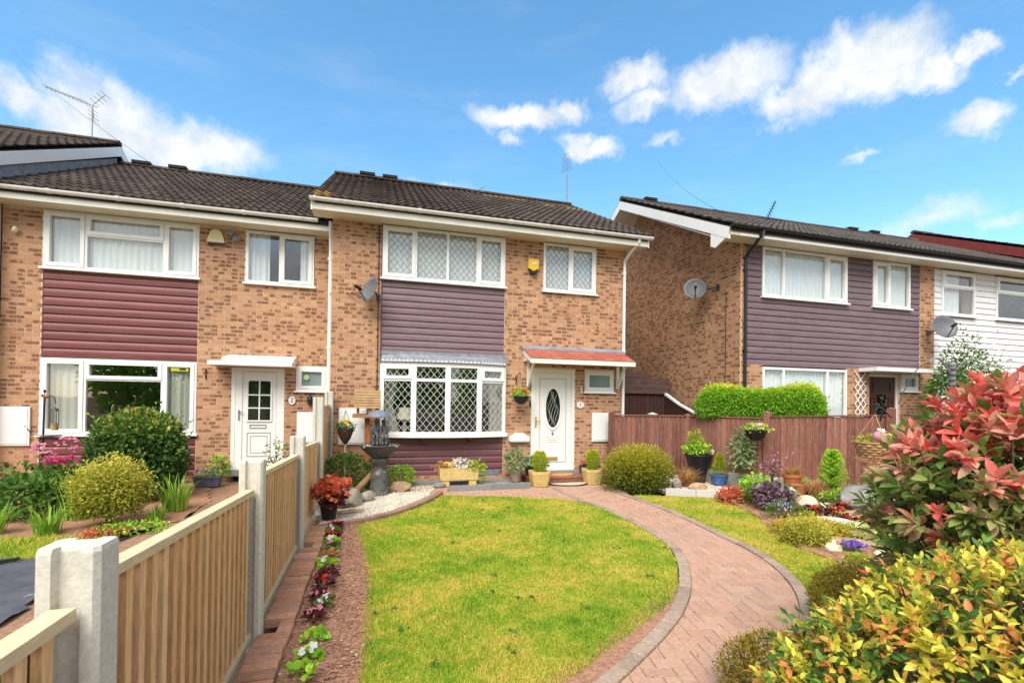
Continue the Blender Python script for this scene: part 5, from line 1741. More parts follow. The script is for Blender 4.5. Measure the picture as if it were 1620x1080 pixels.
sheet('gravel_bed', PEB, 0.03, 'gravel_bed', label='gravel patch behind the golden dome shrub')
scatter('gravel', area_points(PEB, 2600, False, 33), (0.010, 0.020), 'pebble_buff', 'buff gravel between the blue pot and golden shrub', z=0.03, seed=34, base=(ICO_V, ICO_F), smooth=True)
ck = thing('kerb_stones', 'pale concrete edging stones behind the right lawn strip', 'kerb', (6.3, -2.1, 0))
a = Vector((6.02, -2.02, 0)); b = Vector((7.0, -2.46, 0))
for i in range(2):
    p, q = a + (b - a) * (i / 2), a + (b - a) * ((i + 1) / 2 - 0.008)
    mb = MB(); mb.bar((p.x, p.y, 0.03), (q.x, q.y, 0.03), 0.06, 0.13); mb.build('kerb_stone', 'concrete', ck)

# left garden ground
sheet('garden_path', [(-2.3, 0.75), (-0.9, 0.78), (-0.12, 0.5), (-0.1, -9.5), (-1.8, -9.5), (-1.9, -4.6), (-2.0, -3.4), (-1.65, -2.0), (-1.8, -0.6), (-2.25, 0.2)], -0.02, 'mulch', label='brown earth path in the left garden')
soil_patch('flower_bed', [(-7, -2.75), (-2.5, -3.0), (-1.75, -2.3), (-1.7, -1.2), (-2.1, 0.1), (-2.4, 0.7), (-7, 0.7)], -0.01, 0.1, 0.02, 'soil', 'planted bed under the left house window')
mb = MB()
mbp = [(-4.5, -3.9), (-2.77, -3.76), (-2.36, -3.86), (-1.92, -4.6), (-1.75, -5.4), (-2.0, -6.2), (-4.5, -6.4)]
tag(soil_patch('ground_sheet', mbp, 0.01, 0.05, 0.012, 'membrane', 'dark weed-proof ground sheet in the left garden'), 'dark blue-grey weed membrane lying on the left garden ground', 'sheet', kind='thing')
mb = MB(); mb.tube([(-3.1, -4.25, 0.05), (-2.7, -4.0, 0.05)], 0.03, 8); mb.bar((-3.2, -4.22, 0.03), (-2.55, -3.86, 0.03), 0.05, 0.02); tag(mb.build('batten', 'felt'), 'black batten lying on the weed membrane', 'batten')

# ================================================================ plants: helpers
def unit(v):
    return v / (np.linalg.norm(v, axis=-1, keepdims=True) + 1e-9)


def leaf_arrays(C, D, L, W, rs, fold=0.18, curl=0.15):
    """folded pointed leaves: base point, direction, length, width -> verts (n,5,3), faces"""
    n = len(C)
    up_ = rs.normal(0, 1, (n, 3)) * 0.7 + np.array([0, 0, 1.0])
    S = unit(np.cross(D, up_))
    N = unit(np.cross(S, D))
    L = np.broadcast_to(np.asarray(L, dtype=float), (n,))[:, None]
    W = np.broadcast_to(np.asarray(W, dtype=float), (n,))[:, None]
    mid = C + D * L * 0.5
    tip = C + D * L - N * L * curl
    l = mid + S * W * 0.5 + N * W * fold
    r = mid - S * W * 0.5 + N * W * fold
    V = np.stack([C, l, tip, r], 1)
    F = np.array([(0, 2, 1), (0, 3, 2)])
    return V.reshape(-1, 3), (F[None] + (np.arange(n) * 4)[:, None, None]).reshape(-1, 3)


def round_leaves(P, D, L, W, rs):
    """broad rounded leaves, seven points each"""
    n = len(P)
    S = unit(np.cross(D, rs.normal(0, 0.5, (n, 3)) + np.array([0, 0, 1.0])))
    N = unit(np.cross(S, D))
    L = np.asarray(L)[:, None]; W = np.asarray(W)[:, None]
    pts = [(0.0, 0.0, 0.0), (0.22, 0.42, 0.10), (0.60, 0.52, 0.14), (0.92, 0.24, 0.02), (1.0, 0.0, -0.06), (0.92, -0.24, 0.02), (0.60, -0.52, 0.14), (0.22, -0.42, 0.10), (0.55, 0.0, 0.0)]
    V = np.stack([P + D * L * a + S * W * b + N * W * c for a, b, c in pts], 1)
    F = np.array([(8, i, i + 1) for i in range(0, 7)] + [(8, 7, 0)])
    return V.reshape(-1, 3), (F[None] + (np.arange(n) * 9)[:, None, None]).reshape(-1, 3)


def lumpy(dirs, rs, lobes=9, amp=0.22):
    k = unit(rs.normal(0, 1, (lobes, 3)))
    a = rs.uniform(-amp * 0.6, amp, lobes)
    d = dirs @ k.T
    k2 = unit(rs.normal(0, 1, (lobes * 6, 3)))
    a2 = rs.uniform(-amp * 0.25, amp * 0.75, lobes * 6)
    return 1 + (np.exp((d - 1) * 5.0) * a).sum(1) + (np.exp((dirs @ k2.T - 1) * 60.0) * a2).sum(1)


def crown(n, c, rad, rs, shell=0.72, flat=-0.75, lobes=9, amp=0.22, box=0.0):
    """points and outward directions through the outer part of an uneven crown"""
    d = unit(rs.normal(0, 1, (int(n * 1.6), 3)))
    d = d[d[:, 2] > flat][:n]
    n = len(d)
    dd = d.copy()
    if box:
        m = np.max(np.abs(dd), axis=1, keepdims=True)
        dd = dd * (1 - box) + dd / m * box
    r = (shell + (1 - shell) * rs.uniform(0, 1, n) ** 0.6) * lumpy(d, rs, lobes, amp)
    P = np.array(c) + dd * r[:, None] * np.array(rad)
    return P, d, r


def foliage_mesh(name, c, rad, n, L, W, material, seed, shell=0.7, flat=-0.75, amp=0.22, spread=0.8, upb=0.15, box=0.0, tone=None, lobes=9, rnd_leaf=False):
    rs = np.random.default_rng(seed)
    P, d, r = crown(n, c, rad, rs, shell, flat, lobes, amp, box)
    n = len(P)
    D = unit(d + rs.normal(0, spread, (n, 3)) + np.array([0, 0, upb]))
    if rnd_leaf:
        V, F = round_leaves(P, D, L * rs.uniform(0.65, 1.25, n), W * rs.uniform(0.7, 1.25, n), rs)
    else:
        V, F = leaf_arrays(P, D, L * rs.uniform(0.65, 1.25, n), W * rs.uniform(0.7, 1.25, n), rs)
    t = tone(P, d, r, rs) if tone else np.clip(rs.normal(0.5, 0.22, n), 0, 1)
    return npmesh(name, V, F, np.repeat(t, len(F) // n), material, rnd_leaf)


def core(parent, c, rad, material='bark', name='stem'):
    """a few branching stems inside a bush"""
    mb = MB()
    rr = random.Random(int(c[0] * 100))
    base = Vector((c[0], c[1], c[2] - rad[2]))
    for k in range(7):
        a = rr.uniform(0, 6.28)
        t = Vector((c[0] + math.cos(a) * rad[0] * 0.6, c[1] + math.sin(a) * rad[1] * 0.6, c[2] + rad[2] * rr.uniform(-0.1, 0.5)))
        m = (base + t) / 2 + Vector((0, 0, rad[2] * 0.2))
        mb.tube([base + Vector((0, 0, -0.03)), m, t], 0.016 * max(rad) / 0.5, 5, r1=0.005)
    return mb.build(name, material, parent)


def shrub(name, label, cat, c, rad, n, L, W, material, seed, group=None, **kw):
    t = thing(name, label, cat, (c[0], c[1], c[2] - rad[2]), group)
    obj('foliage', foliage_mesh('foliage', c, rad, n, L, W, material, seed, **kw), t)
    if n > 2000:
        kw2 = dict(kw); kw2['shell'] = 0.45; kw2['spread'] = 1.2
        obj('inner_foliage', foliage_mesh('inner_foliage', c, tuple(q * 0.86 for q in rad), int(n * 0.5), L * 1.5, W * 1.9, material, seed + 500, **kw2), t)
        # stray shoots break the outline
        rs = np.random.default_rng(seed + 900)
        k = 70
        d = unit(rs.normal(0, 1, (k, 3)) + np.array([0, 0, 0.5]))
        d = d[d[:, 2] > -0.1]
        base = np.array(c) + d * np.array(rad) * 0.95
        ax = unit(d + np.array([0, 0, 0.7]) + rs.normal(0, 0.3, d.shape))
        ln = L * rs.uniform(1.5, 4.5, len(d))
        P = np.concatenate([base + ax * (ln * q)[:, None] for q in np.linspace(0, 1, 6)])
        D = unit(np.concatenate([ax] * 6) + rs.normal(0, 0.7, (len(P), 3)))
        V, F = leaf_arrays(P, D, L * rs.uniform(0.6, 1.1, len(P)), W * rs.uniform(0.7, 1.1, len(P)), rs)
        tag(obj('stray_shoots', npmesh('stray_shoots', V, F, np.repeat(rs.uniform(0.4, 1.0, len(P)), 2), material), t), kind='stuff')
    core(t, c, rad)
    return t


def blades_mesh(name, c, n, rbase, h, w, lean, material, seed, seg=4, droop=0.6):
    """strap leaves arching out of a tuft"""
    rs = np.random.default_rng(seed)
    a = rs.uniform(0, 2 * np.pi, n)
    rb = rbase * np.sqrt(rs.uniform(0, 1, n))
    B = np.stack([c[0] + rb * np.cos(a), c[1] + rb * np.sin(a), np.full(n, c[2])], -1)
    ln = lean * rs.uniform(0.2, 1.2, n)
    H = h * rs.uniform(0.55, 1.1, n)
    a2 = a + rs.normal(0, 0.5, n)
    out = np.stack([np.cos(a2), np.sin(a2), np.zeros(n)], -1)
    side = np.stack([-np.sin(a2), np.cos(a2), np.zeros(n)], -1)
    V = []
    for k in range(seg + 1):
        t = k / seg
        p = B + out * (ln * H * t ** 1.6)[:, None] + np.array([0, 0, 1.0]) * (H * (t - droop * ln * t ** 3))[:, None]
        ww = (w * (1 - 0.92 * t ** 1.8))[:, None] if isinstance(w, np.ndarray) else w * (1 - 0.92 * t ** 1.8)
        V += [p + side * ww / 2, p - side * ww / 2]
    V = np.stack(V, 1)
    k2 = 2 * (seg + 1)
    F0 = np.array([(2 * i, 2 * i + 1, 2 * i + 3, 2 * i + 2) for i in range(seg)])
    F = (F0[None] + (np.arange(n) * k2)[:, None, None]).reshape(-1, 4)
    return npmesh(name, V.reshape(-1, 3), F, np.repeat(rs.uniform(0, 1, n), seg), material)


def petals_mesh(name, P, size, material, seed, np_=5, cup=0.35, facing=(0, -0.5, 0.8)):
    """open flowers of rounded petals at the given points"""
    rs = np.random.default_rng(seed)
    P = np.asarray(P, dtype=float)
    n = len(P)
    Nn = unit(rs.normal(0, 0.35, (n, 3)) + np.array(facing))
    A = unit(np.cross(Nn, rs.normal(0, 1, (n, 3))))
    Bv = np.cross(Nn, A)
    V, F, T = [], [], []
    s = size * rs.uniform(0.75, 1.2, n)
    b = 0
    for i in range(n):
        t0 = rs.uniform(0, 1)
        for k in range(np_):
            a = 2 * math.pi * k / np_ + rs.uniform(-0.15, 0.15)
            d = A[i] * math.cos(a) + Bv[i] * math.sin(a)
            e = -A[i] * math.sin(a) + Bv[i] * math.cos(a)
            o = P[i]
            h = s[i]
            V += [o, o + d * h * 0.55 + e * h * 0.42 + Nn[i] * h * cup * 0.6, o + d * h + Nn[i] * h * cup, o + d * h * 0.55 - e * h * 0.42 + Nn[i] * h * cup * 0.6]
            F += [(b, b + 1, b + 2), (b, b + 2, b + 3)]
            T += [t0 * 0.7 + rs.uniform(0, 0.3)] * 2
            b += 4
    me = npmesh(name, np.array(V), np.array(F), np.array(T), material)
    me['many'] = n
    return me


def bedding(label, pos, leafmat, petal, seed, size=0.085, nl=26, nf=4, fs=0.026, group='bedding begonias in the fence bed', name='begonia'):
    t = thing(name, label, 'flower', pos, group)
    rs = np.random.default_rng(seed)
    c = (pos[0], pos[1], pos[2] + size * 0.45)
    obj('foliage', foliage_mesh('foliage', c, (size, size, size * 0.6), int(nl * 1.6), size * 0.55, size * 0.55, leafmat, seed, shell=0.25, flat=-0.3, spread=0.55, upb=0.3, rnd_leaf=True), t)
    if petal:
        P = np.stack([c[0] + rs.normal(0, size * 0.35, nf), c[1] + rs.normal(0, size * 0.35, nf) - 0.01, c[2] + size * rs.uniform(0.5, 0.95, nf)], -1)
        obj('bloom', petals_mesh('bloom', P, fs, 'petal_' + petal, seed + 1), t)
    return t


def rock(label, c, rad, material, seed, sub=3, rough=0.28, name='rock', rotz=0.0):
    bm = bmesh.new()
    bmesh.ops.create_icosphere(bm, subdivisions=sub, radius=1.0)
    rr = random.Random(seed)
    off = Vector((rr.uniform(0, 50), rr.uniform(0, 50), rr.uniform(0, 50)))
    planes = [(Vector((rr.gauss(0, 1), rr.gauss(0, 1), rr.gauss(0, 0.8))).normalized(), rr.uniform(0.62, 0.88)) for _ in range(9)]
    for v in bm.verts:
        p = v.co.copy()
        for (n_, d_) in planes:
            k = p.dot(n_) - d_
            if k > 0:
                p -= n_ * k * 0.85
        p *= 1 + rough * 0.35 * noise.noise(p * 1.7 + off) + rough * 0.16 * noise.noise(p * 5 + off)
        v.co = (p.x * rad[0], p.y * rad[1], p.z * rad[2])
    me = bpy.data.meshes.new(name)
    bm.to_mesh(me); bm.free()
    me.polygons.foreach_set('use_smooth', [True] * len(me.polygons))
    me.materials.append(MATS[material])
    try:
        me.set_sharp_from_angle(angle=R(28))
    except Exception:
        pass
    o = obj(name, me, None, loc=c, rot=(0, 0, rotz))
    return tag(o, label, 'rock')


# ================================================================ things fixed to the houses
def dish(label, c, aim, size, arm_to, seed=0):
    """satellite dish: curved oval reflector, feed arm with head, wall bracket"""
    t = thing('satellite_dish', label, 'satellite dish', arm_to)
    n = Vector(aim).normalized()
    s = n.cross(Vector((0, 0, 1))).normalized()
    u = s.cross(n)
    c = Vector(c)
    V, F = [], []
    rings, m = 6, 28
    for i in range(rings + 1):
        q = i / rings
        for k in range(m):
            a = 2 * math.pi * k / m
            V.append(c + s * (size * q * math.cos(a)) + u * (size * 1.05 * q * math.sin(a)) + n * (0.30 * size * q * q - 0.15 * size))
    F = [(i * m + k, i * m + (k + 1) % m, (i + 1) * m + (k + 1) % m, (i + 1) * m + k) for i in range(rings) for k in range(m)]
    mb = MB(); mb.add(V, F)
    r = mb.build('reflector', 'dish_grey', t, smooth=True)
    so = r.modifiers.new('thick', 'SOLIDIFY'); so.thickness = 0.006
    foot = c - u * size * 1.0 + n * 0.1 * size
    head = c - u * size * 0.35 + n * size * 1.15
    mb = MB(); mb.tube([foot, head], 0.012, 6); mb.build('feed_arm', 'dark_metal', t)
    mb = MB(); mb.tube([head + n * 0.05, head - n * 0.07], 0.030, 8); mb.ball(head - n * 0.08, 0.032, 0.032, 0.032, 8, 5); mb.build('feed_head', 'black_plastic', t)
    back = c - n * 0.16 * size
    mb = MB(); mb.tube([back, back - n * 0.08, Vector(arm_to)], 0.018, 6); mb.obox(Matrix.Translation(Vector(arm_to)), 0.07, 0.05, 0.12); mb.build('bracket', 'dark_metal', t)
    return t


dish('grey satellite dish on the middle house beside its upper siding', (0.72, -0.30, 3.73), (-0.80, -0.52, 0.30), 0.24, (0.86, -0.02, 3.66))
dish('grey satellite dish on the brick gable of the right house', (8.02, -0.12, 4.36), (-0.55, -0.80, 0.32), 0.25, (8.40, -0.45, 4.36))
dish('grey satellite dish on the brick pillar beside the white siding', (13.92, -1.55, 3.59), (-0.35, -0.88, 0.30), 0.28, (13.98, -1.18, 3.5))

al = thing('alarm_box', 'yellow burglar alarm box with black base on the middle house', 'alarm', (4.04, -0.03, 4.5))
mb = MB(); mb.prism([(3.92, 4.50), (4.035, 4.445), (4.15, 4.50), (4.15, 4.68), (4.12, 4.70), (3.95, 4.70), (3.92, 4.68)], 'y', -0.085, -0.012); mb.build('cover', 'yellow_plastic', al)
mb = MB(); mb.prism([(3.935, 4.487), (4.035, 4.441), (4.135, 4.487), (4.105, 4.39), (3.965, 4.39)], 'y', -0.08, -0.012); mb.build('lens', 'black_plastic', al)
mb = MB(); mb.box(4.0, 4.1, -0.087, -0.0855, 4.585, 4.635); mb.build('print_panel', 'lamp_cream', al)
al = thing('alarm_box', 'cream rounded burglar alarm box under the left house eaves', 'alarm', (-2.18, 0.77, 4.7))
mb = MB(); mb.prism([(-2.33, 4.66), (-2.03, 4.66), (-2.05, 4.76), (-2.09, 4.86), (-2.15, 4.91), (-2.21, 4.91), (-2.27, 4.86), (-2.31, 4.76)], 'y', LY - 0.085, LY - 0.012); mb.build('cover', 'cream_plastic', al)
mb = MB(); mb.box(-2.32, -2.04, LY - 0.075, LY - 0.012, 4.63, 4.658); mb.build('base', 'dark_metal', al)
for (px, pz) in ((-1.92, 4.84), (-1.84, 4.74)):
    mb = MB(); mb.lathe([(0.02, 0.0), (0.05, 0.03), (0.055, 0.10), (0.045, 0.105), (0.0, 0.08)], (0, 0, 0), 12)
    fl_ = tag(obj('floodlight', mb.mesh('floodlight', 'grey_metal', True), None, loc=(px, LY - 0.02, pz), rot=(R(75), 0, R(random.uniform(-20, 20)))), ('upper' if pz > 4.8 else 'lower') + ' small grey floodlight beside the cream alarm box', 'light', 'pair of floodlights under left eaves')
mb = MB(); mb.lathe([(0.0, -0.05), (0.035, -0.045), (0.045, 0.0), (0.03, 0.06), (0.0, 0.07)], (0, 0, 0), 12)
tag(obj('security_light', mb.mesh('security_light', 'lamp_cream', True), None, loc=(-5.31, LY - 0.06, 4.55), rot=(R(50), 0, R(30))), 'small cream security light on the far left brick pier', 'light')


def meter_box(label, x0, x1, y, z0, z1):
    t = thing('meter_box', label, 'meter box', ((x0 + x1) / 2, y, z0))
    mb = MB(); mb.box(x0, x1, y - 0.045, y - 0.012, z0, z1); mb.build('cabinet', 'upvc', t)
    mb = MB(); mb.box(x0 + 0.03, x1 - 0.03, y - 0.055, y - 0.0452, z0 + 0.03, z1 - 0.03); mb.build('cabinet_door', 'upvc', t)
    mb = MB(); mb.box(x1 - 0.07, x1 - 0.05, y - 0.059, y - 0.0552, (z0 + z1) / 2 - 0.02, (z0 + z1) / 2 + 0.02); mb.build('lock', 'groove_grey', t)


meter_box('white meter box right of the middle house door', 5.46, 5.93, 0.0, 0.80, 1.44)
meter_box('white meter box behind the bird table', 0.17, 0.67, 0.0, 0.79, 1.49)
meter_box('white meter box at the left edge of the left house', -5.52, -5.05, LY, 0.76, 1.45)
meter_box('white meter box beside the left house door', -0.68, -0.22, LY, 0.76, 1.39)


def plaque(label, x, y, z, rx, rz, txt):
    t = thing('house_number', label, 'sign', (x, y, z))
    mb = MB(); mb.prism(ball_ring(x, z, rx, rz, 28), 'y', y - 0.03, y - 0.012); mb.build('plate', 'upvc', t)
    cu_ = bpy.data.curves.new('numeral', 'FONT')
    cu_.body = txt; cu_.size = rz * 1.5; cu_.align_x = 'CENTER'; cu_.align_y = 'CENTER'; cu_.extrude = 0.001
    cu_.materials.append(MATS['dark_metal'])
    tmp = bpy.data.objects.new('numeral_curve', cu_)
    me = bpy.data.meshes.new_from_object(tmp)
    bpy.data.objects.remove(tmp)
    obj('numeral', me, t, loc=(x, y - 0.032, z), rot=(R(90), 0, 0))


plaque('white oval number plaque beside the middle house door', 5.18, 0.0, 1.61, 0.09, 0.075, '1')
plaque('white oval number plaque beside the left house door', -0.78, LY, 1.62, 0.065, 0.085, '2')
mb = MB(); mb.lathe([(0.0, -0.09), (0.045, -0.08), (0.055, 0.0), (0.045, 0.07), (0.02, 0.09), (0.0, 0.11)], (-0.44, LY - 0.06, 1.63), 12); mb.box(-0.46, -0.42, LY - 0.05, LY - 0.012, 1.58, 1.68)
tag(mb.build('wall_lamp', 'black_plastic', smooth=True), 'small black wall lamp above the left meter box', 'lamp')
mb = MB(); mb.box(4.0, 4.04, -0.03, -0.012, 1.55, 1.66); mb.box(4.002, 4.038, -0.04, -0.0302, 1.60, 1.655); tag(mb.build('doorbell', 'dark_metal'), 'slim dark doorbell left of the middle door', 'doorbell')
mb = MB(); mb.tube([(5.20, -0.03, 1.86), (5.20, -0.03, 2.02)], 0.022, 8); mb.box(5.185, 5.215, -0.02, -0.012, 1.88, 2.0); tag(mb.build('sensor', 'cream_plastic'), 'slim cream sensor tube beside the cloakroom window', 'sensor')
lb = thing('letter_box', 'white wall letter box between bow window and door', 'letter box', (3.77, -0.05, 0.85))
mb = MB(); mb.prism([(3.55, 0.83), (3.99, 0.83), (3.985, 0.93), (3.92, 0.95), (3.86, 1.0), (3.68, 1.0), (3.63, 0.95), (3.555, 0.93)], 'y', -0.11, -0.012); mb.build('cover', 'upvc', lb)
mb = MB(); mb.box(3.57, 3.97, -0.10, -0.014, 0.805, 0.829); mb.build('base', 'groove_grey', lb)
mb = MB(); mb.box(3.42, 3.52, -0.045, -0.012, 0.93, 1.0); tag(mb.build('junction_box', 'upvc'), 'small white junction box at the bow sill end', 'box')


def yagi(label, base, top, boom, n, el, boomdir, mat_='alu', reflector=True):
    t = thing('tv_aerial', label, 'aerial', base)
    mb = MB(); mb.tube([base, top], 0.020, 6); mb.build('mast', mat_, t)
    b0 = Vector(top); d = Vector(boomdir).normalized()
    mb = MB(); mb.tube([b0 - d * 0.12, b0 + d * boom], 0.012, 5); mb.build('boom', mat_, t)
    s = d.cross(Vector((0, 0, 1))).normalized()
    w = s.cross(d)
    for i in range(n):
        p = b0 + d * (0.12 + (boom - 0.12) * i / (n - 1))
        l = el * (1 - 0.45 * i / n)
        mb = MB(); mb.tube([p - s * l, p + s * l], 0.006, 4); mb.build('element', mat_, t)
    if reflector:
        for sg in (1, -1):
            for i in range(4):
                o = b0 + d * 0.02 + (w * sg * 0.09 - d * 0.05) * (i + 1)
                mb = MB(); mb.tube([o - s * el * 1.1, o + s * el * 1.1], 0.006, 4); mb.build('reflector_rod', mat_, t)
            mb = MB(); e = b0 + d * 0.02 + (w * sg * 0.09 - d * 0.05) * 4
            mb.tube([b0, e], 0.008, 4); mb.build('reflector_arm', mat_, t)
    return t


yagi('tall television aerial above the far left roof', (-6.0, 4.5, 7.9), (-6.0, 4.5, 8.84), 1.15, 11, 0.16, (-0.90, 0.15, 0.32))
yagi('television aerial on the right end of the middle roof', (6.46, 4.05, 7.6), (6.46, 4.05, 8.70), 0.62, 9, 0.20, (-0.12, -0.1, 0.98), reflector=False)
yagi('short television aerial clamped to the right house gutter', (8.49, -1.66, 5.05), (8.56, -1.66, 5.45), 0.42, 6, 0.16, (0.25, -0.35, 0.9), mat_='dark_metal', reflector=False)
yagi('faint television aerial showing behind the middle ridge', (3.9, 6.5, 7.2), (3.95, 6.5, 8.75), 0.6, 5, 0.22, (0.7, 0.2, 0.6), reflector=False)
mb = MB(); mb.lathe([(0.09, 0.0), (0.085, 0.45), (0.05, 0.50), (0.0, 0.5)], (3.35, 5.6, 7.35), 10); tag(mb.build('flue', 'pot_grey', smooth=True), 'grey vent flue poking above the middle ridge', 'flue')
for k, (a, b, lab) in enumerate((((-27.4, 38.2, 29.3), (-1.95, 0.35, 5.1), 'telephone wire running from the sky to the left house eaves'), ((8.62, -1.62, 5.2), (21.0, 22.0, 20.0), 'telephone wire rising from the right house eaves'))):
    A, B = Vector(a), Vector(b)
    pts = [A + (B - A) * t + Vector((0, 0, -0.5 * math.sin(math.pi * t))) for t in np.linspace(0, 1, 14)]
    mb = MB(); mb.tube(pts, 0.006, 4); tag(mb.build('telephone_wire', 'felt'), lab, 'wire')
mb = MB(); mb.tube([(-0.05, 0.30 - 0.05, 3.72), (0.3, -0.03, 3.70), (0.55, -0.16, 3.62)], 0.009, 6); tag(mb.build('cable', 'felt'), 'black cable running from the downpipe to the middle dish', 'cable')

# ================================================================ shed between the houses
shed = thing('shed', 'dark brown lean-to shed with felt roof between the two houses', 'shed', (7.4, 1.0, 0))
mb = MB(); mb.box(6.30, 8.02, 1.06, 3.6, 0, 1.90); mb.build('wall', 'wood_dark', shed)
for i in range(15):
    x0 = 6.30 + i * 0.1147
    m2 = MB(); m2.box(x0 + 0.003, x0 + 0.109, 1.035 + 0.004 * (i % 2), 1.058, 0.02, 1.90); m2.build('board', 'wood_dark', shed)
mb = MB(); mb.add([(6.28, 1.0, 1.90), (8.12, 1.0, 1.90), (8.22, 1.0, 2.18), (6.28, 1.0, 2.60), (6.28, 3.7, 1.9), (8.12, 3.7, 1.9), (8.22, 3.7, 2.3), (6.28, 3.7, 2.75)],
                  [(0, 1, 2, 3), (5, 4, 7, 6), (3, 2, 6, 7), (1, 5, 6, 2), (0, 4, 5, 1), (4, 0, 3, 7)])
mb.build('roof', 'shed_felt', shed)
for i in range(5):
    z0 = 1.91 + i * 0.135
    xr = 8.12 if z0 < 2.1 else 8.2 - (z0 - 2.16) * 4.4
    m2 = MB(); m2.box(6.29, max(6.5, xr), 0.975 + 0.004 * i, 0.998, z0, z0 + 0.128); m2.build('gable_board', 'shed_felt', shed)
rmp = thing('side_gate', 'dark boarded side screen with sloping white top rail beside the shed', 'gate', (8.0, 0.2, 0))
mb = MB(); mb.prism([(1.0, 0.0), (-0.35, 0.0), (-0.35, 1.38), (1.0, 1.88)], 'x', 7.98, 8.02); mb.build('boarding', 'wood_dark', rmp)
mb = MB(); mb.prism([(1.02, 1.89), (0.4, 1.63), (-0.2, 1.43), (-0.2, 1.47), (0.4, 1.67), (1.02, 1.95)], 'x', 7.96, 8.04); mb.build('top_rail', 'upvc', rmp)
mb = MB(); mb.box(7.94, 8.06, -0.42, -0.34, 0, 1.44); mb.build('post', 'concrete', rmp)
mb = MB(); mb.lathe([(0.10, 0.0), (0.13, 0.05), (0.0, 0.09)], (7.25, 0.4, 1.36), 12); mb.lathe([(0.1, -0.9), (0.1, 0.0)], (7.25, 0.4, 1.36), 12)
tag(mb.build('water_butt', 'upvc_cream', smooth=True), 'pale domed lid just visible above the brown fence', 'lid')

# ================================================================ gravel corner: fountain, bird table and company
ft = thing('fountain', 'grey stone-look fountain of two children under an umbrella', 'fountain', (0.92, -1.05, 0))
fx, fy = 0.92, -1.05
mb = MB(); mb.lathe([(0.19, 0.0), (0.185, 0.05), (0.165, 0.07), (0.165, 0.34), (0.15, 0.40), (0.105, 0.44), (0.10, 0.50), (0.125, 0.54), (0.16, 0.58), (0.16, 0.63), (0.09, 0.66)], (fx, fy, 0.0), 24, flute=0.03, nf=10); mb.build('pedestal', 'bronze_resin', ft, smooth=True)
mb = MB(); mb.lathe([(0.09, 0.64), (0.16, 0.67), (0.26, 0.76), (0.325, 0.84), (0.345, 0.865), (0.335, 0.875), (0.31, 0.86), (0.2, 0.82), (0.0, 0.81)], (fx, fy, 0.0), 32, flute=0.012, nf=16); mb.build('bowl', 'bronze_resin', ft, smooth=True)
rsx = np.random.default_rng(5)
pp = np.stack([fx + 0.3 * np.sqrt(rsx.uniform(0, 1, 90)) * np.cos(rsx.uniform(0, 6.28, 90)), fy + 0.3 * np.sqrt(rsx.uniform(0, 1, 90)) * np.sin(rsx.uniform(0, 6.28, 90))], -1)
so = scatter('bowl_pebbles', pp, (0.012, 0.024), 'pebble_white', None, z=0.845, seed=6, base=(ICO_V, ICO_F), smooth=True)
so.parent = ft; so.matrix_parent_inverse = Matrix.Translation(-ft.location); so['kind'] = 'stuff'


def figure(parent, name, joints, edges, radii, material):
    me = bpy.data.meshes.new(name)
    me.from_pydata([tuple(j) for j in joints], edges, [])
    o = obj(name, me, parent)
    me.materials.append(MATS[material])
    m = o.modifiers.new('skin', 'SKIN')
    m.use_smooth_shade = True
    for v, r in zip(me.skin_vertices[0].data, radii):
        v.radius = (r, r)
    me.skin_vertices[0].data[0].use_root = True
    o.modifiers.new('sub', 'SUBSURF').levels = 1
    o.modifiers['sub'].render_levels = 2
    return o


for sgn, nm in ((-1, 'boy_figure'), (1, 'girl_figure')):
    bx = fx + sgn * 0.075
    z = 0.86
    J = [(bx, fy, z + 0.17), (bx, fy - 0.005, z + 0.26), (bx, fy - 0.01, z + 0.33), (bx - sgn * 0.01, fy - 0.02, z + 0.37), (bx - sgn * 0.015, fy - 0.035, z + 0.41), (bx - sgn * 0.015, fy - 0.035, z + 0.455),
         (bx + sgn * 0.055, fy - 0.01, z + 0.315), (bx + sgn * 0.075, fy - 0.06, z + 0.24), (bx + sgn * 0.01, fy - 0.12, z + 0.23),
         (bx - sgn * 0.05, fy - 0.01, z + 0.315), (bx - sgn * 0.05, fy - 0.07, z + 0.25), (bx - sgn * 0.06, fy - 0.07, z + 0.33),
         (bx + 0.03, fy - 0.06, z + 0.17), (bx + 0.032, fy - 0.15, z + 0.17), (bx + 0.03, fy - 0.155, z + 0.07), (bx + 0.03, fy - 0.19, z + 0.02),
         (bx - 0.03, fy - 0.06, z + 0.17), (bx - 0.032, fy - 0.14, z + 0.175), (bx - 0.03, fy - 0.145, z + 0.07), (bx - 0.03, fy - 0.18, z + 0.02)]
    E = [(0, 1), (1, 2), (2, 3), (3, 4), (4, 5), (2, 6), (6, 7), (7, 8), (2, 9), (9, 10), (10, 11), (0, 12), (12, 13), (13, 14), (14, 15), (0, 16), (16, 17), (17, 18), (18, 19)]
    r = [0.05, 0.048, 0.042, 0.02, 0.044, 0.036, 0.022, 0.019, 0.014, 0.022, 0.018, 0.014, 0.032, 0.026, 0.019, 0.016, 0.032, 0.026, 0.019, 0.016]
    if sgn > 0:
        r[12] = r[16] = 0.045; r[13] = r[17] = 0.04
    figure(ft, nm, J, E, r, 'bronze_dark' if sgn < 0 else 'bronze_resin')
mb = MB(); mb.lathe([(0.20, 0.0), (0.17, 0.055), (0.10, 0.10), (0.03, 0.118), (0.0, 0.12), (0.03, 0.108), (0.10, 0.088), (0.165, 0.045), (0.192, -0.006)], (fx - 0.02, fy, 1.36), 24, flute=0.05, nf=8); mb.build('umbrella', 'slate_blue', ft, smooth=True)
mb = MB(); mb.tube([(fx, fy - 0.02, 1.05), (fx - 0.02, fy, 1.36), (fx - 0.02, fy, 1.50)], 0.009, 6); mb.build('umbrella_pole', 'bronze_dark', ft)
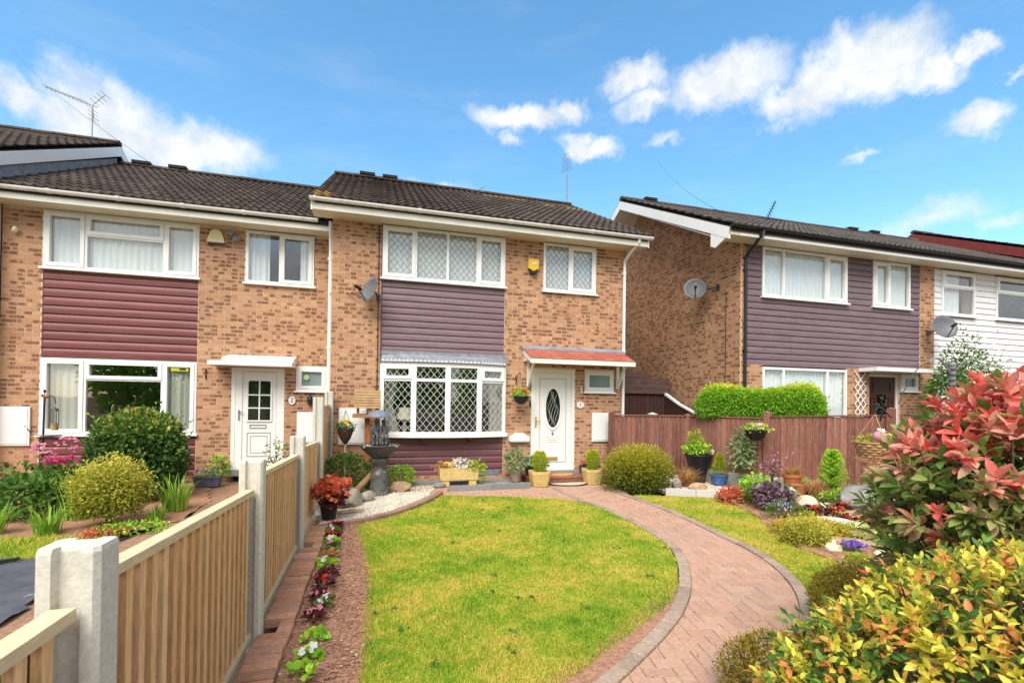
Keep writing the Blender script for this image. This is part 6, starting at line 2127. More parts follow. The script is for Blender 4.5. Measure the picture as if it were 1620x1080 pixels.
mb = MB(); mb.ball((fx, fy - 0.02, 0.92), 0.17, 0.13, 0.12, 14, 8); mb.build('seat_mound', 'bronze_resin', ft, smooth=True)

bt = thing('bird_table', 'wooden bird table with slatted roof behind the fountain', 'bird table', (0.70, -0.45, 0))
bx, by = 0.70, -0.45
mb = MB()
mb.prism([(by - 0.17, 1.50), (by + 0.17, 1.50), (by + 0.03, 1.83), (by - 0.03, 1.83)], 'x', bx - 0.21, bx - 0.19); mb.prism([(by - 0.17, 1.50), (by + 0.17, 1.50), (by + 0.03, 1.83), (by - 0.03, 1.83)], 'x', bx + 0.19, bx + 0.21)
mb.prism([(by - 0.15, 1.50), (by + 0.15, 1.50), (by + 0.02, 1.81), (by - 0.02, 1.81)], 'x', bx - 0.1899, bx + 0.1899)
rf2 = mb.build('roof', 'wood_dark', bt)
for sg in (-1, 1):
    for i in range(7):
        z0 = 1.50 + i * 0.048
        y0 = by + sg * (0.185 - i * 0.0215)
        m2 = MB(); m2.prism([(y0, z0), (y0 - sg * 0.018, z0 + 0.036), (y0 + sg * 0.004, z0 + 0.042), (y0 + sg * 0.024, z0 + 0.002)], 'x', bx - 0.235, bx + 0.235); m2.build('roof_slat', 'wood_pale', rf2)
mb = MB(); mb.box(bx - 0.26, bx + 0.26, by - 0.2, by + 0.2, 1.325, 1.35)
for (a, b, c, d) in ((-0.26, 0.26, -0.2, -0.17), (-0.26, 0.26, 0.17, 0.2)): mb.box(bx + a, bx + b, by + c, by + d, 1.3502, 1.39)
mb.build('tray', 'wood_pale', bt)
for sx_ in (-0.17, 0.17):
    for sy_ in (-0.12, 0.12):
        m2 = MB(); m2.box(bx + sx_ - 0.02, bx + sx_ + 0.02, by + sy_ - 0.02, by + sy_ + 0.02, 1.351, 1.53); m2.build('roof_post', 'wood_orange', bt)
mb = MB(); mb.box(bx - 0.045, bx + 0.045, by - 0.045, by + 0.045, 0.02, 1.324); mb.build('post', 'wood_orange', bt)
for a in (0.4, 2.5, 4.6):
    m2 = MB(); m2.bar((bx, by, 0.30), (bx + 0.36 * math.cos(a + 3.1), by + 0.36 * math.sin(a + 3.1), 0.03), 0.045, 0.045); m2.build('leg', 'wood_orange', bt)

lg = thing('log_post', 'leaning round timber with pale cut end by the fountain', 'log', (0.55, -1.5, 0))
mb = MB(); mb.tube([(0.86, -0.95, 0.42), (0.68, -1.15, 0.25), (0.50, -1.42, 0.10)], 0.052, 12); mb.build('shaft', 'wood_pale', lg, smooth=True)
mb = MB(); mb.tube([(0.50, -1.421, 0.099), (0.475, -1.46, 0.075)], 0.060, 12); mb.build('cut_end', 'stone_cream', lg)
mb = MB(); mb.tube([(0.70, -1.12, 0.27), (0.92, -0.80, 0.30)], 0.035, 8); mb.build('cross_branch', 'wood_pale', lg)

rock('big grey-green boulder beside the coral potted plant', (0.44, -1.95, 0.10), (0.26, 0.22, 0.19), 'stone_grey', 3)
rock('small round greenish stone in front of the fountain', (0.75, -1.62, 0.07), (0.13, 0.12, 0.11), 'stone_grey', 5)
rock('flat tan rock right of the fountain pedestal', (1.28, -0.85, 0.08), (0.25, 0.14, 0.11), 'stone_tan', 8)
rock('thin pale flat stone below the big boulder', (0.47, -2.45, 0.03), (0.24, 0.10, 0.045), 'stone_tan', 11, rotz=0.5)
rock('brown broken stone behind the big boulder', (0.22, -1.45, 0.10), (0.2, 0.14, 0.12), 'stone_tan', 13)
rock('lumpy grey stone lying on the red corner brick', (1.98, -0.99, 0.115), (0.12, 0.07, 0.06), 'concrete_grey', 15)

shrub('shrub', 'dark leafy shrub between the last fence post and the fountain', 'shrub', (0.38, -0.75, 0.30), (0.42, 0.38, 0.36), 1500, 0.06, 0.04, 'leaf_mid', 41)
shrub('shrub', 'small bright green shrub right of the fountain against the siding', 'shrub', (1.30, -0.45, 0.20), (0.27, 0.22, 0.20), 500, 0.06, 0.04, 'leaf_bright', 42)

cb_ = thing('hanging_cone', 'brown cone basket of yellow flowers on a thin pole', 'hanging basket', (0.32, -0.62, 0))
cxp, cyp = 0.325, -0.65
mb = MB(); mb.lathe([(0.0, 0.84), (0.03, 0.86), (0.09, 0.95), (0.13, 1.06), (0.145, 1.13), (0.135, 1.135), (0.0, 1.10)], (cxp, cyp, 0), 16); mb.build('cone', 'coir', cb_, smooth=True)
mb = MB(); mb.tube([(cxp, cyp, 0.0), (cxp, cyp, 0.85)], 0.018, 6); mb.build('pole', 'stone_cream', cb_)
for a in (0.3, 2.4, 4.5):
    m2 = MB(); m2.tube([(cxp + 0.13 * math.cos(a), cyp + 0.13 * math.sin(a), 1.13), (cxp, cyp, 1.46)], 0.004, 4); m2.build('chain', 'dark_metal', cb_)
obj('foliage', foliage_mesh('foliage', (cxp, cyp, 1.17), (0.17, 0.17, 0.09), 240, 0.05, 0.03, 'leaf_mid', 43, shell=0.4), cb_)
rs1 = np.random.default_rng(1)
obj('bloom', petals_mesh('bloom', np.stack([cxp + rs1.normal(0, 0.06, 14), cyp - 0.06 + rs1.normal(0, 0.05, 14), 1.24 + rs1.uniform(-0.03, 0.05, 14)], -1), 0.04, 'petal_yellow', 2), cb_)


def pot(label, name, c, prof, material, cat='plant pot', n=20, group=None, soil=True, sx=1, sy=1):
    t = thing(name, label, cat, c, group)
    mb = MB(); mb.lathe(prof, c, n, sx=sx, sy=sy); mb.build('pot', material, t, smooth=True)
    return t


hp = pot('black plastic pot of coral and maroon leaves on the gravel corner', 'potted_plant', (0.24, -2.80, 0.0), [(0.085, 0.0), (0.12, 0.22), (0.128, 0.22), (0.13, 0.25), (0.118, 0.25), (0.11, 0.22), (0.0, 0.21)], 'black_plastic', 'potted plant')
obj('foliage', foliage_mesh('foliage', (0.25, -2.80, 0.40), (0.20, 0.20, 0.15), 230, 0.085, 0.075, 'leaf_coral', 44, shell=0.4, flat=-0.6, rnd_leaf=True), hp)
obj('lower_leaves', foliage_mesh('lower_leaves', (0.29, -2.86, 0.28), (0.17, 0.15, 0.08), 110, 0.075, 0.07, 'leaf_maroon', 45, shell=0.4, rnd_leaf=True), hp)

# trough planter under the bow window
tr_ = thing('stone_planter', 'yellow stone trough with white and yellow plants under the bow window', 'planter', (2.42, -0.55, 0))
tx, ty = 2.40, -0.58
mb = MB(); mb.prism([(tx - 0.36, 0.15), (tx + 0.36, 0.15), (tx + 0.385, 0.37), (tx - 0.385, 0.37)], 'y', ty - 0.13, ty + 0.13)
mb.box(tx - 0.33, tx - 0.19, ty - 0.115, ty + 0.115, 0.02, 0.1499); mb.box(tx + 0.19, tx + 0.33, ty - 0.115, ty + 0.115, 0.02, 0.1499)
mb.build('trough', 'sandstone', tr_)
obj('white_leaves', foliage_mesh('white_leaves', (tx + 0.06, ty, 0.44), (0.20, 0.11, 0.10), 120, 0.075, 0.045, 'petal_white', 46, shell=0.3), tr_)
obj('gold_leaves', foliage_mesh('gold_leaves', (tx + 0.33, ty - 0.03, 0.38), (0.18, 0.14, 0.12), 200, 0.06, 0.04, 'leaf_lime', 47, shell=0.3), tr_)
obj('trailing_leaves', foliage_mesh('trailing_leaves', (tx + 0.42, ty - 0.08, 0.24), (0.08, 0.08, 0.18), 80, 0.05, 0.035, 'leaf_lime', 48, shell=0.3), tr_)
obj('rust_leaves', foliage_mesh('rust_leaves', (tx - 0.33, ty - 0.02, 0.39), (0.15, 0.12, 0.08), 110, 0.05, 0.035, 'leaf_rust', 49, shell=0.3), tr_)
obj('yellow_bloom', petals_mesh('yellow_bloom', np.stack([tx - 0.2 + rs1.normal(0, 0.09, 12), ty - 0.05 + rs1.normal(0, 0.04, 12), 0.44 + rs1.uniform(-0.02, 0.05, 12)], -1), 0.03, 'petal_yellow', 3), tr_)

pp_ = pot('grey-brown pot with a green leafy plant beside the siding corner', 'potted_plant', (3.62, -0.35, 0.03), [(0.09, 0.0), (0.13, 0.20), (0.14, 0.20), (0.145, 0.24), (0.13, 0.24), (0.0, 0.21)], 'pot_grey', 'potted plant')
obj('foliage', foliage_mesh('foliage', (3.60, -0.37, 0.45), (0.22, 0.18, 0.24), 260, 0.08, 0.05, 'leaf_sage', 50, shell=0.25), pp_)

# step, mats, planters at the door
st = thing('door_step', 'red-brown tiled doorstep in front of the white door', 'step', (4.65, -0.35, 0))
mb = MB(); mb.box(3.86, 5.75, -0.56, -0.002, -0.02, 0.10); mb.build('riser', 'step_tile', st)
for i in range(9):
    for j in range(3):
        m2 = MB(); m2.box(3.85 + i * 0.212, 3.85 + i * 0.212 + 0.207, -0.575 + j * 0.19, -0.575 + j * 0.19 + 0.186, 0.1002, 0.122); m2.build('tread_tile', 'step_tile', st)
def half_moon(label, cx_, y0, z, rx, ry, material, material2=None):
    t = thing('door_mat', label, 'mat', (cx_, y0, z))
    poly = [(cx_ + rx * math.cos(a), y0 - ry * math.sin(a)) for a in np.linspace(0, math.pi, 20)][::-1]
    if material2:
        mb = MB(); mb.prism(poly, 'z', z, z + 0.014); mb.build('border', material2, t)
        poly = [(cx_ + rx * 0.85 * math.cos(a), y0 - 0.02 - ry * 0.8 * math.sin(a)) for a in np.linspace(0, math.pi, 20)][::-1]
        mb = MB(); mb.prism(poly, 'z', z + 0.0142, z + 0.02); mb.build('pile', material, t)
    else:
        mb = MB(); mb.prism(poly, 'z', z, z + 0.016); mb.build('pile', material, t)
    return t


half_moon('orange half-moon mat on the doorstep', 4.62, -0.14, 0.123, 0.33, 0.30, 'mat_orange')
half_moon('half-moon mat with dark border on the paving below the step', 4.66, -0.60, -0.002, 0.46, 0.34, 'stone_cream', 'mat_black')


def square_planter(label, cx_, cy_, seed):
    t = thing('stone_planter', label, 'planter', (cx_, cy_, 0), 'pair of square stone planters at the door')
    mb = MB()
    s0, s1 = 0.155, 0.20
    prof = [(s0 * 0.95, 0.0), (s0, 0.02), (s1 * 0.98, 0.24), (s1, 0.25), (s1, 0.30), (s1 - 0.035, 0.30), (s1 - 0.045, 0.26), (0.0, 0.26)]
    V, n = [], 16
    for (r_, z) in prof:
        for k in range(n):
            a = 2 * math.pi * (k + 0.5) / n
            q = max(abs(math.cos(a)), abs(math.sin(a)))
            rr_2 = r_ / q * (1 - 0.06 * (1 - q) / 0.3)
            V.append((cx_ + rr_2 * math.cos(a), cy_ + rr_2 * math.sin(a), z))
    F = [(i * n + k, i * n + (k + 1) % n, (i + 1) * n + (k + 1) % n, (i + 1) * n + k) for i in range(len(prof) - 1) for k in range(n)]
    mb.add(V, F); mb.build('box', 'sandstone', t)
    rs = np.random.default_rng(seed)
    n = 1100
    h = rs.uniform(0, 1, n) ** 0.8
    a = rs.uniform(0, 6.283, n)
    rr_ = 0.125 * np.clip(np.sin(np.pi * (0.12 + 0.80 * (1 - h))) * 1.15, 0.08, 1.0) * rs.uniform(0.7, 1.05, n)
    P = np.stack([cx_ + rr_ * np.cos(a), cy_ + rr_ * np.sin(a), 0.26 + h * 0.40], -1)
    D = unit(np.stack([np.cos(a) * 0.6, np.sin(a) * 0.6, np.full(n, 1.0)], -1) + rs.normal(0, 0.25, (n, 3)))
    V, F = leaf_arrays(P, D, 0.055, 0.018, rs)
    obj('dwarf_conifer', npmesh('dwarf_conifer', V, F, np.repeat(np.clip(0.35 + 0.5 * h + rs.normal(0, 0.15, n), 0, 1), 2), 'leaf_lime'), t)
    return t


square_planter('square yellow stone planter with lime conifer left of the doorstep', 3.98, -0.80, 61)
square_planter('square yellow stone planter with lime conifer right of the doorstep', 5.16, -0.72, 62)


def trough(label, x0, x1, y0, y1, z, h, material, seed, petal, leaf='leaf_mid', group=None):
    t = thing('flower_trough', label, 'planter', ((x0 + x1) / 2, (y0 + y1) / 2, z), group)
    mb = MB()
    i = 0.03
    V = [(x0 + i, y0 + i, z), (x1 - i, y0 + i, z), (x1 - i, y1 - i, z), (x0 + i, y1 - i, z), (x0, y0, z + h), (x1, y0, z + h), (x1, y1, z + h), (x0, y1, z + h), (x0 + .02, y0 + .02, z + h), (x1 - .02, y0 + .02, z + h), (x1 - .02, y1 - .02, z + h), (x0 + .02, y1 - .02, z + h),
         (x0 + .03, y0 + .03, z + h - .03), (x1 - .03, y0 + .03, z + h - .03), (x1 - .03, y1 - .03, z + h - .03), (x0 + .03, y1 - .03, z + h - .03)]
    F = [(3, 2, 1, 0)] + [(a + k, a + (k + 1) % 4, a + 4 + (k + 1) % 4, a + 4 + k) for a in (0, 4, 8) for k in range(4)] + [(12, 13, 14, 15)]
    mb.add(V, F); mb.box(x0 - 0.008, x1 + 0.008, y0 - 0.008, y0 - 0.0005, z + h - 0.03, z + h - 0.002)
    mb.build('box', material, t)
    c = ((x0 + x1) / 2, (y0 + y1) / 2, z + h + 0.03)
    obj('foliage', foliage_mesh('foliage', c, ((x1 - x0) * 0.5, (y1 - y0) * 0.55, 0.07), 130, 0.05, 0.035, leaf, seed, shell=0.3), t)
    rs = np.random.default_rng(seed)
    P = np.stack([rs.uniform(x0, x1, 16), rs.uniform(y0 - 0.03, y1, 16), z + h + rs.uniform(0.04, 0.11, 16)], -1)
    obj('bloom', petals_mesh('bloom', P, 0.026, 'petal_' + petal, seed + 1), t)
    return t


trough('dark trough of orange flowers at the left end of the doorstep', 3.90, 4.12, -0.42, -0.06, 0.123, 0.16, 'trough_blue', 63, 'orange')
t = trough('dark blue trough of red flowers right of the white door', 5.14, 5.56, -0.28, -0.06, 0.123, 0.17, 'trough_blue', 64, 'crimson', 'leaf_maroon')
obj('big_leaves', foliage_mesh('big_leaves', (4.10, -0.30, 0.40), (0.22, 0.18, 0.10), 90, 0.11, 0.10, 'leaf_sage', 65, shell=0.3), bpy.data.objects['flower_trough'])
t = trough('slate-blue trough of flowers under the left house door window', -2.36, -1.92, 0.28, 0.52, 0.0, 0.20, 'trough_slate', 66, 'violet', 'leaf_bright')
shrub('plant', 'small light green plant behind the left house trough', 'plant', (-2.0, 0.62, 0.32), (0.16, 0.12, 0.20), 160, 0.07, 0.04, 'leaf_bright', 67)
shrub('plant', 'airy green plant behind the fence by the left door', 'plant', (-0.75, -0.6, 0.55), (0.30, 0.25, 0.40), 220, 0.07, 0.04, 'leaf_sage', 68, shell=0.2)

hb = thing('hanging_basket', 'black hanging basket of red and white flowers beside the middle door', 'hanging basket', (3.73, -0.30, 1.65))
mb = MB(); mb.lathe([(0.0, 1.60), (0.07, 1.61), (0.13, 1.66), (0.165, 1.74), (0.17, 1.77), (0.155, 1.77), (0.0, 1.74)], (3.73, -0.30, 0), 16); mb.build('bowl', 'black_plastic', hb, smooth=True)
for a in (0.5, 2.6, 4.7):
    m2 = MB(); m2.tube([(3.73 + 0.16 * math.cos(a), -0.30 + 0.16 * math.sin(a), 1.77), (3.70, -0.30, 2.18)], 0.004, 4); m2.build('chain', 'dark_metal', hb)
mb = MB(); mb.tube([(3.70, -0.012, 2.22), (3.70, -0.012, 2.02)], 0.010, 5); mb.tube([(3.70, -0.012, 2.06), (3.70, -0.14, 2.22), (3.70, -0.30, 2.26), (3.70, -0.33, 2.20)], 0.009, 5); mb.build('bracket', 'black_plastic', hb)
obj('foliage', foliage_mesh('foliage', (3.71, -0.31, 1.82), (0.19, 0.17, 0.10), 190, 0.06, 0.045, 'leaf_bright', 70, shell=0.3), hb)
obj('red_bloom', petals_mesh('red_bloom', [(3.76, -0.45, 1.87), (3.80, -0.44, 1.90), (3.78, -0.46, 1.84), (3.72, -0.45, 1.90)], 0.05, 'petal_scarlet', 71), hb)
obj('white_bloom', petals_mesh('white_bloom', [(3.87, -0.42, 1.80), (3.90, -0.40, 1.78), (3.85, -0.45, 1.77)], 0.045, 'petal_white', 72), hb)
obj('orange_bloom', petals_mesh('orange_bloom', [(3.57, -0.38, 1.88), (3.60, -0.40, 1.86)], 0.04, 'petal_orange', 73), hb)

# bedding row along the fence
row = [(0.43, -6.76, 'leaf_bright', None, 'big-leaved green begonia nearest the camera in the fence bed', 0.085), (0.43, -6.55, 'leaf_bright', 'white', 'white-flowered begonia, second from the camera in the fence bed', 0.07),
       (0.44, -6.28, 'leaf_bright', None, 'green unflowered begonia, third from the camera in the fence bed', 0.07), (0.41, -5.98, 'leaf_maroon', 'pink', 'pink begonia with dark leaves, fourth from the camera in the fence bed', 0.075),
       (0.45, -5.76, 'leaf_dark', 'white', 'white begonia, fifth from the camera in the fence bed', 0.075), (0.40, -5.60, 'leaf_maroon', 'pink', 'pink begonia, sixth from the camera in the fence bed', 0.075),
       (0.41, -5.32, 'leaf_maroon', 'red', 'red begonia, seventh from the camera in the fence bed', 0.085), (0.42, -5.05, 'leaf_maroon', None, 'dark-leaved begonia without flowers, eighth from the camera in the fence bed', 0.08),
       (0.39, -4.76, 'leaf_bright', 'white', 'bright green white-flowered begonia, ninth from the camera in the fence bed', 0.085), (0.38, -4.48, 'leaf_rust', None, 'bronze-leaved begonia, tenth from the camera in the fence bed', 0.08),
       (0.38, -4.22, 'leaf_mid', 'pink', 'pink begonia, eleventh from the camera in the fence bed', 0.08), (0.38, -3.98, 'leaf_bright', 'white', 'white begonia, twelfth from the camera in the fence bed', 0.075),
       (0.37, -3.75, 'leaf_maroon', 'red', 'red begonia, third from the gravel end of the fence bed', 0.075), (0.36, -3.52, 'leaf_mid', 'white', 'white begonia, second from the gravel end of the fence bed', 0.075), (0.37, -3.28, 'leaf_maroon', 'scarlet', 'scarlet begonia at the gravel end of the fence bed', 0.085)]
for i, (x, y, lm, pt, lab, s) in enumerate(row):
    bedding(lab, (x, y, 0.0), lm, pt, 100 + i * 3, s)

# ================================================================ left garden planting
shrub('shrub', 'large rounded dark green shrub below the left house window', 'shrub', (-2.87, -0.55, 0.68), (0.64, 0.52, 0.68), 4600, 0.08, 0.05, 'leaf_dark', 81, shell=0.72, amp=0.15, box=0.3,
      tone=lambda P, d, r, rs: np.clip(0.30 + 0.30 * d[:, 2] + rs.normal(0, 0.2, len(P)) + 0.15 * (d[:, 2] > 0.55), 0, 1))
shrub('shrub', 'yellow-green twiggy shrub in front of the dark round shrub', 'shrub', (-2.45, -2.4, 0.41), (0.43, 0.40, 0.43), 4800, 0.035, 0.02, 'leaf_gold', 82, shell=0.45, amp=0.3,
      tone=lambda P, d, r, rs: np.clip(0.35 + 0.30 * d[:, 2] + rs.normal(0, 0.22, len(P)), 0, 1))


def iris(label, c, n, h, seed, w=0.026, lean=0.35, group='strap-leaved clumps in the left garden', material='leaf_iris', rb=0.12):
    t = thing('iris_clump', label, 'plant', c, group)
    obj('leaves', blades_mesh('leaves', c, n, rb, h, w, lean, material, seed), t)
    return t


iris('upright strap-leaved clump right of the yellow shrub', (-1.96, -1.65, 0.0), 90, 0.56, 83, lean=0.45, rb=0.16)
iris('tall strap-leaved clump left of the yellow shrub', (-3.0, -1.9, 0.0), 80, 0.78, 84, lean=0.30, rb=0.18)
iris('low strap-leaved tuft at the lawn edge left of the yellow shrub', (-2.92, -2.75, 0.0), 70, 0.40, 85, lean=0.55)
iris('strap-leaved tuft at the far left of the lawn edge', (-3.55, -2.6, 0.0), 70, 0.42, 86, lean=0.55)
iris('leafy tuft left of the pink flowers at the picture edge', (-4.35, -2.4, 0.0), 70, 0.45, 87, lean=0.6)
iris('small tuft between yellow shrub and strap-leaved clump', (-1.95, -2.35, 0.0), 40, 0.28, 88, lean=0.5, rb=0.1)


def flower_clump(label, c, rad, leafmat, petal, heads, seed, hs=0.05, name='flower_clump'):
    t = thing(name, label, 'flowers', (c[0], c[1], 0.0))
    obj('foliage', foliage_mesh('foliage', c, rad, 420, 0.10, 0.06, leafmat, seed, shell=0.35), t)
    rs = np.random.default_rng(seed)
    P = []
    for (hx, hy, hz, r_, k) in heads:
        q = rs.normal(0, 1, (k, 3)) * np.array([r_, r_ * 0.6, r_ * 0.55]) + np.array([hx, hy, hz])
        P.append(q)
        mb = MB(); mb.tube([(c[0] + (hx - c[0]) * 0.6, c[1] + (hy - c[1]) * 0.6, c[2]), (hx, hy, hz)], 0.006, 4); mb.build('stem', 'stem_green', t)
    obj('bloom', petals_mesh('bloom', np.concatenate(P), hs * 0.55, 'petal_' + petal, seed + 1), t)
    return t


flower_clump('tall pale pink flower heads in front of the left window corner', (-3.75, -0.95, 0.35), (0.35, 0.3, 0.33), 'leaf_dark', 'pink', [(-3.62, -1.0, 0.97, 0.07, 40), (-3.50, -1.0, 0.84, 0.04, 16), (-3.92, -1.05, 0.86, 0.06, 30), (-3.8, -1.1, 0.80, 0.05, 22)], 91)
flower_clump('crimson astilbe plumes between pink flowers and dark shrub', (-3.45, -1.45, 0.32), (0.32, 0.28, 0.30), 'leaf_dark', 'crimson', [(-3.55, -1.5, 0.74, 0.06, 50), (-3.42, -1.52, 0.72, 0.06, 44), (-3.30, -1.5, 0.78, 0.04, 26)], 92, hs=0.04)
flower_clump('mass of pale pink flowers at the left picture edge', (-4.35, -1.3, 0.35), (0.55, 0.4, 0.36), 'leaf_mid', 'pale_pink', [(-4.2 - 0.11 * k + 0.05 * (k % 3), -1.6 + 0.05 * (k % 4), 0.62 + 0.07 * ((k * 7) % 5), 0.07, 20) for k in range(9)], 93)
shrub('shrub', 'dark green leafy plant below the pink flowers', 'shrub', (-3.6, -1.7, 0.26), (0.55, 0.35, 0.28), 900, 0.10, 0.07, 'leaf_mid', 94, shell=0.5)
shrub('ground_cover', 'low green and red creeping plant at the path edge', 'plant', (-2.05, -2.85, 0.05), (0.42, 0.22, 0.06), 420, 0.04, 0.03, 'leaf_bright', 95, shell=0.3)
shrub('ground_cover', 'low reddish creeping plant in front of the yellow shrub', 'plant', (-2.25, -3.0, 0.04), (0.25, 0.15, 0.05), 260, 0.035, 0.025, 'leaf_coral', 96, shell=0.3)
rs2 = np.random.default_rng(77)
bfd = thing('bird_feeder_pole', 'black bird feeder pole with hanging feeders by the left window', 'bird feeder', (-4.33, -0.2, 0))
fx2, fy2 = -4.33, -0.2
mb = MB(); mb.tube([(fx2 - 0.02, fy2, 0.0), (fx2, fy2, 1.62)], 0.016, 6); mb.tube([(fx2, fy2, 1.62), (fx2, fy2, 1.74)], 0.006, 5); mb.ball((fx2, fy2, 1.72), 0.02, 0.02, 0.03, 8, 5); mb.build('pole', 'black_plastic', bfd)
mb = MB(); mb.tube([(fx2, fy2, 1.60), (fx2 + 0.07, fy2, 1.66), (fx2 + 0.13, fy2, 1.62), (fx2 + 0.15, fy2, 1.52)], 0.007, 5); mb.tube([(fx2, fy2, 1.0), (fx2 - 0.16, fy2, 1.02), (fx2 - 0.22, fy2, 1.12)], 0.007, 5); mb.build('crook', 'black_plastic', bfd)
mb = MB(); mb.lathe([(0.05, 1.09), (0.05, 1.20), (0.045, 1.20), (0.045, 1.09)], (fx2 + 0.14, fy2, 0.0), 12); mb.build('feeder_base', 'wood_pale', bfd, smooth=True)
mb = MB()
for a in np.linspace(0, 6.28, 9)[:-1]: mb.tube([(fx2 + 0.14 + 0.05 * math.cos(a), fy2 + 0.05 * math.sin(a), 1.20), (fx2 + 0.14 + 0.05 * math.cos(a), fy2 + 0.05 * math.sin(a), 1.40)], 0.003, 4)
mb.lathe([(0.06, 1.40), (0.04, 1.44), (0.0, 1.46)], (fx2 + 0.14, fy2, 0.0), 12); mb.build('feeder_cage', 'dark_metal', bfd)
mb = MB(); mb.ball((fx2 + 0.03, fy2 - 0.02, 1.63), 0.055, 0.03, 0.025, 10, 6); mb.ball((fx2 - 0.02, fy2 - 0.02, 1.65), 0.025, 0.025, 0.022, 8, 5); mb.build('bird_ornament', 'wood_orange', bfd, smooth=True)
mb = MB(); mb.lathe([(0.0, 0.98), (0.13, 0.99), (0.14, 1.01), (0.0, 1.0)], (fx2 + 0.10, fy2, 0.0), 14); mb.build('feeder_tray', 'grey_metal', bfd)
mb = MB(); mb.ball((fx2 + 0.0, fy2 - 0.03, 0.80), 0.03, 0.03, 0.03, 8, 6); mb.build('white_knob', 'upvc', bfd)

# ================================================================ right garden planting
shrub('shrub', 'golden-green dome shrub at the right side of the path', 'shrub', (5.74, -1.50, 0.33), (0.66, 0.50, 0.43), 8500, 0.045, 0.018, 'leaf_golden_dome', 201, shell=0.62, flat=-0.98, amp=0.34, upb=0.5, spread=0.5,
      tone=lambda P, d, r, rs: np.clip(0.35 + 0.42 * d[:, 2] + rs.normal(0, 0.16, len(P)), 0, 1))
t = thing('grass_tuft', 'arching dry brown grass tuft between golden dome and black pot', 'grass', (6.78, -1.62, 0.03))
obj('leaves', blades_mesh('leaves', (6.78, -1.62, 0.03), 420, 0.10, 0.52, 0.008, 0.85, 'leaf_rust', 202, seg=6, droop=0.75), t)
bp = pot('tall black pot with green foliage and pink flowers against the brown fence', 'potted_plant', (7.35, -1.20, 0.02), [(0.14, 0.0), (0.16, 0.2), (0.27, 0.56), (0.285, 0.58), (0.28, 0.60), (0.25, 0.60), (0.24, 0.56), (0.0, 0.54)], 'black_plastic', 'potted plant', 24)
obj('foliage', foliage_mesh('foliage', (7.32, -1.20, 0.74), (0.28, 0.24, 0.14), 420, 0.07, 0.045, 'leaf_bright', 203, shell=0.3), bp)
obj('tall_foliage', foliage_mesh('tall_foliage', (7.33, -1.12, 0.90), (0.16, 0.14, 0.22), 260, 0.06, 0.03, 'leaf_lime', 204, shell=0.2), bp)
obj('pink_bloom', petals_mesh('pink_bloom', [(7.42, -1.42, 0.74), (7.39, -1.42, 0.72), (7.44, -1.42, 0.76)], 0.045, 'petal_pink', 205), bp)
obj('white_bloom', petals_mesh('white_bloom', [(7.50, -1.40, 0.68), (7.56, -1.36, 0.70), (7.53, -1.38, 0.65), (7.60, -1.32, 0.68)], 0.035, 'petal_white', 206), bp)
blp = pot('blue glazed pot with a small lime conifer', 'potted_plant', (7.52, -1.62, 0.03), [(0.12, 0.0), (0.15, 0.08), (0.165, 0.19), (0.18, 0.20), (0.18, 0.225), (0.16, 0.225), (0.0, 0.2)], 'blue_glaze', 'potted plant', 24)


def cone_conifer(parent, c, h, r, n, material, seed, L=0.05, W=0.016):
    rs = np.random.default_rng(seed)
    k = rs.uniform(0, 1, n) ** 0.75
    a = rs.uniform(0, 6.283, n)
    rr_ = r * (1 - k) ** 0.8 * rs.uniform(0.6, 1.05, n) + 0.008
    P = np.stack([c[0] + rr_ * np.cos(a), c[1] + rr_ * np.sin(a), c[2] + k * h], -1)
    D = unit(np.stack([np.cos(a) * 0.6, np.sin(a) * 0.6, np.full(n, 0.9)], -1) + rs.normal(0, 0.25, (n, 3)))
    V, F = leaf_arrays(P, D, L, W, rs)
    return obj('foliage', npmesh('foliage', V, F, np.repeat(np.clip(0.4 + 0.4 * k + rs.normal(0, 0.18, n), 0, 1), 2), material), parent)


cone_conifer(blp, (7.52, -1.62, 0.22), 0.44, 0.16, 1100, 'leaf_lime', 207)
rock('tan flat stone at the foot of the dry grass tuft', (6.72, -2.02, 0.09), (0.20, 0.10, 0.09), 'stone_tan', 51)
rock('grey stone beside the golden dome on the gravel', (6.45, -1.72, 0.10), (0.10, 0.1, 0.1), 'stone_dark', 52)

# tall leafy plant with basket above it at the fence post
tp = thing('tall_plant', 'tall grey-green leafy plant in front of the fence post', 'plant', (7.62, -2.05, 0.2))
mb = MB()
for k in range(4):
    mb.tube([(7.62 + 0.03 * k, -2.05, 0.15), (7.60 + 0.05 * k, -2.08, 0.7), (7.58 + 0.05 * k, -2.10, 1.12)], 0.008, 5)
mb.build('stem', 'stem_green', tp)
obj('foliage', foliage_mesh('foliage', (7.66, -2.10, 0.72), (0.20, 0.16, 0.46), 260, 0.13, 0.06, 'leaf_sage', 208, shell=0.2, spread=0.6), tp)
hk = thing('hanging_basket', 'black hanging basket of yellow and white flowers on the brown fence post', 'hanging basket', (7.98, -2.33, 1.0))
hx, hy = 7.80, -2.28
mb = MB(); mb.lathe([(0.0, 0.98), (0.08, 0.99), (0.15, 1.05), (0.19, 1.15), (0.20, 1.18), (0.18, 1.18), (0.0, 1.14)], (hx, hy, 0), 18); mb.build('bowl', 'black_plastic', hk, smooth=True)
obj('foliage', foliage_mesh('foliage', (hx, hy, 1.22), (0.22, 0.2, 0.08), 260, 0.05, 0.035, 'leaf_bright', 209, shell=0.3), hk)
rs3 = np.random.default_rng(3)
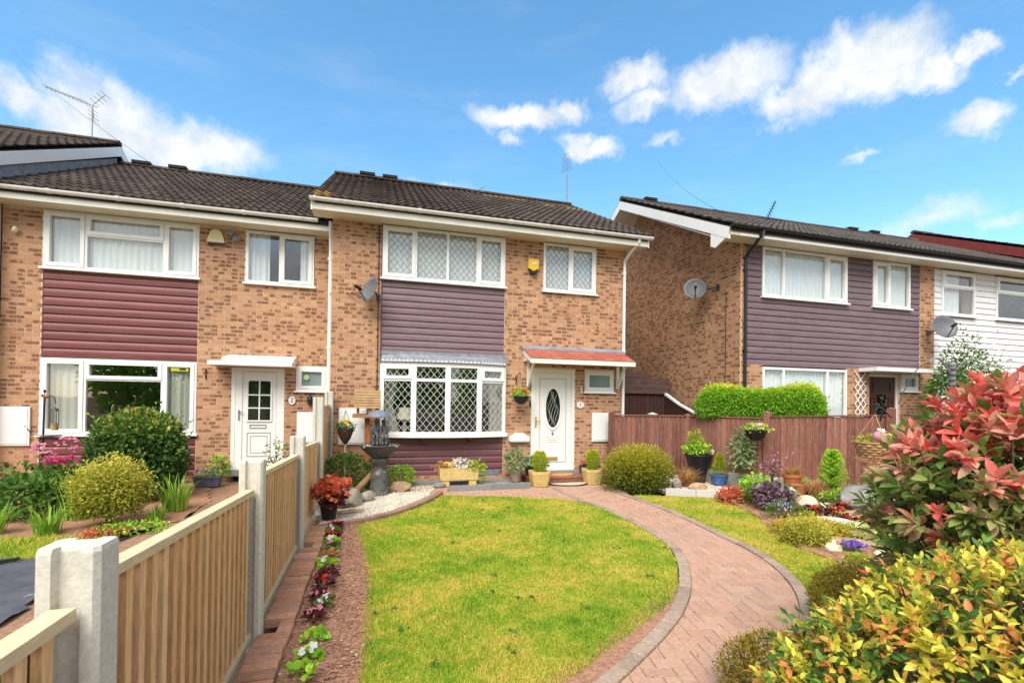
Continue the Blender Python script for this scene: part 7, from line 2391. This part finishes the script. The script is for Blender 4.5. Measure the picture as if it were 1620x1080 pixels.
for nm, pt, ox, k in (('yellow_bloom', 'yellow', 0.08, 14), ('white_bloom', 'white', -0.10, 9), ('pink_bloom', 'pink', -0.16, 5)):
    obj(nm, petals_mesh(nm, np.stack([hx + ox + rs3.normal(0, 0.07, k), hy - 0.14 + rs3.normal(0, 0.04, k), 1.24 + rs3.uniform(-0.04, 0.06, k)], -1), 0.032, 'petal_' + pt, 210 + k), hk)
mb = MB(); mb.tube([(8.10, -2.16, 1.2), (7.97, -2.22, 1.19)], 0.012, 5); mb.build('bracket', 'dark_metal', hk)

shrub('plant', 'orange-red leafy plant at the corner of the rockery', 'plant', (6.62, -3.05, 0.14), (0.24, 0.2, 0.13), 260, 0.08, 0.04, 'leaf_coral', 221, shell=0.25)
shrub('plant', 'bright green leafy plant behind the purple heuchera', 'plant', (7.12, -3.0, 0.24), (0.26, 0.22, 0.2), 380, 0.075, 0.05, 'leaf_bright', 222, shell=0.3)
shrub('plant', 'green upright plant between the orange and purple plants', 'plant', (6.80, -3.28, 0.13), (0.16, 0.13, 0.14), 180, 0.10, 0.025, 'leaf_mid', 223, shell=0.2, upb=0.9)
shrub('heuchera', 'frilly purple heuchera clump at the lawn edge', 'plant', (6.82, -3.68, 0.22), (0.28, 0.24, 0.20), 760, 0.058, 0.058, 'leaf_purple', 224, shell=0.35, rnd_leaf=True)
shrub('plant', 'blue-green leafy plant right of the purple heuchera', 'plant', (7.28, -3.42, 0.22), (0.20, 0.16, 0.16), 220, 0.07, 0.05, 'leaf_sage', 225, shell=0.3)
t = shrub('plant', 'wispy plant with magenta-pink flowers before the brown fence', 'plant', (7.72, -2.75, 0.48), (0.18, 0.14, 0.24), 160, 0.05, 0.03, 'leaf_purple', 226, shell=0.15)
obj('bloom', petals_mesh('bloom', np.stack([7.72 + rs3.normal(0, 0.12, 36), -2.8 + rs3.normal(0, 0.08, 36), 0.55 + rs3.normal(0, 0.12, 36)], -1), 0.022, 'petal_pink', 227), t)
tc1 = pot('terracotta pot of tan grass against the gravel board', 'potted_plant', (7.76, -3.15, 0.24), [(0.10, 0.0), (0.145, 0.19), (0.16, 0.19), (0.165, 0.24), (0.145, 0.24), (0.0, 0.2)], 'terracotta', 'potted plant', 22)
obj('leaves', blades_mesh('leaves', (7.76, -3.15, 0.45), 160, 0.10, 0.24, 0.008, 0.9, 'leaf_rust', 228, seg=5), tc1)
obj('green_leaves', blades_mesh('green_leaves', (7.76, -3.15, 0.45), 60, 0.09, 0.20, 0.008, 0.9, 'leaf_gold', 229, seg=5), tc1)
tc2 = pot('second terracotta pot leaning with drooping rust grass', 'potted_plant', (7.62, -3.42, 0.17), [(0.09, 0.0), (0.12, 0.15), (0.13, 0.17), (0.11, 0.17), (0.0, 0.15)], 'terracotta', 'potted plant', 18)
obj('leaves', blades_mesh('leaves', (7.75, -3.60, 0.20), 300, 0.08, 0.36, 0.008, 1.0, 'leaf_rust', 230, seg=6, droop=0.85), tc2)
rock('pale cream boulder below the terracotta pots', (7.28, -3.86, 0.12), (0.22, 0.17, 0.15), 'stone_cream', 61, rotz=0.3)
rock('upright white stone left of the terracotta pots', (7.42, -3.48, 0.19), (0.07, 0.06, 0.14), 'stone_white', 62)
rock('large grey boulder beside the red bush', (8.0, -4.35, 0.26), (0.52, 0.28, 0.24), 'stone_dark', 63, rotz=-0.9)
rock('long flat grey-tan stone below the large grey boulder', (7.52, -4.62, 0.10), (0.34, 0.18, 0.09), 'stone_tan', 64, rotz=-0.6)
rock('long flat white stone behind the orange groundcover', (6.76, -4.85, 0.09), (0.34, 0.14, 0.09), 'stone_white', 65, rotz=-0.7)
rock('small tan stone at the lavender clump', (6.20, -4.50, 0.05), (0.13, 0.08, 0.06), 'stone_tan', 66)
rock('flat tan slab near the violet flowers', (6.30, -5.45, 0.04), (0.42, 0.13, 0.05), 'stone_tan', 67, rotz=-0.8)
rock('small pale stone left of the violet flowers', (5.80, -5.58, 0.05), (0.12, 0.09, 0.06), 'stone_cream', 68)
rock('small tan stone right of the violet flowers', (6.16, -5.85, 0.04), (0.07, 0.06, 0.05), 'stone_cream', 69)
rock('brown flat stone at the right of the rockery bed', (6.85, -5.25, 0.05), (0.3, 0.16, 0.06), 'stone_tan', 70, rotz=-0.5)
rock('flat pinkish stepping slab at the bed corner', (5.70, -6.35, 0.02), (0.55, 0.2, 0.03), 'edging_brick', 71, rotz=-1.1)

# monkey-puzzle like conifer
mp = thing('conifer', 'upright spiky bright green conifer before the brown fence', 'conifer', (8.10, -3.62, 0.27))
mb = MB(); mb.tube([(8.10, -3.62, 0.2), (8.08, -3.63, 0.82)], 0.03, 6, r1=0.008); mb.build('trunk', 'bark', mp)
rs4 = np.random.default_rng(9)
Pm, Dm, Tm = [], [], []
for k in range(26):
    zc = 0.30 + 0.62 * k / 26
    ln = 0.24 * (1 - 0.75 * (k / 26) ** 1.6)
    for j in range(6):
        a = j * 1.047 + k * 0.73 + rs4.normal(0, 0.2)
        d = np.array([math.cos(a), math.sin(a), 0.55])
        for q in range(7):
            s = q / 7
            base = np.array([8.10, -3.62, zc]) + d * ln * s
            for sg in (-1, 1):
                Pm.append(base); Dm.append(d * 0.7 + sg * np.array([-math.sin(a), math.cos(a), 0.2]) * 0.8); Tm.append(0.35 + 0.45 * s + rs4.normal(0, 0.1))
V, F = leaf_arrays(np.array(Pm), unit(np.array(Dm)), 0.05, 0.018, rs4)
obj('foliage', npmesh('foliage', V, F, np.repeat(np.clip(Tm, 0, 1), 2), 'leaf_bright'), mp)
shrub('ground_cover', 'low bright green creeper at the foot of the conifer', 'plant', (7.95, -3.95, 0.26), (0.42, 0.22, 0.09), 500, 0.045, 0.03, 'leaf_bright', 231, shell=0.3)
shrub('ground_cover', 'light green creeper spilling along the gravel board right of the conifer', 'plant', (8.45, -3.85, 0.32), (0.40, 0.14, 0.08), 340, 0.045, 0.03, 'leaf_lime', 232, shell=0.3)

reds = [(7.01, -3.98), (7.14, -4.05), (7.16, -4.18), (7.36, -4.13), (7.32, -4.28), (7.20, -4.40), (7.42, -4.34), (7.58, -4.22), (7.72, -4.22), (7.22, -4.55), (7.12, -4.68), (7.26, -4.78), (7.52, -4.78), (7.46, -4.95), (7.08, -4.95), (7.62, -5.0)]
cols = ['red', 'scarlet', 'red', 'white', 'scarlet', 'scarlet', 'red', 'red', 'red', 'scarlet', 'red', 'scarlet', 'orange', 'orange', 'crimson', 'scarlet']
words = ['leftmost of the red row below the cream boulder', 'second of the red row below the cream boulder', 'third of the red row below the cream boulder', 'white one in the red row by the cream boulder', 'scarlet one just right of the white begonia',
         'scarlet one in front of the white begonia', 'red one between the white begonia and grey boulder', 'red one at the left foot of the large grey boulder', 'red one under the large grey boulder', 'scarlet one left of the flat grey-tan stone',
         'red one behind the left end of the white stone', 'scarlet one behind the white stone', 'orange one in front of the flat grey-tan stone', 'orange one nearest the red bush', 'dark crimson one right of the white stone', 'scarlet one half hidden by the red bush']
for i, ((x, y), cc_, w_) in enumerate(zip(reds, cols, words)):
    bedding('rockery begonia, ' + w_, (x, y, rock_h(x, y)), 'leaf_maroon' if i % 3 else 'leaf_mid', cc_, 300 + 3 * i, 0.085, nf=5, fs=0.030, group='begonias in the rockery')
shrub('lavender', 'dark lavender clump with lilac flowers beside the purple heuchera', 'plant', (6.50, -4.18, 0.13), (0.34, 0.16, 0.13), 620, 0.05, 0.010, 'leaf_dark', 241, shell=0.3, upb=0.9)
obj('bloom', petals_mesh('bloom', np.stack([6.52 + rs3.normal(0, 0.16, 60), -4.22 + rs3.normal(0, 0.08, 60), 0.22 + rs3.uniform(-0.05, 0.05, 60)], -1), 0.014, 'petal_lilac', 242), bpy.data.objects['lavender'])
shrub('ground_cover', 'orange-yellow spreading groundcover in the middle of the rockery', 'plant', (6.28, -4.88, 0.06), (0.52, 0.38, 0.11), 2600, 0.03, 0.016, 'leaf_sedum', 243, shell=0.5, upb=0.6)
shrub('ground_cover', 'yellow-green cushion plant at the lawn edge of the rockery', 'plant', (5.82, -5.22, 0.12), (0.30, 0.24, 0.14), 2600, 0.028, 0.014, 'leaf_gold', 244, shell=0.55, upb=0.6)
shrub('ground_cover', 'green-yellow cushion at the right end of the orange groundcover', 'plant', (6.62, -5.15, 0.08), (0.26, 0.2, 0.10), 900, 0.03, 0.016, 'leaf_lime', 245, shell=0.5)
t = shrub('violet_flowers', 'small clump of violet-blue flowers near the bush', 'flowers', (6.02, -5.62, 0.06), (0.15, 0.10, 0.06), 140, 0.03, 0.02, 'leaf_mid', 246, shell=0.3)
obj('bloom', petals_mesh('bloom', np.stack([6.02 + rs3.normal(0, 0.07, 70), -5.65 + rs3.normal(0, 0.05, 70), 0.10 + rs3.uniform(-0.03, 0.04, 70)], -1), 0.02, 'petal_violet', 247), t)
shrub('plant', 'small leafy green plant below the red bush', 'plant', (6.62, -5.62, 0.08), (0.16, 0.13, 0.09), 120, 0.06, 0.045, 'leaf_bright', 248, shell=0.3)

for k, (lab, x, y, rx, ry, rz, mt) in enumerate((
        ('low green creeper between the cream boulder and the conifer', 7.62, -3.85, 0.22, 0.14, 0.07, 'leaf_mid'),
        ('low grey-green tuft in front of the blue-green plant', 7.12, -3.72, 0.13, 0.10, 0.07, 'leaf_sage'),
        ('small lime tuft between the lavender and cream boulder', 6.92, -4.22, 0.14, 0.10, 0.06, 'leaf_lime'),
        ('small green tuft behind the orange-yellow groundcover', 6.60, -4.52, 0.16, 0.10, 0.06, 'leaf_bright'),
        ('low green cushion in front of the flat grey-tan stone', 7.05, -5.18, 0.18, 0.12, 0.07, 'leaf_mid'),
        ('green sprawling plant along the foot of the gravel board', 7.98, -3.05, 0.22, 0.12, 0.10, 'leaf_bright'),
        ('low rusty tuft at the edge of the violet flowers', 6.32, -5.80, 0.13, 0.10, 0.05, 'leaf_rust'),
        ('small lime cushion at the bed edge beyond the violet flowers', 5.72, -5.95, 0.14, 0.11, 0.05, 'leaf_lime'))):
    shrub('ground_cover', lab, 'plant', (x, y, rock_h(x, y) + rz * 0.6), (rx, ry, rz), 260, 0.035, 0.02, mt, 700 + k, shell=0.3, upb=0.4)
for k, (lab, x, y, r_, mt) in enumerate((
        ('small tan stone among the red rockery begonias', 7.45, -4.45, 0.09, 'stone_tan'), ('small grey stone left of the dark crimson begonia', 6.95, -4.98, 0.08, 'stone_grey'),
        ('pebble-like pale stone below the orange groundcover', 6.05, -5.35, 0.06, 'stone_cream'), ('grey stone behind the conifer creeper', 7.82, -4.12, 0.11, 'stone_grey'))):
    rock(lab, (x, y, rock_h(x, y) + r_ * 0.35), (r_ * 1.3, r_, r_ * 0.7), mt, 80 + k, rotz=0.4 * k)

# wicker basket on its bracket at the fence end
wk = thing('hanging_basket', 'wicker hanging basket of pastel flowers at the end of the brown fence', 'hanging basket', (7.98, -4.40, 0.8))
wx, wy = 7.96, -4.42
mb = MB()
for k in range(9):
    z = 0.80 + k * 0.04
    r_ = 0.13 + 0.115 * (k / 8) ** 0.8
    pts = [(wx + (r_ + 0.008 * math.sin(a * 12 + k * math.pi)) * math.cos(a), wy + (r_ + 0.008 * math.sin(a * 12 + k * math.pi)) * math.sin(a), z) for a in np.linspace(0, 2 * math.pi, 49)]
    mb.tube(pts, 0.022, 5, cap=False, tone=random.random())
mb.lathe([(0.10, 0.78), (0.22, 1.12), (0.0, 1.12)], (wx, wy, 0), 18)
mb.build('basket', 'wicker', wk, smooth=True)
for a in (0.2, 2.3, 4.4):
    m2 = MB(); m2.tube([(wx + 0.23 * math.cos(a), wy + 0.23 * math.sin(a), 1.14), (wx + 0.01, wy, 1.55)], 0.006, 4); m2.build('chain', 'stone_tan', wk)
obj('foliage', foliage_mesh('foliage', (wx, wy, 1.17), (0.24, 0.22, 0.07), 160, 0.05, 0.035, 'leaf_lime', 251, shell=0.3), wk)
mb = MB(); mb.ball((wx - 0.12, wy - 0.16, 1.23), 0.10, 0.08, 0.075, 14, 8); mb.build('pink_ornament', 'petal_pale_pink', wk, smooth=True)
obj('white_bloom', petals_mesh('white_bloom', [(wx - 0.01, wy - 0.1, 1.30), (wx + 0.01, wy - 0.1, 1.27), (wx + 0.17, wy - 0.14, 1.20)], 0.085, 'petal_white', 252), wk)
obj('yellow_bloom', petals_mesh('yellow_bloom', [(wx + 0.1, wy - 0.16, 1.22), (wx + 0.08, wy - 0.15, 1.20), (wx - 0.18, wy - 0.12, 1.15)], 0.07, 'petal_yellow', 253), wk)
mb = MB(); mb.tube([(8.72, -3.93, 1.42), (8.72, -3.98, 1.60)], 0.014, 5); mb.tube([(8.9, -3.98, 1.48), (8.5, -4.12, 1.64), (8.12, -4.34, 1.66), (7.97, -4.42, 1.60), (7.97, -4.42, 1.55)], 0.014, 5); mb.ball((8.0, -4.42, 1.68), 0.05, 0.03, 0.03, 8, 5); mb.build('bracket', 'black_plastic', wk)

# hedge behind the brown fence
hd = thing('hedge', 'clipped bright green hedge behind the brown fence', 'hedge', (8.4, -1.7, 0))
rs5 = np.random.default_rng(17)
A2, B2 = np.array([7.72, -0.80]), np.array([9.22, -2.42])
u_ = (B2 - A2) / np.linalg.norm(B2 - A2); v_ = np.array([-u_[1], u_[0]])
Lh = np.linalg.norm(B2 - A2)
n = 24000
s = rs5.uniform(0, 1, n); face = rs5.uniform(0, 1, n)
lat = rs5.uniform(-0.3, 0.3, n); z = rs5.uniform(0.5, 2.0, n)
top = face < 0.38
front = (face >= 0.38) & (face < 0.8)
lat = np.where(front, rs5.choice([-0.3, 0.3], n, p=[0.78, 0.22]) + rs5.normal(0, 0.035, n), lat)
z = np.where(top, 1.93 + 0.06 * np.sin(s * 9) + rs5.normal(0, 0.045, n), z)
endm = face >= 0.8
s = np.where(endm, np.where(rs5.uniform(0, 1, n) < 0.5, 0.0, 1.0) + rs5.normal(0, 0.02, n), s)
z = np.where((lat < 0.05) & (z < 1.40), 1.40 + rs5.uniform(0, 0.5, n), z)
rnd_ = np.clip((z - 1.7) / 0.3, 0, 1) ** 2
lat = lat * (1 - 0.18 * rnd_)
z = z - 0.16 * np.clip((np.abs(s - 0.5) - 0.42) / 0.08, 0, 1) ** 2 * (z > 1.6)
P = np.stack([A2[0] + u_[0] * s * Lh + v_[0] * lat, A2[1] + u_[1] * s * Lh + v_[1] * lat, z], -1)
D = unit(np.stack([v_[0] * np.sign(lat) * 0.6, v_[1] * np.sign(lat) * 0.6, np.full(n, 0.6)], -1) + rs5.normal(0, 0.7, (n, 3)))
V, F = leaf_arrays(P, D, 0.055 * rs5.uniform(0.7, 1.3, n), 0.028, rs5)
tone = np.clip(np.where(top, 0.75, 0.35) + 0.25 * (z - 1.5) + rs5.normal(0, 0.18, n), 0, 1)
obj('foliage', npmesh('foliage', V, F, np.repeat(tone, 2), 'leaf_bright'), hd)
n2 = 5000
s2, l2, z2 = rs5.uniform(0.02, 0.98, n2), rs5.uniform(-0.24, 0.24, n2), rs5.uniform(1.38, 1.86, n2)
P = np.stack([A2[0] + u_[0] * s2 * Lh + v_[0] * l2, A2[1] + u_[1] * s2 * Lh + v_[1] * l2, z2], -1)
V, F = leaf_arrays(P, unit(rs5.normal(0, 1, (n2, 3))), 0.11, 0.07, rs5)
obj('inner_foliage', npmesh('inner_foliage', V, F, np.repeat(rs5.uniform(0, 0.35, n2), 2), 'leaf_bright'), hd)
mb = MB()
for k in range(6):
    q = A2 + u_ * Lh * (k + 0.5) / 6
    mb.tube([(q[0], q[1], 0.0), (q[0], q[1], 0.8), (q[0] + 0.05, q[1], 1.6)], 0.03, 6, r1=0.01)
mb.build('stem', 'bark', hd)

# white trellis beside the right door
tl = thing('trellis', 'white diamond trellis beside the dark front door', 'trellis', (11.78, -1.3, 0))
for k in range(13):
    z0 = 0.2 + k * 0.19
    for sg in (1, -1):
        za, zb = (z0, z0 + 0.38)
        if zb > 2.5: continue
        xa, xb = (11.62, 11.96) if sg > 0 else (11.96, 11.62)
        mb = MB(); mb.bar((xa, RY - 0.03 - (0.006 if sg > 0 else 0), za), (xb, RY - 0.03 - (0.006 if sg > 0 else 0), zb), 0.006, 0.022, up=(0, 0, 1)); mb.build('lath', 'upvc', tl)

# garden arch post and shrub in front of the white house
ar = thing('garden_arch', 'grey metal arch post with curved arms behind the red bush', 'garden arch', (11.15, -3.45, 0))
mb = MB(); mb.tube([(11.15, -3.45, 0.0), (11.15, -3.45, 2.45)], 0.05, 8); mb.ball((11.15, -3.45, 2.46), 0.06, 0.06, 0.05, 10, 6); mb.build('post', 'grey_metal', ar, smooth=True)
for z0 in (2.05, 2.15, 2.25, 2.35):
    m2 = MB(); m2.tube([(11.15, -3.45, z0), (11.15, -3.45, z0 + 0.03)], 0.066, 8); m2.build('collar', 'dark_metal', ar)
for sg in (-1, 1):
    pts = [(11.15 + sg * (0.05 + 0.55 * t), -3.45, 2.30 + 0.26 * math.sin(t * math.pi * 0.75)) for t in np.linspace(0, 1, 10)]
    m2 = MB(); m2.tube(pts, 0.018 if sg < 0 else 0.010, 6); m2.build('arm', 'grey_metal', ar)
pts = [(10.55 - 0.75 * t, -3.45, 2.46 - 0.75 * t * t) for t in np.linspace(0, 1, 10)]
m2 = MB(); m2.tube(pts, 0.009, 5); m2.build('arm', 'dark_metal', ar)
cs = thing('shrub', 'tall climbing shrub with white flowers in front of the white siding', 'shrub', (13.6, -2.2, 0))
obj('foliage', foliage_mesh('foliage', (13.25, -2.1, 1.6), (0.55, 0.4, 1.05), 2600, 0.09, 0.05, 'leaf_mid', 261, shell=0.45, amp=0.3), cs)
obj('upper_foliage', foliage_mesh('upper_foliage', (13.75, -2.2, 2.5), (0.8, 0.4, 0.55), 700, 0.09, 0.05, 'leaf_mid', 262, shell=0.15, amp=0.4), cs)
obj('tip_foliage', foliage_mesh('tip_foliage', (13.5, -2.2, 3.0), (0.3, 0.25, 0.42), 110, 0.08, 0.045, 'leaf_dark', 263, shell=0.1, amp=0.4), cs)
obj('bloom', petals_mesh('bloom', np.stack([13.8 + rs3.normal(0, 0.35, 150), -2.55 + rs3.normal(0, 0.1, 150), 2.45 + rs3.normal(0, 0.28, 150)], -1), 0.04, 'petal_white', 264), cs)
mb = MB()
for k in range(9):
    a = (13.2 + 0.16 * k, -2.2, 2.2); b = (13.1 + 0.22 * k + 0.1 * (k % 3), -2.3, 2.75 + 0.12 * ((k * 5) % 4))
    mb.tube([(13.5, -2.15, 0.1), a, b], 0.012, 4, r1=0.004)
mb.build('stem', 'bark', cs)

# ================================================================ the bushes next to the camera
def leaf_detail(L, W, tone, material, fold, curl, name='leaf'):
    """one broad pointed leaf with a folded midrib"""
    us = [0.0, 0.12, 0.32, 0.55, 0.78, 0.93, 1.0]
    ws = [0.05, 0.45, 0.88, 1.0, 0.68, 0.28, 0.0]
    V, F = [], []
    for u, w in zip(us, ws):
        zc = -curl * L * u * u
        V += [(-W / 2 * w, u * L, zc + fold * W * w), (0, u * L, zc), (W / 2 * w, u * L, zc + fold * W * w)]
    for i in range(len(us) - 1):
        a = 3 * i
        F += [(a, a + 1, a + 4, a + 3), (a + 1, a + 2, a + 5, a + 4)]
    V = np.array(V)
    return V, np.array(F)


def place_leaves(thing_, items, L, W, material, keep, variants=14, seed=1, rscale=(0.7, 1.2)):
    """items: (pos, dir, tone, score); the best 'keep' become single leaves, the rest one mass"""
    rs = np.random.default_rng(seed)
    lib = {}
    shapes = [(0.20, 0.18), (0.30, 0.10), (0.12, 0.28), (0.24, 0.05)]
    arrs = [leaf_detail(L, W, 0, material, f, c) for f, c in shapes]
    items = sorted(items, key=lambda q: -q[3])
    RV, RF, RT = [], [], []
    off = 0
    for i, (p, d, t, sc_) in enumerate(items):
        d = Vector(d).normalized()
        ref = Vector((rs.normal(0, 0.5), rs.normal(0, 0.5), 1.0))
        s = d.cross(ref).normalized()
        nn = s.cross(d)
        k = rs.uniform(*rscale)
        M = Matrix(((s.x * k, d.x * k, nn.x * k, p[0]), (s.y * k, d.y * k, nn.y * k, p[1]), (s.z * k, d.z * k, nn.z * k, p[2]), (0, 0, 0, 1)))
        sh = int(rs.integers(0, len(shapes)))
        if i < keep:
            tq = min(variants - 1, max(0, int(t * variants)))
            if (sh, tq) not in lib:
                V, F = arrs[sh]
                lib[(sh, tq)] = npmesh('leaf', V, F, np.full(len(F), (tq + 0.5) / variants), material, True)
            o = obj('leaf', lib[(sh, tq)], thing_)
            o.matrix_basis = M
        else:
            V, F = arrs[sh]
            Mn = np.array(M)
            RV.append(V @ Mn[:3, :3].T + Mn[:3, 3]); RF.append(F + off); RT.append(np.full(len(F), t))
            off += len(V)
    if RV:
        tag(obj('leaf_mass', npmesh('leaf_mass', np.concatenate(RV), np.concatenate(RF), np.concatenate(RT), material, True), thing_), kind='stuff')


def whorls(c, rad, nshoot, per, rs, tone_fn, shell=0.62, flat=-0.9, amp=0.16, up_bias=0.35, splay=0.9):
    P, d, r = crown(nshoot, c, rad, rs, shell, flat, 10, amp)
    items = []
    camv = np.array(CAM)
    stems = []
    for i in range(len(P)):
        ax = unit(d[i] + np.array([0, 0, up_bias]) + rs.normal(0, 0.25, 3))
        e1 = unit(np.cross(ax, rs.normal(0, 1, 3)))
        e2 = np.cross(ax, e1)
        base_t = tone_fn(P[i], d[i], r[i], rs)
        stems.append((P[i], ax))
        m = per + int(rs.integers(-1, 2))
        for k in range(m):
            a = 2.4 * k + rs.uniform(-0.3, 0.3)
            q = k / max(1, m - 1)
            dr = unit(ax * (0.25 + 0.9 * q) + (e1 * math.cos(a) + e2 * math.sin(a)) * splay * (1.15 - 0.55 * q))
            p = P[i] - ax * (1 - q) * 0.05
            toward = float(np.dot(unit(camv - p), d[i]))
            sc_ = toward - 0.12 * np.linalg.norm(camv - p) + 0.2 * r[i]
            items.append((p, dr, float(np.clip(base_t + rs.normal(0, 0.08), 0, 1)), sc_))
    return items, stems


rs6 = np.random.default_rng(23)
ph = thing('photinia_bush', 'big red-tipped photinia bush at the right edge', 'bush', (3.75, -8.25, 0))
pc, prad = (3.88, -8.24, 1.14), (0.70, 0.55, 0.66)


def ph_tone(p, d, r, rs):
    red = 0.16 + 0.80 * max(0.0, d[2]) ** 1.3 if p[2] > 1.35 else 0.09
    if rs.uniform() < red:
        return rs.uniform(0.0, 0.30)
    return rs.uniform(0.36, 0.98) ** 0.9


items, stems = whorls(pc, prad, 900, 8, rs6, ph_tone, up_bias=0.45)
place_leaves(ph, items, 0.080, 0.032, 'leaf_photinia', 300, seed=24)
mb = MB()
for (p, ax) in stems[::3]:
    p = Vector(p); b = Vector((pc[0] + (p.x - pc[0]) * 0.25, pc[1] + (p.y - pc[1]) * 0.25, 0.3))
    mb.tube([Vector((pc[0], pc[1], 0.0)), b.lerp(p, 0.35), p - Vector(ax) * 0.02], 0.012, 4, r1=0.004)
mb.build('stem', 'bark', ph)
obj('inner_foliage', foliage_mesh('inner_foliage', pc, (prad[0] * 0.78, prad[1] * 0.78, prad[2] * 0.8), 1500, 0.10, 0.045, 'leaf_dark', 271, shell=0.3, flat=-0.95), ph)

vb = thing('variegated_bush', 'low yellow, green and orange leaved bush in the bottom right corner', 'bush', (2.5, -8.85, 0))
vc, vrad = (2.72, -8.86, 0.60), (0.86, 0.52, 0.60)


def v_tone(p, d, r, rs):
    q = rs.uniform()
    if q < 0.17: return rs.uniform(0.86, 1.0)
    if q < 0.76: return rs.uniform(0.46, 0.84)
    return rs.uniform(0.1, 0.45)


items, stems = whorls(vc, vrad, 3000, 7, rs6, v_tone, shell=0.85, flat=-0.5, amp=0.10, up_bias=0.3, splay=1.0)
place_leaves(vb, items, 0.032, 0.0145, 'leaf_variegated', 300, seed=25)
mb = MB()
for (p, ax) in stems[::9]:
    p = Vector(p)
    mb.tube([Vector((vc[0], vc[1], 0.0)), Vector((vc[0], vc[1], 0.0)).lerp(p, 0.6), p - Vector(ax) * 0.02], 0.008, 4, r1=0.003)
mb.build('stem', 'bark', vb)
obj('inner_foliage', foliage_mesh('inner_foliage', vc, (vrad[0] * 0.86, vrad[1] * 0.86, vrad[2] * 0.88), 5000, 0.045, 0.022, 'leaf_mid', 272, shell=0.6, flat=-0.8), vb)

shrub('heather', 'bronze-green heather mound between the path and the yellow bush', 'heather', (4.35, -7.12, 0.22), (0.45, 0.34, 0.26), 6500, 0.030, 0.007, 'leaf_heather', 273, shell=0.8, flat=-0.98, amp=0.08, upb=0.6)
shrub('heather', 'small bronze-green heather tuft at the bottom edge of the path', 'heather', (2.95, -7.68, 0.16), (0.34, 0.24, 0.22), 3800, 0.026, 0.007, 'leaf_heather', 274, shell=0.7, flat=-0.98, amp=0.2, upb=0.6)

# ================================================================ trees across the street, seen only as reflections in the windows
def street_tree(label, c, h, r, seed):
    t = thing('street_tree', label, 'tree', (c[0], c[1], 0), 'trees across the street')
    mb = MB(); mb.tube([(c[0], c[1], -0.1), (c[0] + 0.1, c[1], h * 0.3), (c[0] - 0.1, c[1] + 0.1, h * 0.55)], 0.22, 8, r1=0.1)
    for k in range(6):
        a = k * 1.05
        mb.tube([(c[0], c[1], h * 0.3), (c[0] + r * 0.5 * math.cos(a), c[1] + r * 0.5 * math.sin(a), h * 0.65)], 0.09, 5, r1=0.03)
    mb.build('trunk', 'bark', t)
    obj('crown', foliage_mesh('crown', (c[0], c[1], h * 0.52), (r, r, h * 0.5), 4000, 0.5, 0.32, 'leaf_bright', seed, shell=0.5, amp=0.35), t)


street_tree('street tree mirrored in the left house ground-floor window', (-13.5, -27, 0), 6.5, 3.4, 281)
street_tree('tall street tree mirrored at the right of the left window', (-7.0, -30, 0), 7.0, 3.2, 282)
street_tree('street tree mirrored in the second pane of the bow window', (2.5, -33, 0), 7.5, 3.2, 283)
street_tree('street tree mirrored in the right pane of the bow window', (16, -30, 0), 6.5, 3.2, 284)

# weeds and a few dead leaves lying about
rs8 = np.random.default_rng(88)
Q = area_points(LAWN, 26, True, 89)
PW = np.concatenate([np.stack([q[0] + rs8.normal(0, 0.02, 9), q[1] + rs8.normal(0, 0.02, 9), np.full(9, 0.012)], -1) for q in Q])
DW = unit(np.stack([rs8.normal(0, 1, len(PW)), rs8.normal(0, 1, len(PW)), np.full(len(PW), 0.5)], -1))
V, F = round_leaves(PW, DW, rs8.uniform(0.018, 0.032, len(PW)), rs8.uniform(0.014, 0.022, len(PW)), rs8)
tag(obj('lawn_weeds', npmesh('lawn_weeds', V, F, np.repeat(rs8.uniform(0, 0.6, len(PW)), len(F) // len(PW)), 'leaf_mid')), 'small broad-leaved weeds scattered in the main lawn', kind='stuff')
Q = np.concatenate([area_points(PATH, 46, True, 90), area_points(BED, 16, True, 91), area_points(ROCKERY, 40, True, 92)])
PW = np.stack([Q[:, 0], Q[:, 1], np.array([0.008 + (rock_h(a, b) if i >= 62 else 0.008 if i >= 46 else 0) for i, (a, b) in enumerate(Q)])], -1)
DW = unit(np.stack([rs8.normal(0, 1, len(PW)), rs8.normal(0, 1, len(PW)), rs8.normal(0.05, 0.12, len(PW))], -1))
V, F = leaf_arrays(PW, DW, rs8.uniform(0.012, 0.03, len(PW)), rs8.uniform(0.008, 0.014, len(PW)), rs8)
tag(obj('fallen_leaves', npmesh('fallen_leaves', V, F, np.repeat(rs8.uniform(0, 1, len(PW)), 2), 'leaf_rust')), 'tiny dry leaves fallen on path and beds', kind='stuff')
for o in list(sc.objects):
    if o.type == 'MESH' and o.data.get('many', 0) > 12 and o.parent is not None:
        o['kind'] = 'stuff'
